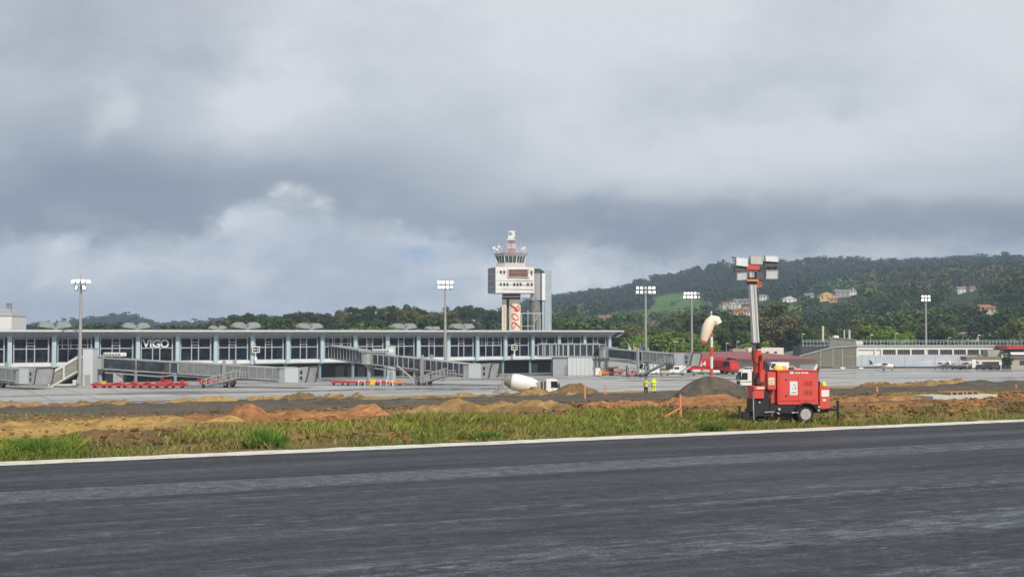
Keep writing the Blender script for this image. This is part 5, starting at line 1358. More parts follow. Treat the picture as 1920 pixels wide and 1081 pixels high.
# ============================================================ EARTHWORKS
SOIL2 = MATS['soil']
def heap(label, px, Y, wx, wy, h, base_col, alt_col, rough=.22, peaks=None, seed=0, name='soil_heap', cat='soil heap', flat=1.0, green=0.0, lumps=1.0):
    c = field_pt(px, Y); n = 170 if wx < 12 else 260; m_ = 70
    u = np.linspace(-1, 1, n); v = np.linspace(-1, 1, m_); U, V = np.meshgrid(u, v, indexing='ij'); U, V = U.ravel(), V.ravel()
    X0, Y0 = U * wx / 2, V * wy / 2                                  # local, along the runway direction
    wob = (fbm(U * 2.2 + seed, V * 2 + seed, seed, 3) - .5) * .45
    r = np.sqrt(U ** 2 + V ** 2) * (1 + wob)
    if peaks is None: prof = sstep(1 - r) ** .85
    else:
        prof = 0 * U
        for a, k, wdt in peaks: prof = prof + (k * np.exp(-((U - a) / (wdt * 1.15)) ** 2)) ** 3
        prof = prof ** (1 / 3.) * .62 + .30 + (fbm(U * wx * .55 + seed, V * .6, seed + 40, 4) - .5) * .55
        prof = prof * np.clip((1 - np.abs(V) * (1 + wob)) * 1.15, 0, 1) ** .8 * sstep((1 - np.abs(U)) / .5)
    X = c.x + X0 * KD.x + Y0 * KN.x; Yw = c.y + X0 * KD.y + Y0 * KN.y
    S, Q = sq(X, Yw); gzv = ground_sq(S, Q)
    det = (fbm(X0 * .9, Y0 * .9, seed + 3, 3) - .5) * 1.0 + (fbm(X0 * 3.2, Y0 * 3.2, seed + 5, 3) - .5) * .42 * lumps + np.abs(fbm(X0 * 1.8, Y0 * 1.8, seed + 8, 3) - .5) * -.5 * lumps
    z = gzv - .45 + (h * (.78 if peaks is not None else 1) + .45) * prof + det * rough * 1.5 * np.clip(prof * 3, 0, 1) * h ** .5
    n3 = fbm(X0 * 2.0, Y0 * 2.0, seed + 11)[:, None]; n1 = fbm(X0 * .5, Y0 * .7, seed + 12)[:, None]
    col = np.array(base_col) * (1 - sstep((n1 - .4) / .2)) + np.array(alt_col) * sstep((n1 - .4) / .2)
    if green: col = col * (1 - green * sstep((n1[:, ::-1] - .5) / .1)) + np.array([.2, .24, .05]) * green * sstep((n1 - .5) / .1)
    col = col * (.78 + .44 * n3)
    P = np.stack([X - c.x, Yw - c.y, z - c.z], 1)
    o = npmesh(name, P, gridfaces(n, m_), 4, SOIL2, col, smooth=True); o.location = c
    tag(o, label, cat, 'heaps of earth between the runway and the apron'); return o
GR = ((.135, .115, .088), (.110, .094, .072)); TAN = ((.37, .235, .095), (.22, .145, .065)); ORG = ((.42, .20, .085), (.30, .15, .065)); SAND = ((.50, .325, .11), (.38, .23, .085)); BRO = ((.26, .16, .08), (.19, .12, .06))
heap('big dark grey gravel heap in front of the wind sock, left of the red trailer', 1334, 88, 8.6, 7.5, 1.5, *GR, rough=.10, seed=1, name='gravel_heap', cat='gravel heap', lumps=.5)
heap('long tan and orange earth bank with grassy front in mid field', 915, 57, 14, 5.5, .72, *TAN, rough=.30, peaks=[(-.62, .55, .35), (-.2, .95, .3), (.1, .9, .2), (.45, .85, .25), (.85, .3, .2)], seed=2)
heap('reddish orange clay bank with jagged crest left of the middle bank', 575, 52.5, 11, 6, .80, *ORG, rough=.36, peaks=[(-.75, .7, .2), (-.45, .95, .12), (-.1, .75, .3), (.4, .85, .25), (.8, .6, .2)], seed=3)
heap('pointed reddish clay mound between the yellow sand and the clay bank', 435, 52, 7, 5, .70, *ORG, rough=.36, peaks=[(-.4, .55, .4), (.2, .95, .22), (.7, .55, .3)], seed=13)
heap('low ridge of yellow sand in the left foreground of the field', 195, 45.5, 15, 5.0, .50, *SAND, rough=.16, peaks=[(-.5, .7, .5), (.2, .9, .35), (.7, .9, .3)], seed=4, name='sand_heap', cat='sand heap')
heap('rusty churned earth ridge behind and left of the red trailer', 1250, 66, 14, 5, .55, (.42, .22, .09), (.34, .16, .07), rough=.28, peaks=[(-.6, .8, .5), (.3, .9, .6)], seed=5)
heap('rusty churned earth ridge right of the red trailer', 1700, 64, 16, 5, .5, (.40, .22, .10), (.30, .17, .08), rough=.28, peaks=[(-.5, .8, .5), (.1, .6, .5), (.75, 1.0, .2)], seed=6)
heap('brown lumpy earth in the grass at the left edge near the stripe', 330, 40.5, 12, 3.2, .32, *BRO, rough=.4, peaks=[(-.5, .8, .6), (.4, .8, .5)], seed=7)
heap('brown lumpy earth in the grass between the green weed clump and the pegs', 620, 41.5, 8, 2.6, .26, *BRO, rough=.45, peaks=[(-.5, .8, .6), (.4, .7, .5)], seed=8)
for i, (px, Y, wx, wy, h, cc, lab, pk) in enumerate((
    (100, 176, 26, 10, 1.5, TAN, 'tan earth mound nearest the apron at the far left', [(-.4, .9, .35), (.3, .6, .4)]),
    (235, 168, 16, 9, 1.5, TAN, 'grey tan mound left of centre below the red dollies', [(-.2, 1, .4), (.5, .5, .3)]),
    (425, 196, 26, 9, 1.3, SAND, 'flat yellow tan mound below the cab of the long bridge', [(-.3, .8, .5), (.5, .7, .4)]),
    (615, 190, 20, 9, 2.0, TAN, 'tan mound on the apron edge left of the mixer truck', [(-.5, 1, .25), (.1, .6, .5)]),
    (870, 176, 24, 8, 1.2, TAN, 'low tan ridge directly left of the mixer truck wheels', [(-.2, .8, .5), (.6, .7, .3)]),
    (1003, 172, 11, 8, 1.9, TAN, 'tan mound hiding the wheels of the mixer truck', [(-.1, 1, .4), (.6, .5, .3)]),
    (1075, 172, 11, 8, 2.2, TAN, 'pointed tan mound just right of the mixer truck cab', [(0, 1, .45)]),
    (1690, 190, 22, 9, 1.6, TAN, 'long tan mound on the apron edge right of the red trailer', [(-.5, .9, .35), (0, .7, .35), (.6, .8, .25)]),
    (1788, 196, 12, 8, 1.6, TAN, 'small tan mound below the far right mast', [(0, 1, .5)]))):
    heap(lab, px, Y, wx, wy, h, *cc, rough=.24, peaks=pk, seed=20 + i, lumps=.8)
for i, (px, Y, wx, wy, h, lab) in enumerate((
    (40, 118, 22, 12, .75, 'smooth grey gravel mound at the far left'), (300, 112, 24, 12, .7, 'long smooth grey gravel mound behind the yellow sand'), (560, 150, 26, 12, .9, 'grey gravel ridge with a small crest behind the clay bank'),
    (720, 108, 20, 10, .6, 'grey gravel mound behind the right end of the clay bank'), (1130, 112, 18, 9, .45, 'grey gravel swell behind the two orange stakes'), (1000, 128, 30, 9, .6, 'grey gravel swell behind the middle bank'),
    (1880, 165, 30, 10, 1.1, 'grey gravel ridge climbing at the far right'), (1640, 120, 20, 9, .4, 'low grey gravel swell right of the red trailer'))):
    heap(lab, px, Y, wx, wy, h, *GR, rough=.12, peaks=[(-.3, .9, .5), (.35, .8, .45)], seed=40 + i, name='gravel_heap', cat='gravel heap', lumps=.5)
def loose_stones():
    rng = np.random.default_rng(12); V = []; 
    ico = [(0, 0, 1), (.9, 0, .3), (.28, .85, .3), (-.73, .53, .3), (-.73, -.53, .3), (.28, -.85, .3), (0, 0, -.6)]
    ff = [(0, 1, 2), (0, 2, 3), (0, 3, 4), (0, 4, 5), (0, 5, 1), (6, 2, 1), (6, 3, 2), (6, 4, 3), (6, 5, 4), (6, 1, 5)]
    N = 5200; s = rng.uniform(-14, 62, N); q = 3 + rng.uniform(0, 1, N) ** 1.6 * 34
    X = K0.x + s * KD.x + q * KN.x; Y = K0.y + s * KD.y + q * KN.y; z = ground_sq(s, q); px = 960 + F * X / Y
    base = soil_color(s, q, px); P = []; C = []; Fc = []
    for i in range(N):
        r = rng.uniform(.04, .13) * (1.5 if rng.random() < .08 else 1); t = rng.uniform(0, 6.28)
        a = np.array(ico) * np.array([r * rng.uniform(.8, 1.6), r, r * rng.uniform(.5, .9)]) * rng.uniform(.75, 1.25, (7, 1))
        rot = np.array([[math.cos(t), -math.sin(t), 0], [math.sin(t), math.cos(t), 0], [0, 0, 1]])
        P.append(a @ rot.T + np.array([X[i], Y[i], z[i] + .02])); C.append(np.repeat([base[i] * rng.uniform(.5, 1.25)], 7, 0)); Fc.append(np.array(ff) + 7 * i)
    tag(npmesh('loose_clods', np.concatenate(P), np.concatenate(Fc), 3, SOIL2, np.concatenate(C)), 'loose clods and stones strewn over the churned earth', 'clods', kind='stuff')
loose_stones()

# grass verge: blades
def grass():
    rng = np.random.default_rng(21)
    def batch(n, s0, s1, q0, q1, qpow, thr, h0, h1, wd, col, dens_scale=.35, seed=0, zfn=None, pxr=None, dryk=.25):
        s = rng.uniform(s0, s1, n); q = q0 + (q1 - q0) * rng.uniform(0, 1, n) ** qpow
        d = fbm(s * dens_scale, q * dens_scale * 1.4, 70 + seed)
        X = K0.x + s * KD.x + q * KN.x; Y = K0.y + s * KD.y + q * KN.y; px = 960 + F * X / Y
        k = (d > thr + .08 * (q - q0) / (q1 - q0)) & (rng.uniform(0, 1, n) < sstep((d - thr + .1) / .2) + .12)
        k &= rng.uniform(0, 1, n) < (1 - .80 * sstep((px - 215) / 50) * sstep((720 - px) / 80) - .35 * sstep((200 - px) / 50) - .5 * sstep((px - 1570) / 60)) if seed in (1, 2) else True
        if pxr is not None: k &= (px > pxr[0] + rng.normal(0, 40, n)) & (px < pxr[1] + rng.normal(0, 40, n))
        s, q, X, Y, px, d = (a[k] for a in (s, q, X, Y, px, d)); n = len(s)
        z = ground_sq(s, q) - .02
        h = rng.uniform(h0, h1, n) * (.45 + 1.0 * fbm(s * .9, q * .9, 77 + seed)) * np.clip(.55 + q * .25, 0, 1)
        a = rng.uniform(0, 6.28, n); w = rng.uniform(.5, 1.3, n) * wd; lean = rng.normal(0, .38, (n, 2)) * h[:, None] + np.array([.10, 0]) * h[:, None]
        cx, cy = np.cos(a) * w / 2, np.sin(a) * w / 2
        P = np.stack([np.stack([X - cx, Y - cy, z], 1), np.stack([X + cx, Y + cy, z], 1), np.stack([X + cx * .6 + lean[:, 0] * .45, Y + cy * .6 + lean[:, 1] * .45, z + h * .62], 1),
                      np.stack([X + lean[:, 0], Y + lean[:, 1], z + h], 1)], 1)
        c = np.array(col) * rng.uniform(.6, 1.35, (n, 1)); dry = rng.uniform(0, 1, n) < dryk
        c[dry] = np.array([.32, .28, .10]) * rng.uniform(.6, 1.2, (dry.sum(), 1))
        g2 = fbm(s * .12, q * .3, 83)[:, None]; c = c * (.75 + .5 * g2) 
        return P.reshape(-1, 3), np.repeat(c, 4, 0)
    B = [batch(85000, -8, 64, .15, 2.6, 1.5, .47, .08, .24, .026, (.150, .185, .035), seed=1, dens_scale=.8, dryk=.38),
         batch(26000, -8, 64, 1.0, 6.5, 1.0, .54, .10, .30, .030, (.17, .19, .04), seed=2, dens_scale=.6, dryk=.45),
         batch(30000, 12, 40, 1.2, 5.2, 1.0, .38, .10, .30, .030, (.16, .21, .035), seed=9, dens_scale=.6, pxr=(640, 1390)),
         batch(52000, 10, 48, 4.0, 12.0, .8, .42, .14, .36, .036, (.215, .25, .04), seed=3, pxr=(735, 1330), dryk=.3),
         batch(34000, -8, 12, .25, 3.4, 1.2, .42, .16, .44, .032, (.18, .24, .035), seed=4, pxr=(-60, 235), dryk=.15),
         batch(12000, 5, 22, 4, 9, 1.0, .40, .15, .30, .034, (.23, .25, .05), seed=5, pxr=(330, 640)),
         batch(9000, 1, 12, .3, 1.6, 1.0, .40, .18, .36, .03, (.30, .27, .10), seed=11, pxr=(360, 480), dryk=.6),
         batch(16000, 50, 170, 118, 142, 1.0, .36, .12, .28, .10, (.28, .27, .05), seed=6, pxr=(1225, 1395)),
         batch(9000, 40, 110, 20, 31, 1.0, .42, .12, .28, .05, (.22, .27, .05), seed=7, pxr=(1700, 1850)),
         batch(9000, -20, 40, 30, 44, 1.0, .44, .10, .22, .06, (.22, .25, .06), seed=8, pxr=(0, 130))]
    P = np.concatenate([b[0] for b in B]); C = np.concatenate([b[1] for b in B])
    m = mat('grass_blades', (.1, .2, .03), .7, var=.0, attr=True, spec=.2)
    tag(npmesh('grass', P, quads(len(P) // 4), 4, m, C), 'rough green and straw coloured grass along the white runway stripe', 'grass', kind='stuff')
grass()
def weed(label, px, q, h, w, n, col, seed):
    rng = np.random.default_rng(seed)
    # point on the line across at distance q from the edge
    s = np.interp(px, *_col(q)); c = K0 + KD * float(s) + KN * q
    a = rng.uniform(0, 6.28, n); r = rng.uniform(0, 1, n) ** .6 * w / 2; X = np.cos(a) * r; Y = np.sin(a) * r; hh = h * (1 - (r / (w / 2)) ** 2 * .6) * rng.uniform(.6, 1.1, n)
    t = rng.uniform(0, 6.28, n); ww = .035; cx, cy = np.cos(t) * ww / 2, np.sin(t) * ww / 2; z = 0 * X - .03; lx = X * .5 + rng.normal(0, .08, n); ly = Y * .5 + rng.normal(0, .08, n)
    P = np.stack([np.stack([X - cx, Y - cy, z], 1), np.stack([X + cx, Y + cy, z], 1), np.stack([X + cx + lx * .5, Y + cy + ly * .5, z + hh * .6], 1), np.stack([X + lx, Y + ly, z + hh], 1)], 1).reshape(-1, 3)
    C = np.repeat(np.array(col) * rng.uniform(.6, 1.4, (n, 1)), 4, 0)
    o = npmesh('weed_clump', P, quads(n), 4, mat('grass_blades', (.1, .2, .03)), C); o.location = (c.x, c.y, 0); tag(o, label, 'weeds', 'taller weed clumps in the verge')
def _col(q):
    s = np.linspace(-20, 80, 400); X = K0.x + s * KD.x + q * KN.x; Y = K0.y + s * KD.y + q * KN.y; return 960 + F * X / Y, s
weed('tallest leafy green weed clump left of centre beside the white stripe', 497, 1.5, .62, 1.0, 700, (.12, .22, .035), 1)
weed('green weed clump at the far left of the verge', 78, 1.7, .52, 1.3, 900, (.11, .20, .03), 2)
weed('dark green weed clump below the broken orange stake', 1330, 1.0, .30, .9, 400, (.10, .17, .035), 3)
weed('small green weed clump in the middle of the verge', 915, 1.0, .32, 1.0, 400, (.12, .19, .035), 4)

# orange stakes
def stake(px, Y, pyb, pyt, w, label, brace=False):
    s = F / Y; p = at(px, pyb, Y); h = (pyb - pyt) / s
    e = thing('marker_stake', label, 'marker stake', (p.x, p.y, p.z), 0, 'orange marker stakes in the field'); m = mat('stake_orange', (.72, .26, .13), .7, var=.15)
    MB().box((0, 0, h / 2 - .15), (w, w, h + .3), ry=R(-1.0)).build('post', m, e)
    if brace: MB().beam((.02, -.05, h * .50), (-.62, -.12, h * .12), w * .8).build('brace', m, e)
stake(1097, 96, 749, 721.5, .13, 'leftmost and tallest of the two orange stakes right of the mixer truck')
stake(1135, 112, 745, 722.5, .12, 'slimmer orange stake second right of the mixer truck')
stake(1276.5, 46.8, 786, 739.5, .07, 'broken orange stake with a slanting brace in front of the gravel heap', brace=True)
stake(1644.5, 110, 733, 724.5, .13, 'short pale orange stake standing in the grey gravel right of the trailer')
stake(1905, 120, 727, 720, .12, 'tiny stake on the gravel ridge near the right edge')
def peg(px, q, label):
    s = float(np.interp(px, *_col(q))); c = K0 + KD * s + KN * q
    e = thing('marker_peg', label, 'marker peg', (c.x, c.y, -.02), 0, 'red topped pegs by the stripe')
    MB().tube((0, 0, 0), (0, 0, .20), .010, n=6).build('rod', DKGREY, e); MB().b2(-.035, .035, -.015, .015, .16, .24).build('flag', REDT, e)
peg(731, .35, 'red topped peg left of the pair beside the stripe'); peg(761, .35, 'red topped peg right of the pair beside the stripe')

# concrete slab with pallets on the right
def slab():
    c = field_pt(1790, 66); e = thing('concrete_slab', 'pale concrete slab lying flush in the earth at the right', 'slab', (c.x, c.y, c.z + .02), KA)
    m = MB(); m.box((0, 0, .0), (4.4, 1.5, .4)); m.build('slab_body', mat('slab_pale', (.52, .52, .46), .8, var=.1), e)
    for i, (dx, lab) in enumerate(((-.1, 'wooden pallet on the pale slab, the left one of the pair'), (.95, 'wooden pallet on the pale slab, the right one of the pair'))):
        p = c + KD * (dx) + KN * .2; t = thing('wooden_pallet', lab, 'pallet', (p.x, p.y, p.z + .223), KA, 'pallets on the slab')
        dk = MB(); 
        for k in range(5): dk.b2(-.48, .48, -.5 + k * .22, -.36 + k * .22, .12, .145)
        dk.build('deck_board', mat('pallet_wood', (.36, .22, .11), .8, var=.2), t)
        bl = MB()
        for x in (-.4, 0, .4): bl.b2(x - .06, x + .06, -.5, .5, .02, .119)
        bl.b2(-.48, .48, -.5, -.4, 0, .019); bl.build('bearer', mat('pallet_wood', (.36, .22, .11), .8), t)
slab()

# ============================================================ WIND SOCK
def windsock():
    Y = 108.0; s = F / Y; b = field_pt(1334.5, Y); e = thing('wind_sock', 'limp white and orange wind sock on a red banded pole behind the gravel heap', 'wind sock', b)
    z = lambda py: (H + (YH - py) / s) - b.z
    RED = mat('pole_red', (.70, .09, .03), .45, var=.05)
    bands = [(790, 712.5, 'r'), (712.5, 704, 'w'), (704, 690, 'r'), (690, 668, 'w'), (668, 650.5, 'r'), (650.5, 631, 'w'), (631, 592, 'r')]
    for p0, p1, c in bands:
        if z(p0) < 0: z0 = -.2
        else: z0 = z(p0)
        MB().tube((0, 0, z0), (0, 0, z(p1) - .003), .125, .125 if p1 > 600 else .09, 14).build('pole_band', RED if c == 'r' else WPAINT, e)
    m = MB(); m.tube((0, 0, z(592)), (0, 0, z(588)), .05); m.lathe([(.05, 0), (.09, .06), (.05, .16)], (-.0, 0, z(587)), 10); m.build('top_light', WPAINT, e)
    # hoop and drooping sleeve
    C0 = Vector((.18, -.15, z(601)))
    pts = []; rs = []
    for px, py, r in ((1345.5, 607, .36), (1342, 600.5, .42), (1336, 599.5, .44), (1330.5, 605, .46), (1326.5, 613, .47), (1323.5, 622, .43), (1321, 630, .37), (1319, 637.5, .30), (1317.6, 642, .26)):
        pts.append(Vector(((px - 1334.5) / s, -.42, z(py)))); rs.append(r)
    m = MB(); m.path(pts, rs, 22); m.f = m.f[:-2]
    sock = m.build('sleeve', mat('sock_cloth', (.95, .80, .64), .75, var=.05, scale=1.2), e, smooth=True)
    bm_ = MB(); bm_.path([pts[-2] + (pts[-1] - pts[-2]) * .1, pts[-1] + (pts[-1] - pts[-2]) * .15], [rs[-2] + .012, rs[-1] + .012], 22); bm_.f = bm_.f[:-2]; bm_.build('tail_band', mat('sock_orange', (.75, .16, .05), .7), sock, smooth=True)
    st = MB()
    st.path([pts[0] + Vector((0, .05, .0)), pts[0] + Vector((.02, .05, -.03))], [rs[0] + .02, rs[0] + .02], 22); st.build('hoop', mat('hoop_grey', (.35, .33, .32), .5), e)
    a = MB(); a.beam((0, 0, z(593)), (pts[0].x + .3, pts[0].y, pts[0].z + .25), .05); a.beam((0, 0, z(618)), (pts[0].x + .2, pts[0].y, pts[0].z - .25), .05)
    for k in range(4): a.beam((.05, 0, z(604 + k * 4)), (.40, -.2, z(601 + k * 5)), .04)
    a.build('bracket', mat('bracket_pink', (.40, .14, .14), .6), e)
windsock()

# ============================================================ LIGHTING TRAILER
def trailer():
    Y = 44.6; s = F / Y; b = on(1411, Y, 0); e = thing('lighting_trailer', 'red mobile lighting tower trailer with six raised floodlights parked on the grass by the runway', 'lighting trailer', (b.x, b.y, -.02), R(9))
    X = lambda px: (px - 1411) / s; Z = lambda py: (797 - py) / s
    RED = mat('trailer_red', (.68, .075, .06), .42, var=.10, scale=1.8, dirt_reflection=(.46, .13, .10), dscale=1.6)
    BLK = mat('chassis_black', (.022, .022, .026), .45, var=.2, scale=2); STK = mat('sticker_white', (.75, .75, .72), .5, var=.05, scale=3); CRS = mat('sticker_cream', (.72, .66, .46), .5, var=.05)
    # main enclosure, with its left end set back
    x0, x1, zt, zb = X(1461), X(1541), Z(698), Z(758.5)
    MB().b2(x0, x1, 0, 1.15, zb, zt).build('enclosure', RED, e, bevel=.02)
    MB().b2(x0 - .28, x0 + .02, .16, 1.12, zb, zt - .02).build('end_panel', RED, e, bevel=.015)
    ld = MB().b2(x0 - .02, x1 + .02, -.02, 1.17, zt, zt + .045).build('lid', RED, e, bevel=.012)
    for px0, px1 in ((1464, 1500), (1500.6, 1537)):
        dr = MB(); zz0, zz1 = Z(753), Z(706); dr.b2(X(px0), X(px1), -.022, -.002, zz0, zz1); d = dr.build('side_door', RED, e, bevel=.006)
        if px0 < 1470:
            for py in (713, 743): MB().lathe([(.035, -.045), (.035, -.024)], (X(1477), 0, Z(py)), 10, 'Y').build('latch', DKGREY, d)
            MB().b2(X(1484), X(1499.5), -.032, -.024, Z(742), Z(716.5)).build('notice', STK, d)
            tx = MB(); MB
            for (a0, a1, b0, b1) in ((1490.5, 1493, 721, 723.2), (1492, 1494, 725, 727), (1488.5, 1490, 729, 731.5), (1487, 1497, 736.5, 738.2), (1494, 1495.5, 728, 732), (1496, 1496.6, 719, 733)): tx.b2(X(a0), X(a1), -.036, -.0325, Z(b1), Z(b0))
            tx.build('notice_print', mat('print_grey', (.25, .25, .26), .6), d)
        else:
            for q0, q1 in ((724.5, 715.8), (741.8, 733.2)):
                v = MB().b2(X(1512), X(1529), -.027, -.0225, Z(q0), Z(q1)).build('vent', mat('vent_dark_red', (.22, .03, .03), .6), d); g = MB()
                for k in range(7): xx = X(1512.6) + (X(1528.4) - X(1512.6)) * k / 6; g.b2(xx - .012, xx + .012, -.034, -.0275, Z(q0), Z(q1))
                g.build('slat', RED, v)
    l = MB(); l.b2(X(1485), X(1492), -.006, -.001, Z(702), Z(698.4)); 
    for a0, a1 in ((1495, 1499), (1500, 1505), (1507, 1511.5), (1512.5, 1516), (1516.7, 1521)): l.b2(X(a0), X(a1), -.006, -.001, Z(701.6), Z(699.2))
    l.build('maker_strip', STK, e)
    # corner trims
    tr = MB(); tr.b2(x0 - .012, x0 + .05, -.012, .04, zb, zt); tr.b2(x0, x1, -.012, -.002, zb - .02, zb + .03); tr.build('corner_trim', RED, e)
    # control box front left
    cb = MB().b2(X(1440), X(1456.5), -.05, .75, Z(731.5), Z(699)).build('control_box', RED, e, bevel=.015); MB().b2(X(1428.5), X(1440), .10, .75, Z(731.5), Z(699.5)).build('control_box', RED, e, bevel=.01)
    MB().b2(X(1441.5), X(1453.3), -.060, -.0505, Z(722.5), Z(709)).build('notice', CRS, cb); 
    t2 = MB(); t2.b2(X(1444), X(1451), -.064, -.0605, Z(715.4), Z(714.3)); t2.b2(X(1444), X(1450), -.064, -.0605, Z(719.8), Z(718.6)); t2.build('notice_print', mat('print_grey', (.25, .25, .26), .6), cb)
    MB().b2(X(1412), X(1432), -.1, .5, Z(748), Z(732)).build('front_box', RED, e, bevel=.012)
    MB().b2(X(1411.5), X(1434), -.12, .6, Z(731.8), Z(724.5)).build('front_beam', RED, e, bevel=.006)
    MB().b2(X(1417), X(1432), -.128, -.1205, Z(730.2), Z(726)).build('plate', CRS, e)
    # rear box with white notices
    rbx = MB().b2(X(1543), X(1563.5), -.04, .9, Z(768), Z(727.5)).build('rear_box', RED, e, bevel=.015)
    MB().b2(X(1546), X(1561), -.052, -.041, Z(745.5), Z(733)).build('notice', STK, rbx); MB().b2(X(1548.5), X(1555), -.052, -.041, Z(754), Z(750)).build('notice', CRS, rbx)
    # chassis
    c = MB(); c.b2(X(1444), x1 + .03, .02, .10, Z(776), zb - .022); c.b2(X(1414), X(1564), .15, .25, Z(776), Z(770)); c.b2(X(1414), X(1564), .85, .95, Z(776), Z(770)); c.b2(X(1413), X(1445), .0, .7, Z(781), Z(748.5)); c.b2(x0, X(1500), .12, 1.0, Z(778), zb - .023)
    c.b2(X(1470), X(1500), .2, .9, Z(786), Z(776)); c.beam((X(1428), .2, Z(781)), (X(1440), .2, Z(794)), .08); c.beam((X(1450), .3, Z(778)), (X(1441), .3, Z(795)), .07); c.b2(X(1420), X(1500), .30, .36, Z(790), Z(787)); c.tube((X(1425), .25, Z(788)), (X(1438), .25, Z(788)), .13, n=14)
    c.b2(X(1445), X(1447), -.03, .02, Z(790), Z(733)); c.b2(X(1434), X(1444), .05, .5, Z(775), Z(733))
    ch = c.build('chassis', BLK, e)
    MB().beam((X(1433), -.08, Z(773.5)), (X(1452), -.08, Z(772.5)), .03).build('lever', CHROME, ch)
    MB().beam((X(1487), -.04, Z(775)), (X(1499), -.04, Z(774)), .045).build('lever', CHROME, ch)
    MB().beam((X(1458), -.06, Z(774)), (X(1462), -.06, Z(777)), .07, .05).build('hinge_plate', CHROME, ch)
    for px, py, r_ in ((1462.5, 768, .05), (1541, 764.5, .04), (1540.5, 771, .04), (1424, 755, .035)): MB().lathe([(r_, -.06), (r_, -.02)], (X(px), 0, Z(py)), 12, 'Y').build('lashing_ring', CHROME, ch)
    w0 = MB(); w0.path([(X(1413), -.02, Z(788)), (X(1412), -.05, Z(770)), (X(1412), -.05, Z(735))], .022, 8); w0.beam((X(1412), -.05, Z(787)), (X(1420), -.05, Z(793)), .09, .03); w0.build('front_prop', mat('prop_grey', (.42, .44, .38), .5), e)
    # wheel, two sides
    for nm, y in (('wheel', -.02), ('wheel', 1.0)):
        t = MB(); r = 17.3 / s; c_ = (X(1515), y + .12, Z(778.2))
        t.lathe([(r * .62, -.13), (r * .80, -.15), (r * .93, -.13), (r, -.08), (r, .08), (r * .93, .13), (r * .62, .12)], c_, 32, 'Y'); wh = t.build('wheel', TYRE, e, smooth=True)
        q = MB(); q.lathe([(r * .60, -.135), (r * .56, -.12), (r * .52, -.08), (r * .36, -.06), (r * .30, -.10), (r * .16, -.12), (.02, -.12)], c_, 28, 'Y'); rm = q.build('rim', mat('rim_white', (.45, .45, .43), .4, .2, var=.25, scale=6), wh, smooth=True)
        hl = MB()
        for k in range(8): a = k * math.pi / 4; hl.lathe([(.022, -.076), (.022, -.070)], (c_[0] + math.cos(a) * r * .44, c_[1], c_[2] + math.sin(a) * r * .44), 8, 'Y')
        hl.build('rim_hole', BLACK, rm)
    fd = MB(); pts = []; ro = 22.0 / s; ri = 20.2 / s
    A = [R(12 + 13 * k) for k in range(13)]
    poly = [(X(1515) + math.cos(a) * ro, Z(778) + math.sin(a) * ro) for a in A] + [(X(1515) + math.cos(a) * ri, Z(778) + math.sin(a) * ri) for a in reversed(A)]
    n = len(A); f = MB()
    for i in range(n - 1): 
        q = [poly[i], poly[i + 1], poly[2 * n - 2 - i], poly[2 * n - 1 - i]]; f.prism(q, -.18, .28)
    f.build('mudguard', BLK, e)
    # outriggers and screw jacks
    o = MB(); o.beam((X(1560), .1, Z(770)), (X(1581), .0, Z(770.5)), .08, .10); o.beam((X(1555), .3, Z(765)), (X(1579), .02, Z(771)), .05, .05); o.build('outrigger', BLK, e)
    MB().tube((X(1579), -.02, .0), (X(1579), -.02, Z(755)), .045, n=10).lathe([(.12, 0), (.12, .03)], (X(1579), -.02, 0), 12).lathe([(.06, 0), (.06, .04)], (X(1579), -.02, Z(755)), 10).build('jack', BLK, e)
    o = MB(); o.beam((X(1386), .1, Z(775)), (X(1416), .2, Z(775)), .09, .09); o.beam((X(1384), .2, Z(786)), (X(1413), .3, Z(780)), .07, .07); o.beam((X(1396), .0, Z(788)), (X(1402), .2, Z(772)), .06); o.box((X(1400), .15, Z(781)), (.24, .2, .2)); o.build('drawbar', BLK, e)
    MB().tube((X(1388), .1, 0.02), (X(1388), .1, Z(762)), .05, n=10).b2(X(1384), X(1392), .05, .15, Z(763), Z(761.5)).lathe([(.11, 0), (.11, .03)], (X(1388), .1, 0), 12).build('jack', mat('jack_brown', (.07, .03, .025), .6), e)
    MB().tube((X(1406), .3, 0.02), (X(1406), .3, Z(770)), .04, n=10).build('jack', BLK, e)
    # exhaust, warning lamp and load on the lid
    ex = MB(); ex.b2(X(1542.5), X(1549.5), .2, .5, Z(728), Z(717)); ex.path([(X(1546), .35, Z(717)), (X(1546.3), .35, Z(703)), (X(1547.5), .35, Z(698)), (X(1548.5), .35, Z(693.5))], [.055, .05, .05, .055], 10); ex.path([(X(1546.5), .35, Z(701)), (X(1544.5), .35, Z(695.5))], .03, 8); ex.build('exhaust', BLK, e)
    MB().lathe([(.05, 0), (.09, .02), (.08, .12), (.03, .17)], (X(1558), .3, Z(727)), 14).build('warning_lamp', mat('lamp_yellow', (.85, .75, .08), .35, var=0), e)
    # mast: red lower tube, bright telescopic sections leaning slightly left
    lean = lambda px, py: (X(px), .55, Z(py))
    MB().tube(lean(1423.5, 716), lean(1422.5, 655), .155, .150, 20).tube(lean(1424, 735), lean(1424, 714), .16, n=18).build('mast_base', mat('mast_red_paint', (.62, .07, .04), .4, var=.08), e, smooth=True)
    MB().tube(lean(1422.4, 655.5), lean(1422.3, 653), .165, n=18).build('mast_collar', BLK, e, smooth=True); MB().tube(lean(1422.4, 658), lean(1422.4, 655.6), .162, n=18).build('mast_ring', STK, e, smooth=True)
    # aluminium sections with grooves
    AL = mat('mast_aluminium', (.66, .67, .66), .42, .15, var=.06, vstretch=.1)
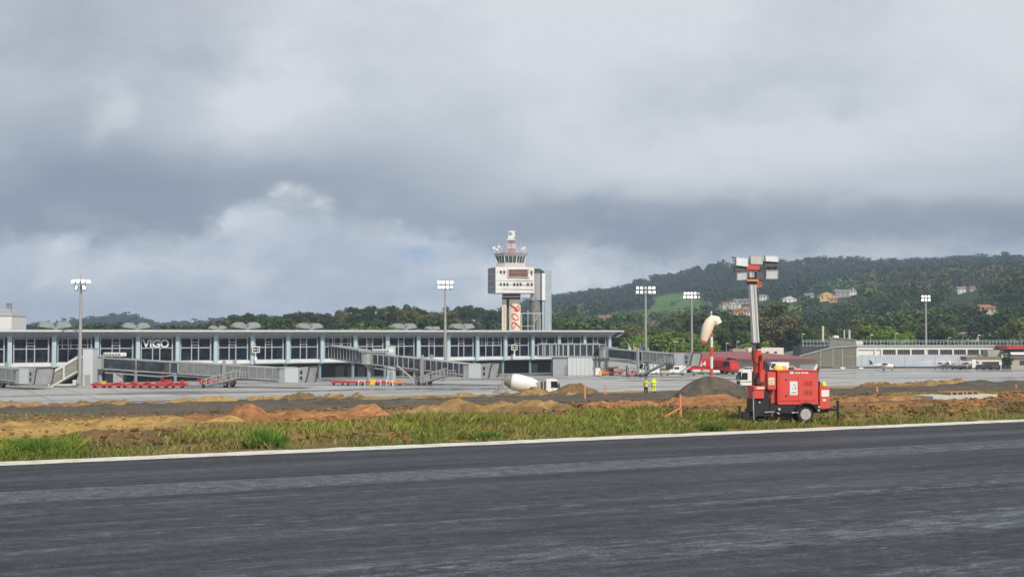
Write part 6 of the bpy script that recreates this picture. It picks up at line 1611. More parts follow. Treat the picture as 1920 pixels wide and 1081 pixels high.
    def sect(p0, p1, w, nm):
        m = MB(); m.beam(p0, p1, w, w * .9); P0, P1 = Vector(p0), Vector(p1)
        for k in (-.42, -.1, .36): m.beam(P0 + Vector((w * k, -w * .47, 0)), P1 + Vector((w * k, -w * .47, 0)), w * .13, .03)
        o_ = m.build(nm, AL, e)
        g = MB(); g.beam(P0 + Vector((w * .13, -w * .46, 0)), P1 + Vector((w * .13, -w * .46, 0)), w * .16, .012); g.build('groove', GALVD, o_)
    sect(lean(1420.5, 655), lean(1413.5, 526), .22, 'mast_section'); sect(lean(1413.2, 534), lean(1410.8, 499), .16, 'mast_section')
    MB().box(lean(1413.2, 527), (.30, .26, .24)).build('mast_clamp', BLK, e); MB().box((X(1412), .40, Z(526)), (.42, .06, .07)).build('clamp_strap', mat('cable_orange', (.70, .24, .10), .6), e)
    cp = [];
    for k in range(26):
        a = k * .85; cp.append((X(1422.5) + .11 * math.cos(a) + k * .0022, .50 + .03 * math.sin(a * 1.3), Z(526 + k * .42) + .075 * math.sin(a)))
    MB().path(cp, .022, 6).build('coiled_cable', mat('cable_orange', (.70, .24, .10), .6), e)
    MB().path([(X(1420), .4, Z(657)), (X(1416), .35, Z(650)), (X(1411), .3, Z(651)), (X(1408.3), .3, Z(660)), (X(1408.5), .3, Z(672)), (X(1412), .3, Z(682)), (X(1420), .3, Z(684)), (X(1426), .35, Z(676)), (X(1428), .35, Z(667)), (X(1424.5), .36, Z(668)), (X(1423), .38, Z(700)), (X(1427), .4, Z(712))], .024, 7).build('hydraulic_hose', BLACK, e, smooth=True)
    MB().box((X(1419), .45, Z(646)), (.30, .2, .07)).box((X(1424), .45, Z(649)), (.09, .2, .2)).build('guide_bracket', BLK, e)
    rs_ = MB(); rs_.tube((X(1431), .45, Z(722)), (X(1431), .45, Z(672)), .045, n=10); rs_.box((X(1431), .45, Z(700)), (.14, .14, .2)); rs_.build('hydraulic_ram', mat('mast_red_paint', (.62, .07, .04), .4), e)
    wn = MB(); wn.box((X(1422), .25, Z(716)), (.26, .24, .22)); wn.b2(X(1413.5), X(1417), .35, .6, Z(724), Z(700)); wn.lathe([(.10, -.1), (.10, .08)], (X(1425), .1, Z(722)), 14, 'Y'); wn.build('winch', mat('winch_dark', (.08, .05, .05), .5, var=.3), e)
    bt = MB(); bt.prism([(X(1431.5), Z(699)), (X(1446), Z(699)), (X(1443), Z(688)), (X(1438), Z(680)), (X(1434), Z(678)), (X(1431.5), Z(684))], .4, .75); bt.build('pump_cover', mat('cover_navy', (.025, .025, .04), .6), e)
    # floodlights: rectangular, three up and three down
    tb = MB(); tb.box((X(1412.5), .50, Z(501)), (.50, .26, .20)); tb.build('head_bracket', RED, e, bevel=.01)
    br = MB(); br.beam((X(1382), .55, Z(505)), (X(1459), .55, Z(503)), .09, .07); br.beam((X(1385), .5, Z(506)), (X(1385), .5, Z(516)), .05); br.beam((X(1459), .5, Z(490)), (X(1461), .5, Z(512)), .05); br.beam((X(1424), .5, Z(492)), (X(1430), .5, Z(520)), .06)
    br.path([(X(1426), .40, Z(500)), (X(1434), .38, Z(505)), (X(1442), .38, Z(500)), (X(1450), .38, Z(502)), (X(1444), .38, Z(507)), (X(1430), .38, Z(508))], .014, 6); br.build('cross_arm', DKGREY, e)
    LG = mat('flood_glass', (.62, .65, .66), .12, var=.12, scale=2.0); LB = mat('flood_case', (.33, .34, .34), .5, .2, var=.1)
    def flood(px, py, w, h, tilt, glass, roll=0.0, up=True):
        M = Matrix.Translation((X(px), .38, Z(py))) @ Matrix.Rotation(R(roll), 4, 'Y') @ Matrix.Rotation(R(tilt), 4, 'X')
        m = MB(M); W, Hh = w / s, h / s; m.prism([(-W / 2, -Hh / 2), (W / 2, -Hh / 2), (W / 2, Hh / 2), (-W / 2, Hh / 2)], 0, .10); m.add([(-W / 2, .10, -Hh / 2), (W / 2, .10, -Hh / 2), (W / 2, .10, Hh / 2), (-W / 2, .10, Hh / 2), (-W / 4, .26, -Hh / 4), (W / 4, .26, -Hh / 4), (W / 4, .26, Hh / 4), (-W / 4, .26, Hh / 4)], [(0, 1, 5, 4), (1, 2, 6, 5), (2, 3, 7, 6), (3, 0, 4, 7), (4, 5, 6, 7)])
        f = m.build('floodlight', LB, e); g = MB(M); g.b2(-W / 2 + .025, W / 2 - .025, -.012, -.001, -Hh / 2 + .02, Hh / 2 - .02); g.build('lens', glass, f)
        bz = MB(M); 
        for q in ((-W / 2, -W / 2 + .025, -Hh / 2, Hh / 2), (W / 2 - .025, W / 2, -Hh / 2, Hh / 2), (-W / 2 + .0251, W / 2 - .0251, Hh / 2 - .02, Hh / 2), (-W / 2 + .0251, W / 2 - .0251, -Hh / 2, -Hh / 2 + .02)): bz.b2(q[0], q[1], -.02, 0, q[2], q[3])
        bz.build('bezel', LB, f)
    LG2 = mat('flood_glass_dull', (.42, .43, .40), .3, var=.15, scale=2.0); LDK = mat('flood_back', (.10, .10, .105), .5)
    flood(1391, 491.5, 24, 17, -12, LG, roll=6); flood(1419.5, 487.5, 24, 17, -8, LG2, roll=2); flood(1450, 485, 26, 12, -14, LG, roll=3)
    flood(1390.5, 518.5, 21, 15, 10, LG, roll=-4); flood(1450, 515, 25, 17, 10, LG, roll=-1)
    for px, py, w, h in ((1389, 504.5, 23, 8), (1449, 494.8, 26, 8), (1427, 517, 13, 14)):  # outer boxes draw in the dark undersides of the floodlights
        u = MB().box((X(px), .52, Z(py)), (w / s, .22, h / s))
        if px == 1389:
            for p2 in (1380, 1385, 1390, 1395): u.box((X(p2), .44, Z(509)), (.03, .08, .05))
        u.build('flood_dark_box', LDK, e)
    for o_ in e.children:                       # mast and lamp group stand a little further right on the frame
        if o_.name.split('.')[0] in ('mast_base', 'mast_collar', 'mast_ring', 'mast_section', 'mast_clamp', 'clamp_strap', 'coiled_cable', 'hydraulic_hose', 'guide_bracket', 'hydraulic_ram', 'winch', 'pump_cover', 'head_bracket', 'cross_arm', 'floodlight', 'flood_dark_box'): o_.location.x += .16
    # things laid on the lid
    def on_lid(name, label, cat, px0, px1, hgt, m, y0=.3, y1=.7, base=.045):
        M_ = Matrix.Translation(e.location) @ Matrix.Rotation(R(9), 4, 'Z'); p = M_ @ Vector(((X(px0) + X(px1)) / 2, (y0 + y1) / 2, zt + base + .001))
        t = MB(); w = X(px1) - X(px0); t.lathe([(w * .48, 0), (w * .5, hgt * .3), (w * .42, hgt * .8), (w * .2, hgt)], n=12); o_ = t.build(name, m, smooth=True); o_.location = p; o_.rotation_euler = (0, 0, R(9)); o_.scale = (1, .7, 1); tag(o_, label, cat); return o_
    on_lid('yellow_bag', 'yellow bag lying on the left of the red trailer lid', 'bag', 1462, 1482, .16, mat('bag_yellow', (.80, .68, .12), .6, var=.1))
    on_lid('orange_bag', 'small orange bag next to the yellow one on the trailer lid', 'bag', 1478, 1490, .13, mat('bag_orange', (.80, .38, .08), .6, var=.1))
    on_lid('cable_reel', 'dark grey cable coil lying on the right of the trailer lid', 'cable coil', 1492, 1503, .10, DKGREY)
    on_lid('folded_sheet', 'flat pinkish folded sheet on the trailer lid right of the coil', 'sheet', 1503, 1520, .05, mat('sheet_pink', (.66, .30, .27), .7))
trailer()

# ============================================================ VEHICLES
GL = mat('vehicle_glass', (.02, .025, .03), .08, var=0, spec=.6)
def wheels(e, xs, w, r=.5, rimm=None, wd=.3):
    for x in xs:
        for y in (-w, w):
            t = MB(); sg = -1 if y < 0 else 1
            t.lathe([(r * .55, -wd / 2), (r * .92, -wd / 2), (r, -wd / 4), (r, wd / 4), (r * .92, wd / 2), (r * .55, wd / 2)], (x, y, r), 20, 'Y'); wh = t.build('wheel', TYRE, e, smooth=True)
            MB().lathe([(r * .56, sg * (wd / 2 - .04)), (r * .35, sg * (wd / 2 + .0)), (r * .15, sg * (wd / 2 + .05)), (.02, sg * (wd / 2 + .05))], (x, y, r), 16, 'Y').build('rim', rimm or GALV, wh, smooth=True)
def truck_cab(e, x, w=1.22, m=WPAINT, z0=.9, h=2.2):
    """cab facing +x, rear of the cab at x"""
    c = MB().prism([(x, z0), (x + 1.95, z0), (x + 2.1, z0 + .3), (x + 2.08, z0 + .9), (x + 1.85, z0 + h - .25), (x + 1.6, z0 + h), (x, z0 + h)], -w, w).build('cab', m, e, bevel=.05)
    for sg in (-1, 1): 
        d = MB().prism([(x + .75, z0 + 1.0), (x + 1.95, z0 + 1.0), (x + 1.78, z0 + h - .35), (x + .75, z0 + h - .35)], sg * w, sg * (w + .012)).build('side_window', GL, c)
        MB().b2(x + 2.0, x + 2.12, sg * (w + .08), sg * (w + .30), z0 + 1.0, z0 + 1.75).build('mirror', BLACK, c)
        MB().b2(x + .9, x + 1.1, sg * (w + .002), sg * (w + .03), z0 + .75, z0 + .81).build('handle', BLACK, c)
    MB().add([(x + 2.09, -w + .12, z0 + 1.0), (x + 2.09, w - .12, z0 + 1.0), (x + 1.90, w - .12, z0 + h - .28), (x + 1.90, -w + .12, z0 + h - .28)], [(0, 1, 2, 3)]).build('windscreen', GL, c)
    MB().b2(x + 1.7, x + 2.22, -w, w, .45, z0 + .15).build('bumper', mat('bumper_grey', (.20, .20, .20), .5), e, bevel=.03)
    MB().b2(x + 2.10, x + 2.13, -w + .3, w - .3, z0 + .25, z0 + .75).build('grille', BLACK, e)
    for sg in (-1, 1): MB().b2(x + 2.22, x + 2.245, sg * (w - .15), sg * (w - .45), .62, .86).build('headlight', CHROME, e)
    MB().prism([(x + .3, z0 - .5), (x + 1.7, z0 - .5), (x + 1.75, z0), (x + .25, z0)], -w + .02, w - .02).build('wheel_arch', DKGREY, e)
    return c
def mixer():
    Y = 200.0; s = F / Y; b = on(932, Y, AZ_); e = thing('concrete_mixer_truck', 'white concrete mixer truck facing right behind the tan mounds', 'mixer truck', b, R(2))
    L = 118 / s
    fr = MB(); fr.b2(.3, L - .6, -.5, -.3, .8, 1.1); fr.b2(.3, L - .6, .3, .5, .8, 1.1); fr.build('chassis', DKGREY, e)
    wheels(e, (1.7, 3.1, 6.0, L - 1.1), 1.0, .5)
    truck_cab(e, L - 2.25, z0=1.05, h=2.35)
    MB().b2(L - 2.95, L - 2.3, -1.1, 1.1, 1.1, 3.0).build('equipment_box', mat('box_brown', (.10, .06, .06), .6, var=.3), e)
    MB().b2(L - 2.75, L - 2.6, -1.2, -1.05, 1.0, 3.2).build('exhaust_stack', CHROME, e)
    MB().lathe([(.45, -.9), (.45, .9)], (L - 3.5, 0, 2.5), 16, 'Y').build('water_tank', mat('tank_grey', (.35, .36, .38), .5), e, smooth=True)
    # drum: tilted, opening at the rear (left)
    M = Matrix.Translation((1.0, 0, 3.25)) @ Matrix.Rotation(R(11), 4, 'Y') @ Matrix.Rotation(R(90), 4, 'Y')
    d = MB(M); d.lathe([(.62, .2), (.80, .5), (1.12, 1.25)], n=32); d.build('drum_mouth', mat('dirty_grey', (.27, .25, .22), .7, var=.3, scale=2), e, smooth=True)
    d = MB(M); d.lathe([(1.12, 1.26), (1.30, 1.7), (1.31, 2.3), (1.29, 3.2), (1.16, 4.4), (.92, 5.2), (.62, 5.6), (.35, 5.75)], n=36); dm = d.build('drum', mat('drum_white', (.80, .79, .77), .45, var=.04, dirt_reflection=(.62, .60, .55), dscale=.8), e, smooth=True)
    d = MB(M); d.lathe([(1.145, 1.12), (1.175, 1.15), (1.175, 1.24), (1.145, 1.27)], n=32); d.build('drum_ring', GALV, dm)
    h = MB(); h.b2(.5, 1.2, -.55, .55, 3.4, 3.55); h.prism([(.35, 3.5), (1.35, 3.6), (1.05, 3.0), (.7, 3.0)], -.5, .5); h.beam((.5, -.45, 1.0), (.95, -.5, 3.4), .14); h.beam((.5, .45, 1.0), (.95, .5, 3.4), .14); h.beam((.4, 0, 2.6), (1.7, 0, 1.2), .14); h.b2(.3, 1.3, -.9, .9, 1.05, 1.25); h.build('hopper', mat('dirty_grey', (.27, .25, .22), .7), e)
    c = MB(); c.prism([(-.7, 1.25), (.5, 2.55), (.55, 2.35), (-.55, 1.05)], -.35, .35); c.beam((-.3, -.4, 1.3), (.6, -.4, 1.1), .08); c.beam((.0, -.45, 1.0), (.5, -.5, 2.2), .07); c.beam((-.4, .2, .9), (.3, .3, 1.9), .08); c.build('chute', mat('dirty_grey', (.27, .25, .22), .7), e)
    ld = MB(); ld.beam((.1, -.8, .9), (.75, -.8, 3.2), .06); ld.beam((.3, -1.1, .9), (.95, -1.1, 3.2), .06)
    for k in range(7): ld.beam((.15 + k * .09, -.8, 1.1 + k * .3), (.35 + k * .09, -1.1, 1.1 + k * .3), .04)
    ld.build('ladder', GALV, e)
    MB().b2(1.2, 1.7, -1.15, -.75, .9, 1.35).build('toolbox', mat('tool_navy', (.02, .03, .10), .5), e)
mixer()
def dump_truck():
    Y = 228.0; s = F / Y; b = on(1384, Y, AZ_ + .25); e = thing('tipper_truck', 'white tipper truck facing left, half hidden behind the red trailer', 'tipper truck', b, R(180 + 6))
    # local +x is forward; front at the origin
    c = truck_cab(e, -2.15, z0=1.0, h=2.6)
    for q in ((2.3, .35), (1.55, .35)): pass
    MB().b2(-7.2, -.2, -.5, .5, .75, 1.05).build('chassis', DKGREY, e); wheels(e, (-1.15, -4.6, -6.0), 1.02, .52)
    t = MB(); t.prism([(-7.3, 1.2), (-2.4, 1.2), (-2.4, 2.9), (-7.3, 2.7)], -1.22, 1.22); t.build('tipper_body', mat('body_grey', (.42, .43, .42), .6, var=.12), e, bevel=.04)
    MB().b2(-2.1, -.05, 1.225, 1.24, 1.5, 1.8).build('side_marking', GALV, c)
dump_truck()
def van(px, Y, rz, label, m=WPAINT, L=5.2, h=2.25, z=AZ_, name='van', cat='van', high=True):
    b = on(px, Y, z); e = thing(name, label, cat, b, rz); w = .95
    if high: prof = [(-L / 2, .35), (L / 2 - .1, .35), (L / 2, .6), (L / 2 - .05, .95), (L / 2 - .85, 1.2), (L / 2 - 1.5, h - .1), (L / 2 - 1.9, h), (-L / 2 + .1, h), (-L / 2, h - .3)]
    else: prof = [(-L / 2, .35), (L / 2 - .1, .35), (L / 2, .6), (L / 2 - .1, .85), (L / 2 - 1.1, 1.0), (L / 2 - 1.8, h), (-L / 2 + .9, h), (-L / 2 + .15, 1.05), (-L / 2, .8)]
    bd = MB().prism(prof, -w, w).build('body', m, e, bevel=.05)
    for sg in (-1, 1):
        a = L / 2 - (1.55 if high else 1.75); zz0, zz1 = (1.25, h - .35) if high else (.98, h - .12)
        MB().prism([(a - 1.0, zz0), (a + .45, zz0), (a + .05, zz1), (a - 1.0, zz1)], sg * w, sg * (w + .012)).build('side_window', GL, bd)
        if not high: MB().prism([(a - 2.1, zz0), (a - 1.1, zz0), (a - 1.1, zz1), (a - 1.7, zz1)], sg * w, sg * (w + .012)).build('side_window', GL, bd)
    z1 = h - .22; x1 = L / 2 - (1.42 if high else 1.70); x0 = L / 2 - (.90 if high else 1.15); zb = 1.26 if high else 1.03
    MB().add([(x0 + .015, -w + .1, zb), (x0 + .015, w - .1, zb), (x1 + .02, w - .12, z1), (x1 + .02, -w + .12, z1)], [(0, 1, 2, 3)]).build('windscreen', GL, bd)
    wheels(e, (-L / 2 + 1.0, L / 2 - 1.0), w - .1, .33, wd=.22)
    for sg in (-1, 1): MB().b2(L / 2 - .02, L / 2 + .02, sg * .55, sg * .85, .62, .80).build('headlight', CHROME, e)
    return e
van(1214, 322, R(205), 'white van with dark windows under the right boarding bridge', h=2.9, L=6)
van(1269, 326, R(190), 'small white service van right of the boarding bridge stairs', h=2.2, L=4.4)
van(1400, 338, R(170), 'white car parked just left of the trailer mast', high=False, L=4.4, h=1.5, name='parked_car', cat='car')
van(1456, 336, R(188), 'white high roofed van behind the left part of the red trailer', L=6.2, h=2.8)
van(1478, 344, R(180), 'white low car right of the white van behind the red trailer', high=False, L=4.4, h=1.5, name='parked_car', cat='car')
for i, (px, c, lb) in enumerate(((1838, (.03, .035, .05), 'dark car nearest the small canopy at the right'), (1851, (.02, .02, .025), 'black car in the middle of the dark row at the right'), (1864, (.05, .055, .07), 'dark grey car nearest the shrub at the right edge'))):
    van(px, 364, R(80), lb, m=mat('car_paint%s' % 'abc'[i], c, .3, var=0), high=False, L=4.3, h=1.5, name='parked_car', cat='car')
def fire_engine(px, Y, rz, label, num, L=11.0, h=3.5):
    b = on(px, Y, AZ_); e = thing('fire_engine', label, 'fire engine', b, rz, None); w = 1.4
    FR = mat('fire_red', (.60, .03, .03), .35, var=.06)
    bd = MB().prism([(-L / 2, .9), (L / 2 - 3.0, .9), (L / 2 - 3.0, h), (-L / 2 + .2, h), (-L / 2, h - .4)], -w, w).build('body', FR, e, bevel=.06)
    MB().b2(-L / 2 - .01, L / 2 - 3.3, -w - .012, -w - .001, 1.55, 1.9).build('side_stripe', mat('fire_dark', (.25, .02, .03), .4), bd)
    c = MB().prism([(L / 2 - 2.97, .8), (L / 2 - .2, .8), (L / 2, 1.3), (L / 2 - .35, h - .25), (L / 2 - .8, h), (L / 2 - 2.97, h)], -w, w).build('cab', FR, e, bevel=.06)
    MB().prism([(L / 2 - 2.8, 1.9), (L / 2 - .25, 1.9), (L / 2 - .5, h - .35), (L / 2 - 2.8, h - .35)], -w - .015, w + .015).build('side_window', GL, c)
    MB().add([(L / 2 - .12, -w + .08, 1.9), (L / 2 - .12, w - .08, 1.9), (L / 2 - .33, w - .08, h - .35), (L / 2 - .33, -w + .08, h - .35)], [(0, 1, 2, 3)]).build('windscreen', GL, c)
    MB().b2(L / 2 - .3, L / 2 + .15, -w, w, .5, .95).build('bumper', DKGREY, e); MB().b2(-L / 2 + .2, L / 2 - .4, -.6, .6, .6, .95).build('chassis', DKGREY, e)
    wheels(e, (-L / 2 + 1.6, -L / 2 + 3.2, L / 2 - 2.2), 1.15, .62, wd=.4)
    mn = MB(); mn.tube((L / 2 - 1.6, 0, h), (L / 2 - 1.6, 0, h + .3), .25); mn.tube((L / 2 - 1.6, 0, h + .3), (L / 2 - .6, 0, h + .45), .09); mn.build('water_cannon', REDP, e)
    MB().b2(L / 2 - 2.4, L / 2 - 2.1, -.9, .9, h, h + .16).build('light_bar', mat('bar_blue', (.05, .10, .45), .3), e)
    if num: text_mesh(num, 1.9, .01, 'number', WPAINT, e, (-.2, -w - .02, 2.45), (R(90), 0, 0), offset=.02)
fire_engine(1316, 333, R(8), 'long red fire engine with white number 64 between the right bridge and the wind sock', '64', L=12.5, h=3.9)
fire_engine(1359, 326, R(-60), 'red fire engine with dark windscreen turned towards the camera right of the wind sock', None, L=8.0, h=3.5)

def plane(px, Y, rz, label, tailc):
    b = on(px, Y, AZ_); e = thing('light_aircraft', label, 'light aircraft', b, rz, 'parked light aircraft')
    f = MB(); f.path([(-3.9, 0, 1.55), (-2.6, 0, 1.45), (-.8, 0, 1.35), (.3, 0, 1.35), (1.7, 0, 1.25), (2.3, 0, 1.2)], [.10, .26, .52, .60, .50, .22], 14); fu = f.build('fuselage', WPAINT, e, smooth=True)
    MB().prism([(-.6, 1.55), (.9, 1.55), (.35, 2.0), (-.6, 2.05)], -.50, .50).build('cabin_window', GL, fu)
    MB().add([(.5, -5.4, 2.12), (.6, 5.4, 2.12), (-.8, 5.2, 2.12), (-.8, -5.2, 2.12), (.4, -5.4, 2.22), (.5, 5.4, 2.22), (-.7, 5.2, 2.2), (-.7, -5.2, 2.2)], [(0, 1, 2, 3), (4, 7, 6, 5), (0, 4, 5, 1), (2, 6, 7, 3), (0, 3, 7, 4), (1, 5, 6, 2)]).build('wing', WPAINT, e)
    MB().prism([(-4.2, 1.55), (-3.2, 1.6), (-3.9, 2.8), (-4.35, 2.8)], -.06, .06).build('tail_fin', tailc, e)
    MB().b2(-4.2, -3.4, -1.7, 1.7, 1.55, 1.62).build('tailplane', WPAINT, e)
    for sg in (-1, 1): MB().beam((.0, sg * .45, 1.1), (.4, sg * 2.4, 2.12), .07).build('wing_strut', WPAINT, e)
    g = MB(); g.beam((-.3, -.3, 1.0), (-.4, -1.1, .25), .08); g.beam((-.3, .3, 1.0), (-.4, 1.1, .25), .08); g.beam((1.8, 0, 1.0), (1.8, 0, .2), .08); g.build('undercarriage', GALV, e)
    for x, y in ((-.4, -1.15), (-.4, 1.15), (1.8, 0)): MB().lathe([(.08, -.07), (.2, -.06), (.2, .06), (.08, .07)], (x, y, .2), 12, 'Y').build('wheel', TYRE, e)
    MB().b2(2.42, 2.46, -.06, .06, .45, 1.95).lathe([(.02, 2.6), (.16, 2.3)], (0, 0, 1.2), 10, 'X').build('propeller', DKGREY, e)
TN = mat('tail_navy', (.03, .04, .12), .5)
plane(1660, 358, R(-8), 'white light aircraft with dark tail fin standing alone in front of the hangar doors', TN)
for px, a, lb in ((1762, 60, 'white light aircraft first right of the far right mast'), (1778, 120, 'white light aircraft second in the group right of the far right mast'), (1795, 40, 'white light aircraft in the middle right of the parked group'), (1812, 150, 'white light aircraft next to the white post at the right')):
    plane(px, 366, R(a), lb, WPAINT)

def dolly(px, Y, lab, col, load=None, L=3.0, rz=.05):
    b = on(px, Y, AZ_); e = thing('baggage_dolly', lab, 'baggage dolly', b, rz, 'flat red dollies on the apron')
    m = MB(); m.b2(-L / 2, L / 2, -.8, .8, .42, .56); m.b2(-L / 2, L / 2, -.85, -.8, .36, .66); m.b2(-L / 2, L / 2, .8, .85, .36, .66); m.build('deck', col, e)
    r = MB()
    for x in (-L / 2 + .05, -L / 6, L / 6, L / 2 - .05): r.b2(x - .04, x + .04, -.86, -.78, .66, .95)
    r.b2(-L / 2, L / 2, -.85, -.79, .92, .98) if load == 'rail' else None
    r.build('stanchion', col, e)
    for x in (-L / 2 + .5, L / 2 - .5):
        for y in (-.65, .65): MB().lathe([(.05, -.08), (.2, -.07), (.2, .07), (.05, .08)], (x, y, .2), 12, 'Y').build('wheel', TYRE, e)
    MB().beam((L / 2, 0, .45), (L / 2 + .6, 0, .35), .08).build('tow_bar', DKGREY, e)
def bundle(px, Y, w, h, lab, m, zb=.57, seed=0, name='red_pile', cat='pile'):
    p = on(px, Y, AZ_ + zb); rr = random.Random(seed + 50); mb = MB()
    for k in range(int(9 + w * 5)):
        t = rr.uniform(-.5, .5); hz2 = h * (1 - abs(t) * 1.5) * rr.uniform(.25, 1.0)
        mb.box((t * w, rr.uniform(-.6, .6), max(.08, hz2 * .75)), (rr.uniform(.3, .9), rr.uniform(.1, .5), rr.uniform(.08, .3)), rz=rr.uniform(-1, 1), ry=rr.uniform(-.7, .7), rx=rr.uniform(-.4, .4))
    mb.b2(-w * .42, w * .42, -.5, .5, 0, h * .28)
    o = mb.build(name, m); o.location = p; tag(o, lab.replace('bundle', 'pile').replace('tarpaulin ', ''), cat, 'red piles on the dollies')
dl = ['leftmost red dolly beside the pale lift box', 'second red dolly from the lift box', 'third red dolly from the lift box, left of the tall bundle', 'red dolly carrying the tallest red bundle', 'red dolly just right of the tallest red bundle', 'rightmost dolly of the front red row, under the long bridge wheels']
for i, px in enumerate((186, 214, 242, 272, 303, 333)): dolly(px, 246.5, dl[i], REDP, 'rail' if i % 2 else None, L=2.7)
for i, (px, w, h, lb) in enumerate(((180, 1.6, .7, 'low red bundle on the leftmost dolly'), (222, 2.2, .6, 'flat red bundle second from the lift box'), (250, 2.0, .9, 'rounded red bundle left of the tallest one'), (278, 1.8, .9, 'red bundle touching the left side of the tallest one'), (308, 3.4, 1.75, 'tallest red tarpaulin bundle under the long bridge'), (341, 2.2, 1.1, 'red bundle right of the tallest one'))):
    bundle(px, 246.5, w, h, lb, REDT, seed=i)
for i, (px, lb) in enumerate(((384, 'small red dolly in the back row, left one'), (406, 'small red dolly in the back row, middle one'), (428, 'small red dolly in the back row, right one'))):
    dolly(px, 262, lb, REDP, 'rail', L=2.2); bundle(px, 262, 1.7, .8, lb.replace('dolly', 'bundle'), REDT, seed=30 + i)
def oxbox(name, lab, cat, px, Y, w, h, m, d=1.0):
    b = on(px, Y, AZ_); e = thing(name, lab, cat, b, .1); MB().b2(-w / 2, w / 2, -d / 2, d / 2, .12, h).build('body', m, e, bevel=.04); MB().b2(-w / 2 + .1, w / 2 - .1, -d / 2 + .1, d / 2 - .1, 0, .119).build('foot', DKGREY, e); MB().b2(-w / 2 - .03, w / 2 + .03, -d / 2 - .03, d / 2 + .03, h + .001, h + .07).build('lid', m, e)
oxbox('yellow_bin', 'yellow bin standing at the foot of the long bridge rotunda', 'bin', 195, 250, .8, 1.1, YELP)
oxbox('switch_cabinet', 'grey cabinet with white plate under the dark glass of the long bridge', 'cabinet', 222, 256, 1.9, 2.5, LGREY)
oxbox('yellow_bin', 'yellow bin among the red dollies under the middle bridge', 'bin', 698, 256, .9, 1.3, YELP)
oxbox('white_cabinet', 'white cabinet at the foot of the far right mast', 'cabinet', 1734, 385, .8, 1.9, WPAINT)
oxbox('white_cabinet', 'small pale cabinet left of the white one at the far right mast', 'cabinet', 1729, 388, .8, 1.3, LGREY)
for i, (px, lb) in enumerate(((634, 'leftmost red dolly under the middle bridge'), (661, 'second red dolly under the middle bridge'), (688, 'third red dolly under the middle bridge beside the pillar'), (715, 'fourth red dolly under the middle bridge below the lift box'), (742, 'orange dolly at the right end of the row under the middle bridge'))):
    dolly(px, 260, lb, REDP if i < 4 else ORAP, None, L=2.75)
for i, (px, lb) in enumerate(((678, 'white and red barrier left of the yellow bin'), (708, 'white and red barrier right of the yellow bin'), (730, 'white and red barrier in front of the pale lift box'))):
    b = on(px, 257, AZ_); e = thing('barrier', lb, 'barrier', b, .05, 'white and red barriers'); MB().b2(-.7, .7, -.12, .12, .75, 1.05).build('board', WPAINT, e); MB().b2(-.7, -.58, -.1, .1, 0, .75).b2(.58, .7, -.1, .1, 0, .75).build('foot', WPAINT, e)
    MB().b2(-.35, -.1, -.13, -.121, .76, 1.04).b2(.15, .4, -.13, -.121, .76, 1.04).build('red_band', REDP, e)

def belt_loader(px, Y, rz, lab, m, sc_=1.0):
    b = on(px, Y, AZ_); e = thing('belt_loader', lab, 'belt loader', b, rz)
    MB().b2(-2.2, 1.8, -.8, .8, .4, .95).build('body', m, e, bevel=.05); MB().beam((-2.9, .1, 1.0), (2.8, .1, 2.1), 1.0, .22).build('belt', m, e)
    MB().beam((-2.9, -.45, 1.25), (2.8, -.45, 2.35), .05).build('side_rail', DKGREY, e); MB().b2(.9, 1.6, -.75, -.1, .95, 1.7).build('seat', DKGREY, e); wheels(e, (-1.4, 1.2), .72, .33, wd=.2)
belt_loader(1138, 316, R(5), 'orange belt loader right of the grey panelled box', mat('loader_orange', (.70, .20, .06), .5, var=.1))
belt_loader(1152, 322, R(175), 'brownish red belt loader behind the orange one', mat('loader_rust', (.38, .12, .07), .6, var=.1))
oxbox('baggage_container', 'white baggage container left of the orange belt loader', 'container', 1120.5, 312, 1.2, 1.9, WPAINT, 1.2)
oxbox('yellow_bin', 'yellow bin right beside the grey panelled box', 'bin', 1126, 310, .6, 1.2, YELP, .6)
def tow_tractor():
    b = on(1184, 308, AZ_); e = thing('forklift', 'red forklift with tall dark mast on the apron under the right bridge', 'forklift', b, R(180))
    MB().b2(-1.5, 1.0, -.6, .6, .3, 1.0).build('body', mat('faded_red', (.55, .16, .15), .55, var=.1), e, bevel=.08); MB().b2(-1.6, -1.0, -.55, .55, .4, 1.2).build('counterweight', REDP, e, bevel=.1)
    m = MB()
    for y in (-.4, .4): m.b2(1.05, 1.25, y - .08, y + .08, .1, 2.6)
    m.b2(1.05, 1.2, -.4, .4, 2.45, 2.6); m.b2(1.06, 1.18, -.4, .4, 1.2, 1.35); m.build('mast', BLACK, e)
    MB().b2(1.25, 2.2, -.35, -.2, .12, .18).b2(1.25, 2.2, .2, .35, .12, .18).build('fork', DKGREY, e)
    g = MB()
    for x, y in ((-.8, -.5), (-.8, .5), (.8, -.5), (.8, .5)): g.beam((x, y, 1.0), (x * .8, y, 2.05), .07)
    g.b2(-.7, .7, -.55, .55, 2.05, 2.12); g.build('guard', DKGREY, e); MB().b2(-.5, 0, -.3, .3, 1.0, 1.4).build('seat', BLACK, e); wheels(e, (-1.0, .7), .55, .3, wd=.22)
tow_tractor()
def cart(px, Y, lab, m):
    b = on(px, Y, AZ_); e = thing('baggage_cart', lab, 'baggage cart', b, .1, 'small carts by the right bridge'); MB().b2(-1.2, 1.2, -.7, .7, .35, .5).build('deck', GALVD, e)
    MB().b2(-1.1, 1.1, -.65, .65, .5, 1.15).build('load', m, e, bevel=.15); wheels(e, (-.8, .8), .6, .2, wd=.14); MB().beam((1.2, 0, .4), (1.9, 0, .3), .07).build('tow_bar', DKGREY, e)
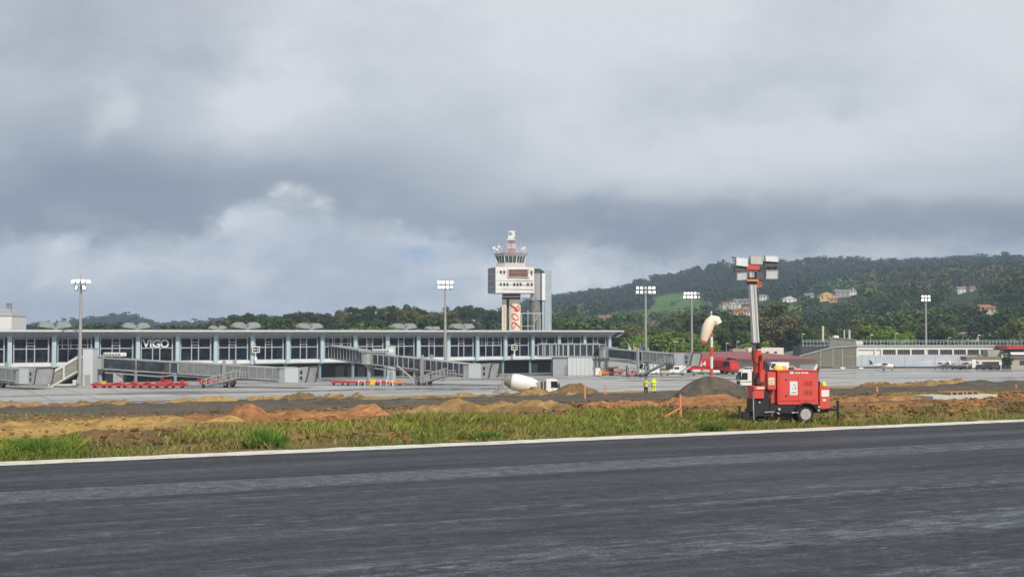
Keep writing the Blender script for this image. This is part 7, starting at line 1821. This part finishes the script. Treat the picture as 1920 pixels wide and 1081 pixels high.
cart(1246, 318, 'cart with beige load left of the small white service van', mat('load_beige', (.60, .52, .36), .7)); cart(1306, 326, 'cart with whitish load below the cab of the right bridge', mat('load_white', (.70, .68, .64), .7)); cart(1324, 325, 'cart with pale green load in front of the number 64 fire engine', mat('load_green', (.50, .56, .44), .7)); cart(1341, 322, 'cart with white load at the foot of the wind sock pole', WPAINT)
def stair_unit():
    b = on(1292, 318, AZ_); e = thing('passenger_steps', 'grey mobile passenger steps leaning under the cab of the right bridge', 'passenger steps', b, 0)
    m = MB(); 
    for y in (-.7, .7): m.beam((-2.0, y, .6), (1.4, y, 3.1), .12, .4)
    m.b2(1.4, 2.2, -.75, .75, 2.95, 3.1); m.build('stringer', GALV, e)
    t = MB()
    for k in range(12): q = (k + .5) / 12; t.b2(-2.0 + 3.4 * q - .14, -2.0 + 3.4 * q + .14, -.62, .62, .72 + 2.5 * q, .76 + 2.5 * q)
    t.build('step', GALVD, e); r = MB()
    for y in (-.75, .75):
        r.beam((-2.0, y, 1.6), (1.4, y, 4.1), .07)
        for k in range(6): r.beam((-2.0 + 3.4 * k / 5, y, .7 + 2.5 * k / 5), (-2.0 + 3.4 * k / 5, y, 1.6 + 2.5 * k / 5), .05)
    r.build('handrail', GALV, e); MB().b2(-2.2, 1.6, -.6, .6, .35, .6).build('chassis', GALVD, e); wheels(e, (-1.6, 1.2), .55, .3, wd=.2)
stair_unit()
def plate_post(px, Y, w, z0, z1, lab, name='notice_board'):
    b = on(px, Y, AZ_); e = thing(name, lab, 'notice board', b, 0); MB().tube((0, 0, 0), (0, 0, z0), .08).build('post', GALV, e); MB().b2(-w / 2, w / 2, -.06, .06, z0, z1).build('board', WPAINT, e)
plate_post(1826.5, 364, 1.1, .5, 2.9, 'pale upright board between the parked aircraft and the dark cars')
plate_post(1885, 364, 2.0, 3.6, 4.7, 'white board on a post at the corner of the right edge building')
plate_post(1876, 360, .8, 1.5, 2.3, 'small white board on a short post right of the dark cars')
for px, lb in ((1580, 'small white marker block below the hangar gable doors'), (1614, 'small white marker block near the corner of the hangar')): oxbox('marker_block', lb, 'marker block', px, 366, 1.3, .6, WPAINT, .6)
tree('broadd', 1888, 362, 5.4, .8, 'dark green shrub beside the dark cars near the right edge', None, zb=AZ_, name='shrub')
COL.objects[-1]
# flags behind the right bridge
for i, (px, c, lb) in enumerate(((1178, (.75, .76, .74), 'white flag, leftmost of the three over the right bridge'), (1188, (.75, .30, .05), 'orange red and yellow flag in the middle of the three'), (1200.5, (.10, .16, .30), 'dark blue flag, right one of the three'))):
    b = on(px, 345, AZ_); e = thing('flag_pole', lb, 'flag', b, 0); h = at(px, 642, 345).z - AZ_
    MB().tube((0, 0, 0), (0, 0, h), .07, n=8).build('pole', GALV, e)
    n, k = 10, 8; V = []
    for j in range(k):
        for i2 in range(n): a, q = i2 / (n - 1), j / (k - 1); V.append((.05 + a * (.25 + q * .9), math.sin(a * 7 + q * 3) * .22, h - .15 - q * 2.4 - a * .5 * (1 - q)))
    f = npmesh('cloth', np.array(V), gridfaces(k, n), 4, mat('flag_%s' % 'wob'[i], c, .7, var=.05), smooth=True, parent=e)
    if i == 1: 
        V2 = np.array(V).copy(); V2 = V2.reshape(k, n, 3)[2:5] + np.array([0, -.03, 0]); npmesh('yellow_band', V2.reshape(-1, 3), gridfaces(3, n), 4, mat('flag_yellow', (.80, .55, .05), .7), smooth=True, parent=e)

# ============================================================ PEOPLE
def skin(name, pts, edges, rad, m, parent=None, sub=2, root=0):
    me = bpy.data.meshes.new(name); me.from_pydata([Vector(p) for p in pts], edges, []); o = bpy.data.objects.new(name, me); COL.objects.link(o)
    md = o.modifiers.new('s', 'SKIN'); md.use_smooth_shade = True
    sv = me.skin_vertices[0].data
    for i, r in enumerate(rad): sv[i].radius = (r, r) if not hasattr(r, '__len__') else r
    sv[root].use_root = True
    if sub: s2 = o.modifiers.new('u', 'SUBSURF'); s2.levels = sub; s2.render_levels = sub
    dg = bpy.context.evaluated_depsgraph_get(); me2 = bpy.data.meshes.new_from_object(o.evaluated_get(dg)); bpy.data.objects.remove(o, do_unlink=True)
    me2.materials.clear(); me2.materials.append(m); me2.name = name
    o = bpy.data.objects.new(name, me2); COL.objects.link(o)
    if parent is not None: o.parent = parent
    return o
def person(px, Y, rz, label, pose, hood, dark_legs):
    b = field_pt(px, Y); e = thing('person', label, 'person', (b.x, b.y, b.z + .25), rz)   # faces +y locally
    SK = mat('skin', (.45, .27, .19), .6, var=.05); HV = mat('hi_vis_yellow', (.78, .86, .03), .6, var=.08, scale=3); RF = mat('reflective_band', (.70, .72, .70), .3, .2)
    P = [(0, 0, .96), (0, .01, 1.18), (0, 0, 1.40), (0, .0, 1.50), (0, .02, 1.60), (0, .03, 1.70)]; r = [(.15, .11), (.14, .10), (.17, .10), (.055, .06), (.08, .09), (.07, .085)]
    E = [(0, 1), (1, 2), (2, 3), (3, 4), (4, 5)]
    legs = []
    for sg in (-1, 1):
        k = len(P); st = .07 * sg * pose.get('stride', 0)
        P += [(sg * .10, 0, .90), (sg * .11, .02 + st, .50), (sg * .12, -.01 + st, .09), (sg * .13, .13 + st, .05)]; r += [.095, .062, .045, .04]; E += [(0, k), (k, k + 1), (k + 1, k + 2), (k + 2, k + 3)]
    arms = []
    for sg in (-1, 1):
        k = len(P); el, hd = pose['arm'][0 if sg < 0 else 1]
        P += [(sg * .19, 0, 1.40), el, hd]; r += [.055, .043, .032]; E += [(2, k), (k, k + 1), (k + 1, k + 2)]; arms.append((k, sg))
        hv = Vector(hd); d = (hv - Vector(el)).normalized(); side = d.cross(Vector((0, 1, 0) if abs(d.y) < .9 else (0, 0, 1))).normalized()
        pk = len(P); P.append(tuple(hv + d * .05)); r.append((.028, .022)); E.append((k + 2, pk))
        for f in range(5):
            off = side * ((f - 1.5) * .018); ln = (.05, .075, .08, .07, .055)[f] * .5
            if f == 4: off = side * -.035; a0 = hv + d * .03 + off; a1 = a0 + d * .03 - side * .02; a2 = a1 + d * .02
            else: a0 = hv + d * .085 + off; a1 = a0 + d * ln; a2 = a1 + d * ln * .7 + Vector((0, .015, -.01))
            k2 = len(P); P += [tuple(a0), tuple(a1), tuple(a2)]; r += [.009, .0085, .007]; E += [(pk, k2), (k2, k2 + 1), (k2 + 1, k2 + 2)]
    body = skin('body', P, E, r, SK, e)
    # face
    for sg in (-1, 1):
        MB().lathe([(.003, .012), (.011, .006), (.012, -.004)], (sg * .03, .112, 1.665), 8, 'Y').build('eye', BLACK, body)
    # trousers and boots
    T = [(0, 0, .96)]; tr = [(.21, .16)]; TE = []
    for sg in (-1, 1):
        st = .07 * sg * pose.get('stride', 0); k = len(T); T += [(sg * .10, 0, .90), (sg * .11, .02 + st, .50), (sg * .12, -.01 + st, .14)]; tr += [.14, .11, .10]; TE += [(0, k), (k, k + 1), (k + 1, k + 2)]
    skin('trousers', T, TE, tr, mat('trousers_dark', (.03, .03, .045), .8, var=.1) if dark_legs else HV, e)
    for sg in (-1, 1):
        st = .07 * sg * pose.get('stride', 0); MB().path([(sg * .12, -.05 + st, .14), (sg * .12, -.03 + st, .06), (sg * .125, .08 + st, .045), (sg * .13, .17 + st, .035)], [.06, .065, .05, .035], 10).build('boot', BLACK, e, smooth=True)
    # coat with sleeves
    z0 = .72 if not dark_legs else .80
    C = [(0, 0, .98), (0, 0, z0), (0, .01, 1.2), (0, 0, 1.40), (0, 0, 1.49)]; cr = [(.20, .16), (.215, .17), (.19, .145), (.20, .13), (.09, .09)]; CE = [(0, 1), (0, 2), (2, 3), (3, 4)]
    for sg in (-1, 1):
        el, hd = pose['arm'][0 if sg < 0 else 1]; k = len(C); C += [(sg * .20, 0, 1.40), el, tuple(Vector(hd) * .98 + Vector(el) * .02)]; cr += [.085, .072, .058]; CE += [(3, k), (k, k + 1), (k + 1, k + 2)]
    if hood: k = len(C); C += [(0, .0, 1.60), (0, .0, 1.72)]; cr += [(.125, .125), (.085, .10)]; CE += [(4, k), (k, k + 1)]
    cr = [tuple(q * (1.32 if i < 4 else 1.18) for q in (r_ if hasattr(r_, '__len__') else (r_, r_))) for i, r_ in enumerate(cr)]; coat = skin('coat', C, CE, cr, HV, e)
    for zz in (1.02, 1.22): MB().lathe([(.20, -.03), (.202, .03)], (0, 0, 0), 20) if False else None
    bd = MB()
    for zz, rx, ry in ((1.0, .268, .222), (.86, .27, .225)):
        vs = []; n = 24
        for dz in (-.03, .03):
            for i in range(n): a = 2 * math.pi * i / n; vs.append((math.cos(a) * rx, math.sin(a) * ry, zz + dz))
        bd.add(vs, [(i, (i + 1) % n, n + (i + 1) % n, n + i) for i in range(n)])
    bd.build('reflective_strip', RF, coat)
    if not hood: MB().path([(0, -.02, 1.66), (0, -.015, 1.72), (0, 0, 1.79)], [.098, .10, .05], 12).build('hair', mat('hair_dark', (.04, .03, .02), .8), e, smooth=True)
person(1211, 151, R(-65), 'worker in yellow hi vis jacket and dark trousers, arms held forward, left of the pair', {'arm': (((-.24, .16, 1.16), (-.16, .40, 1.10)), ((.24, .16, 1.18), (.14, .42, 1.14))), 'stride': 1}, False, True)
person(1226, 150, R(10), 'worker in full yellow hi vis suit with hood up, right of the pair', {'arm': (((-.28, .0, 1.14), (-.27, .10, .90)), ((.28, .0, 1.14), (.27, .12, .92)))}, True, False)
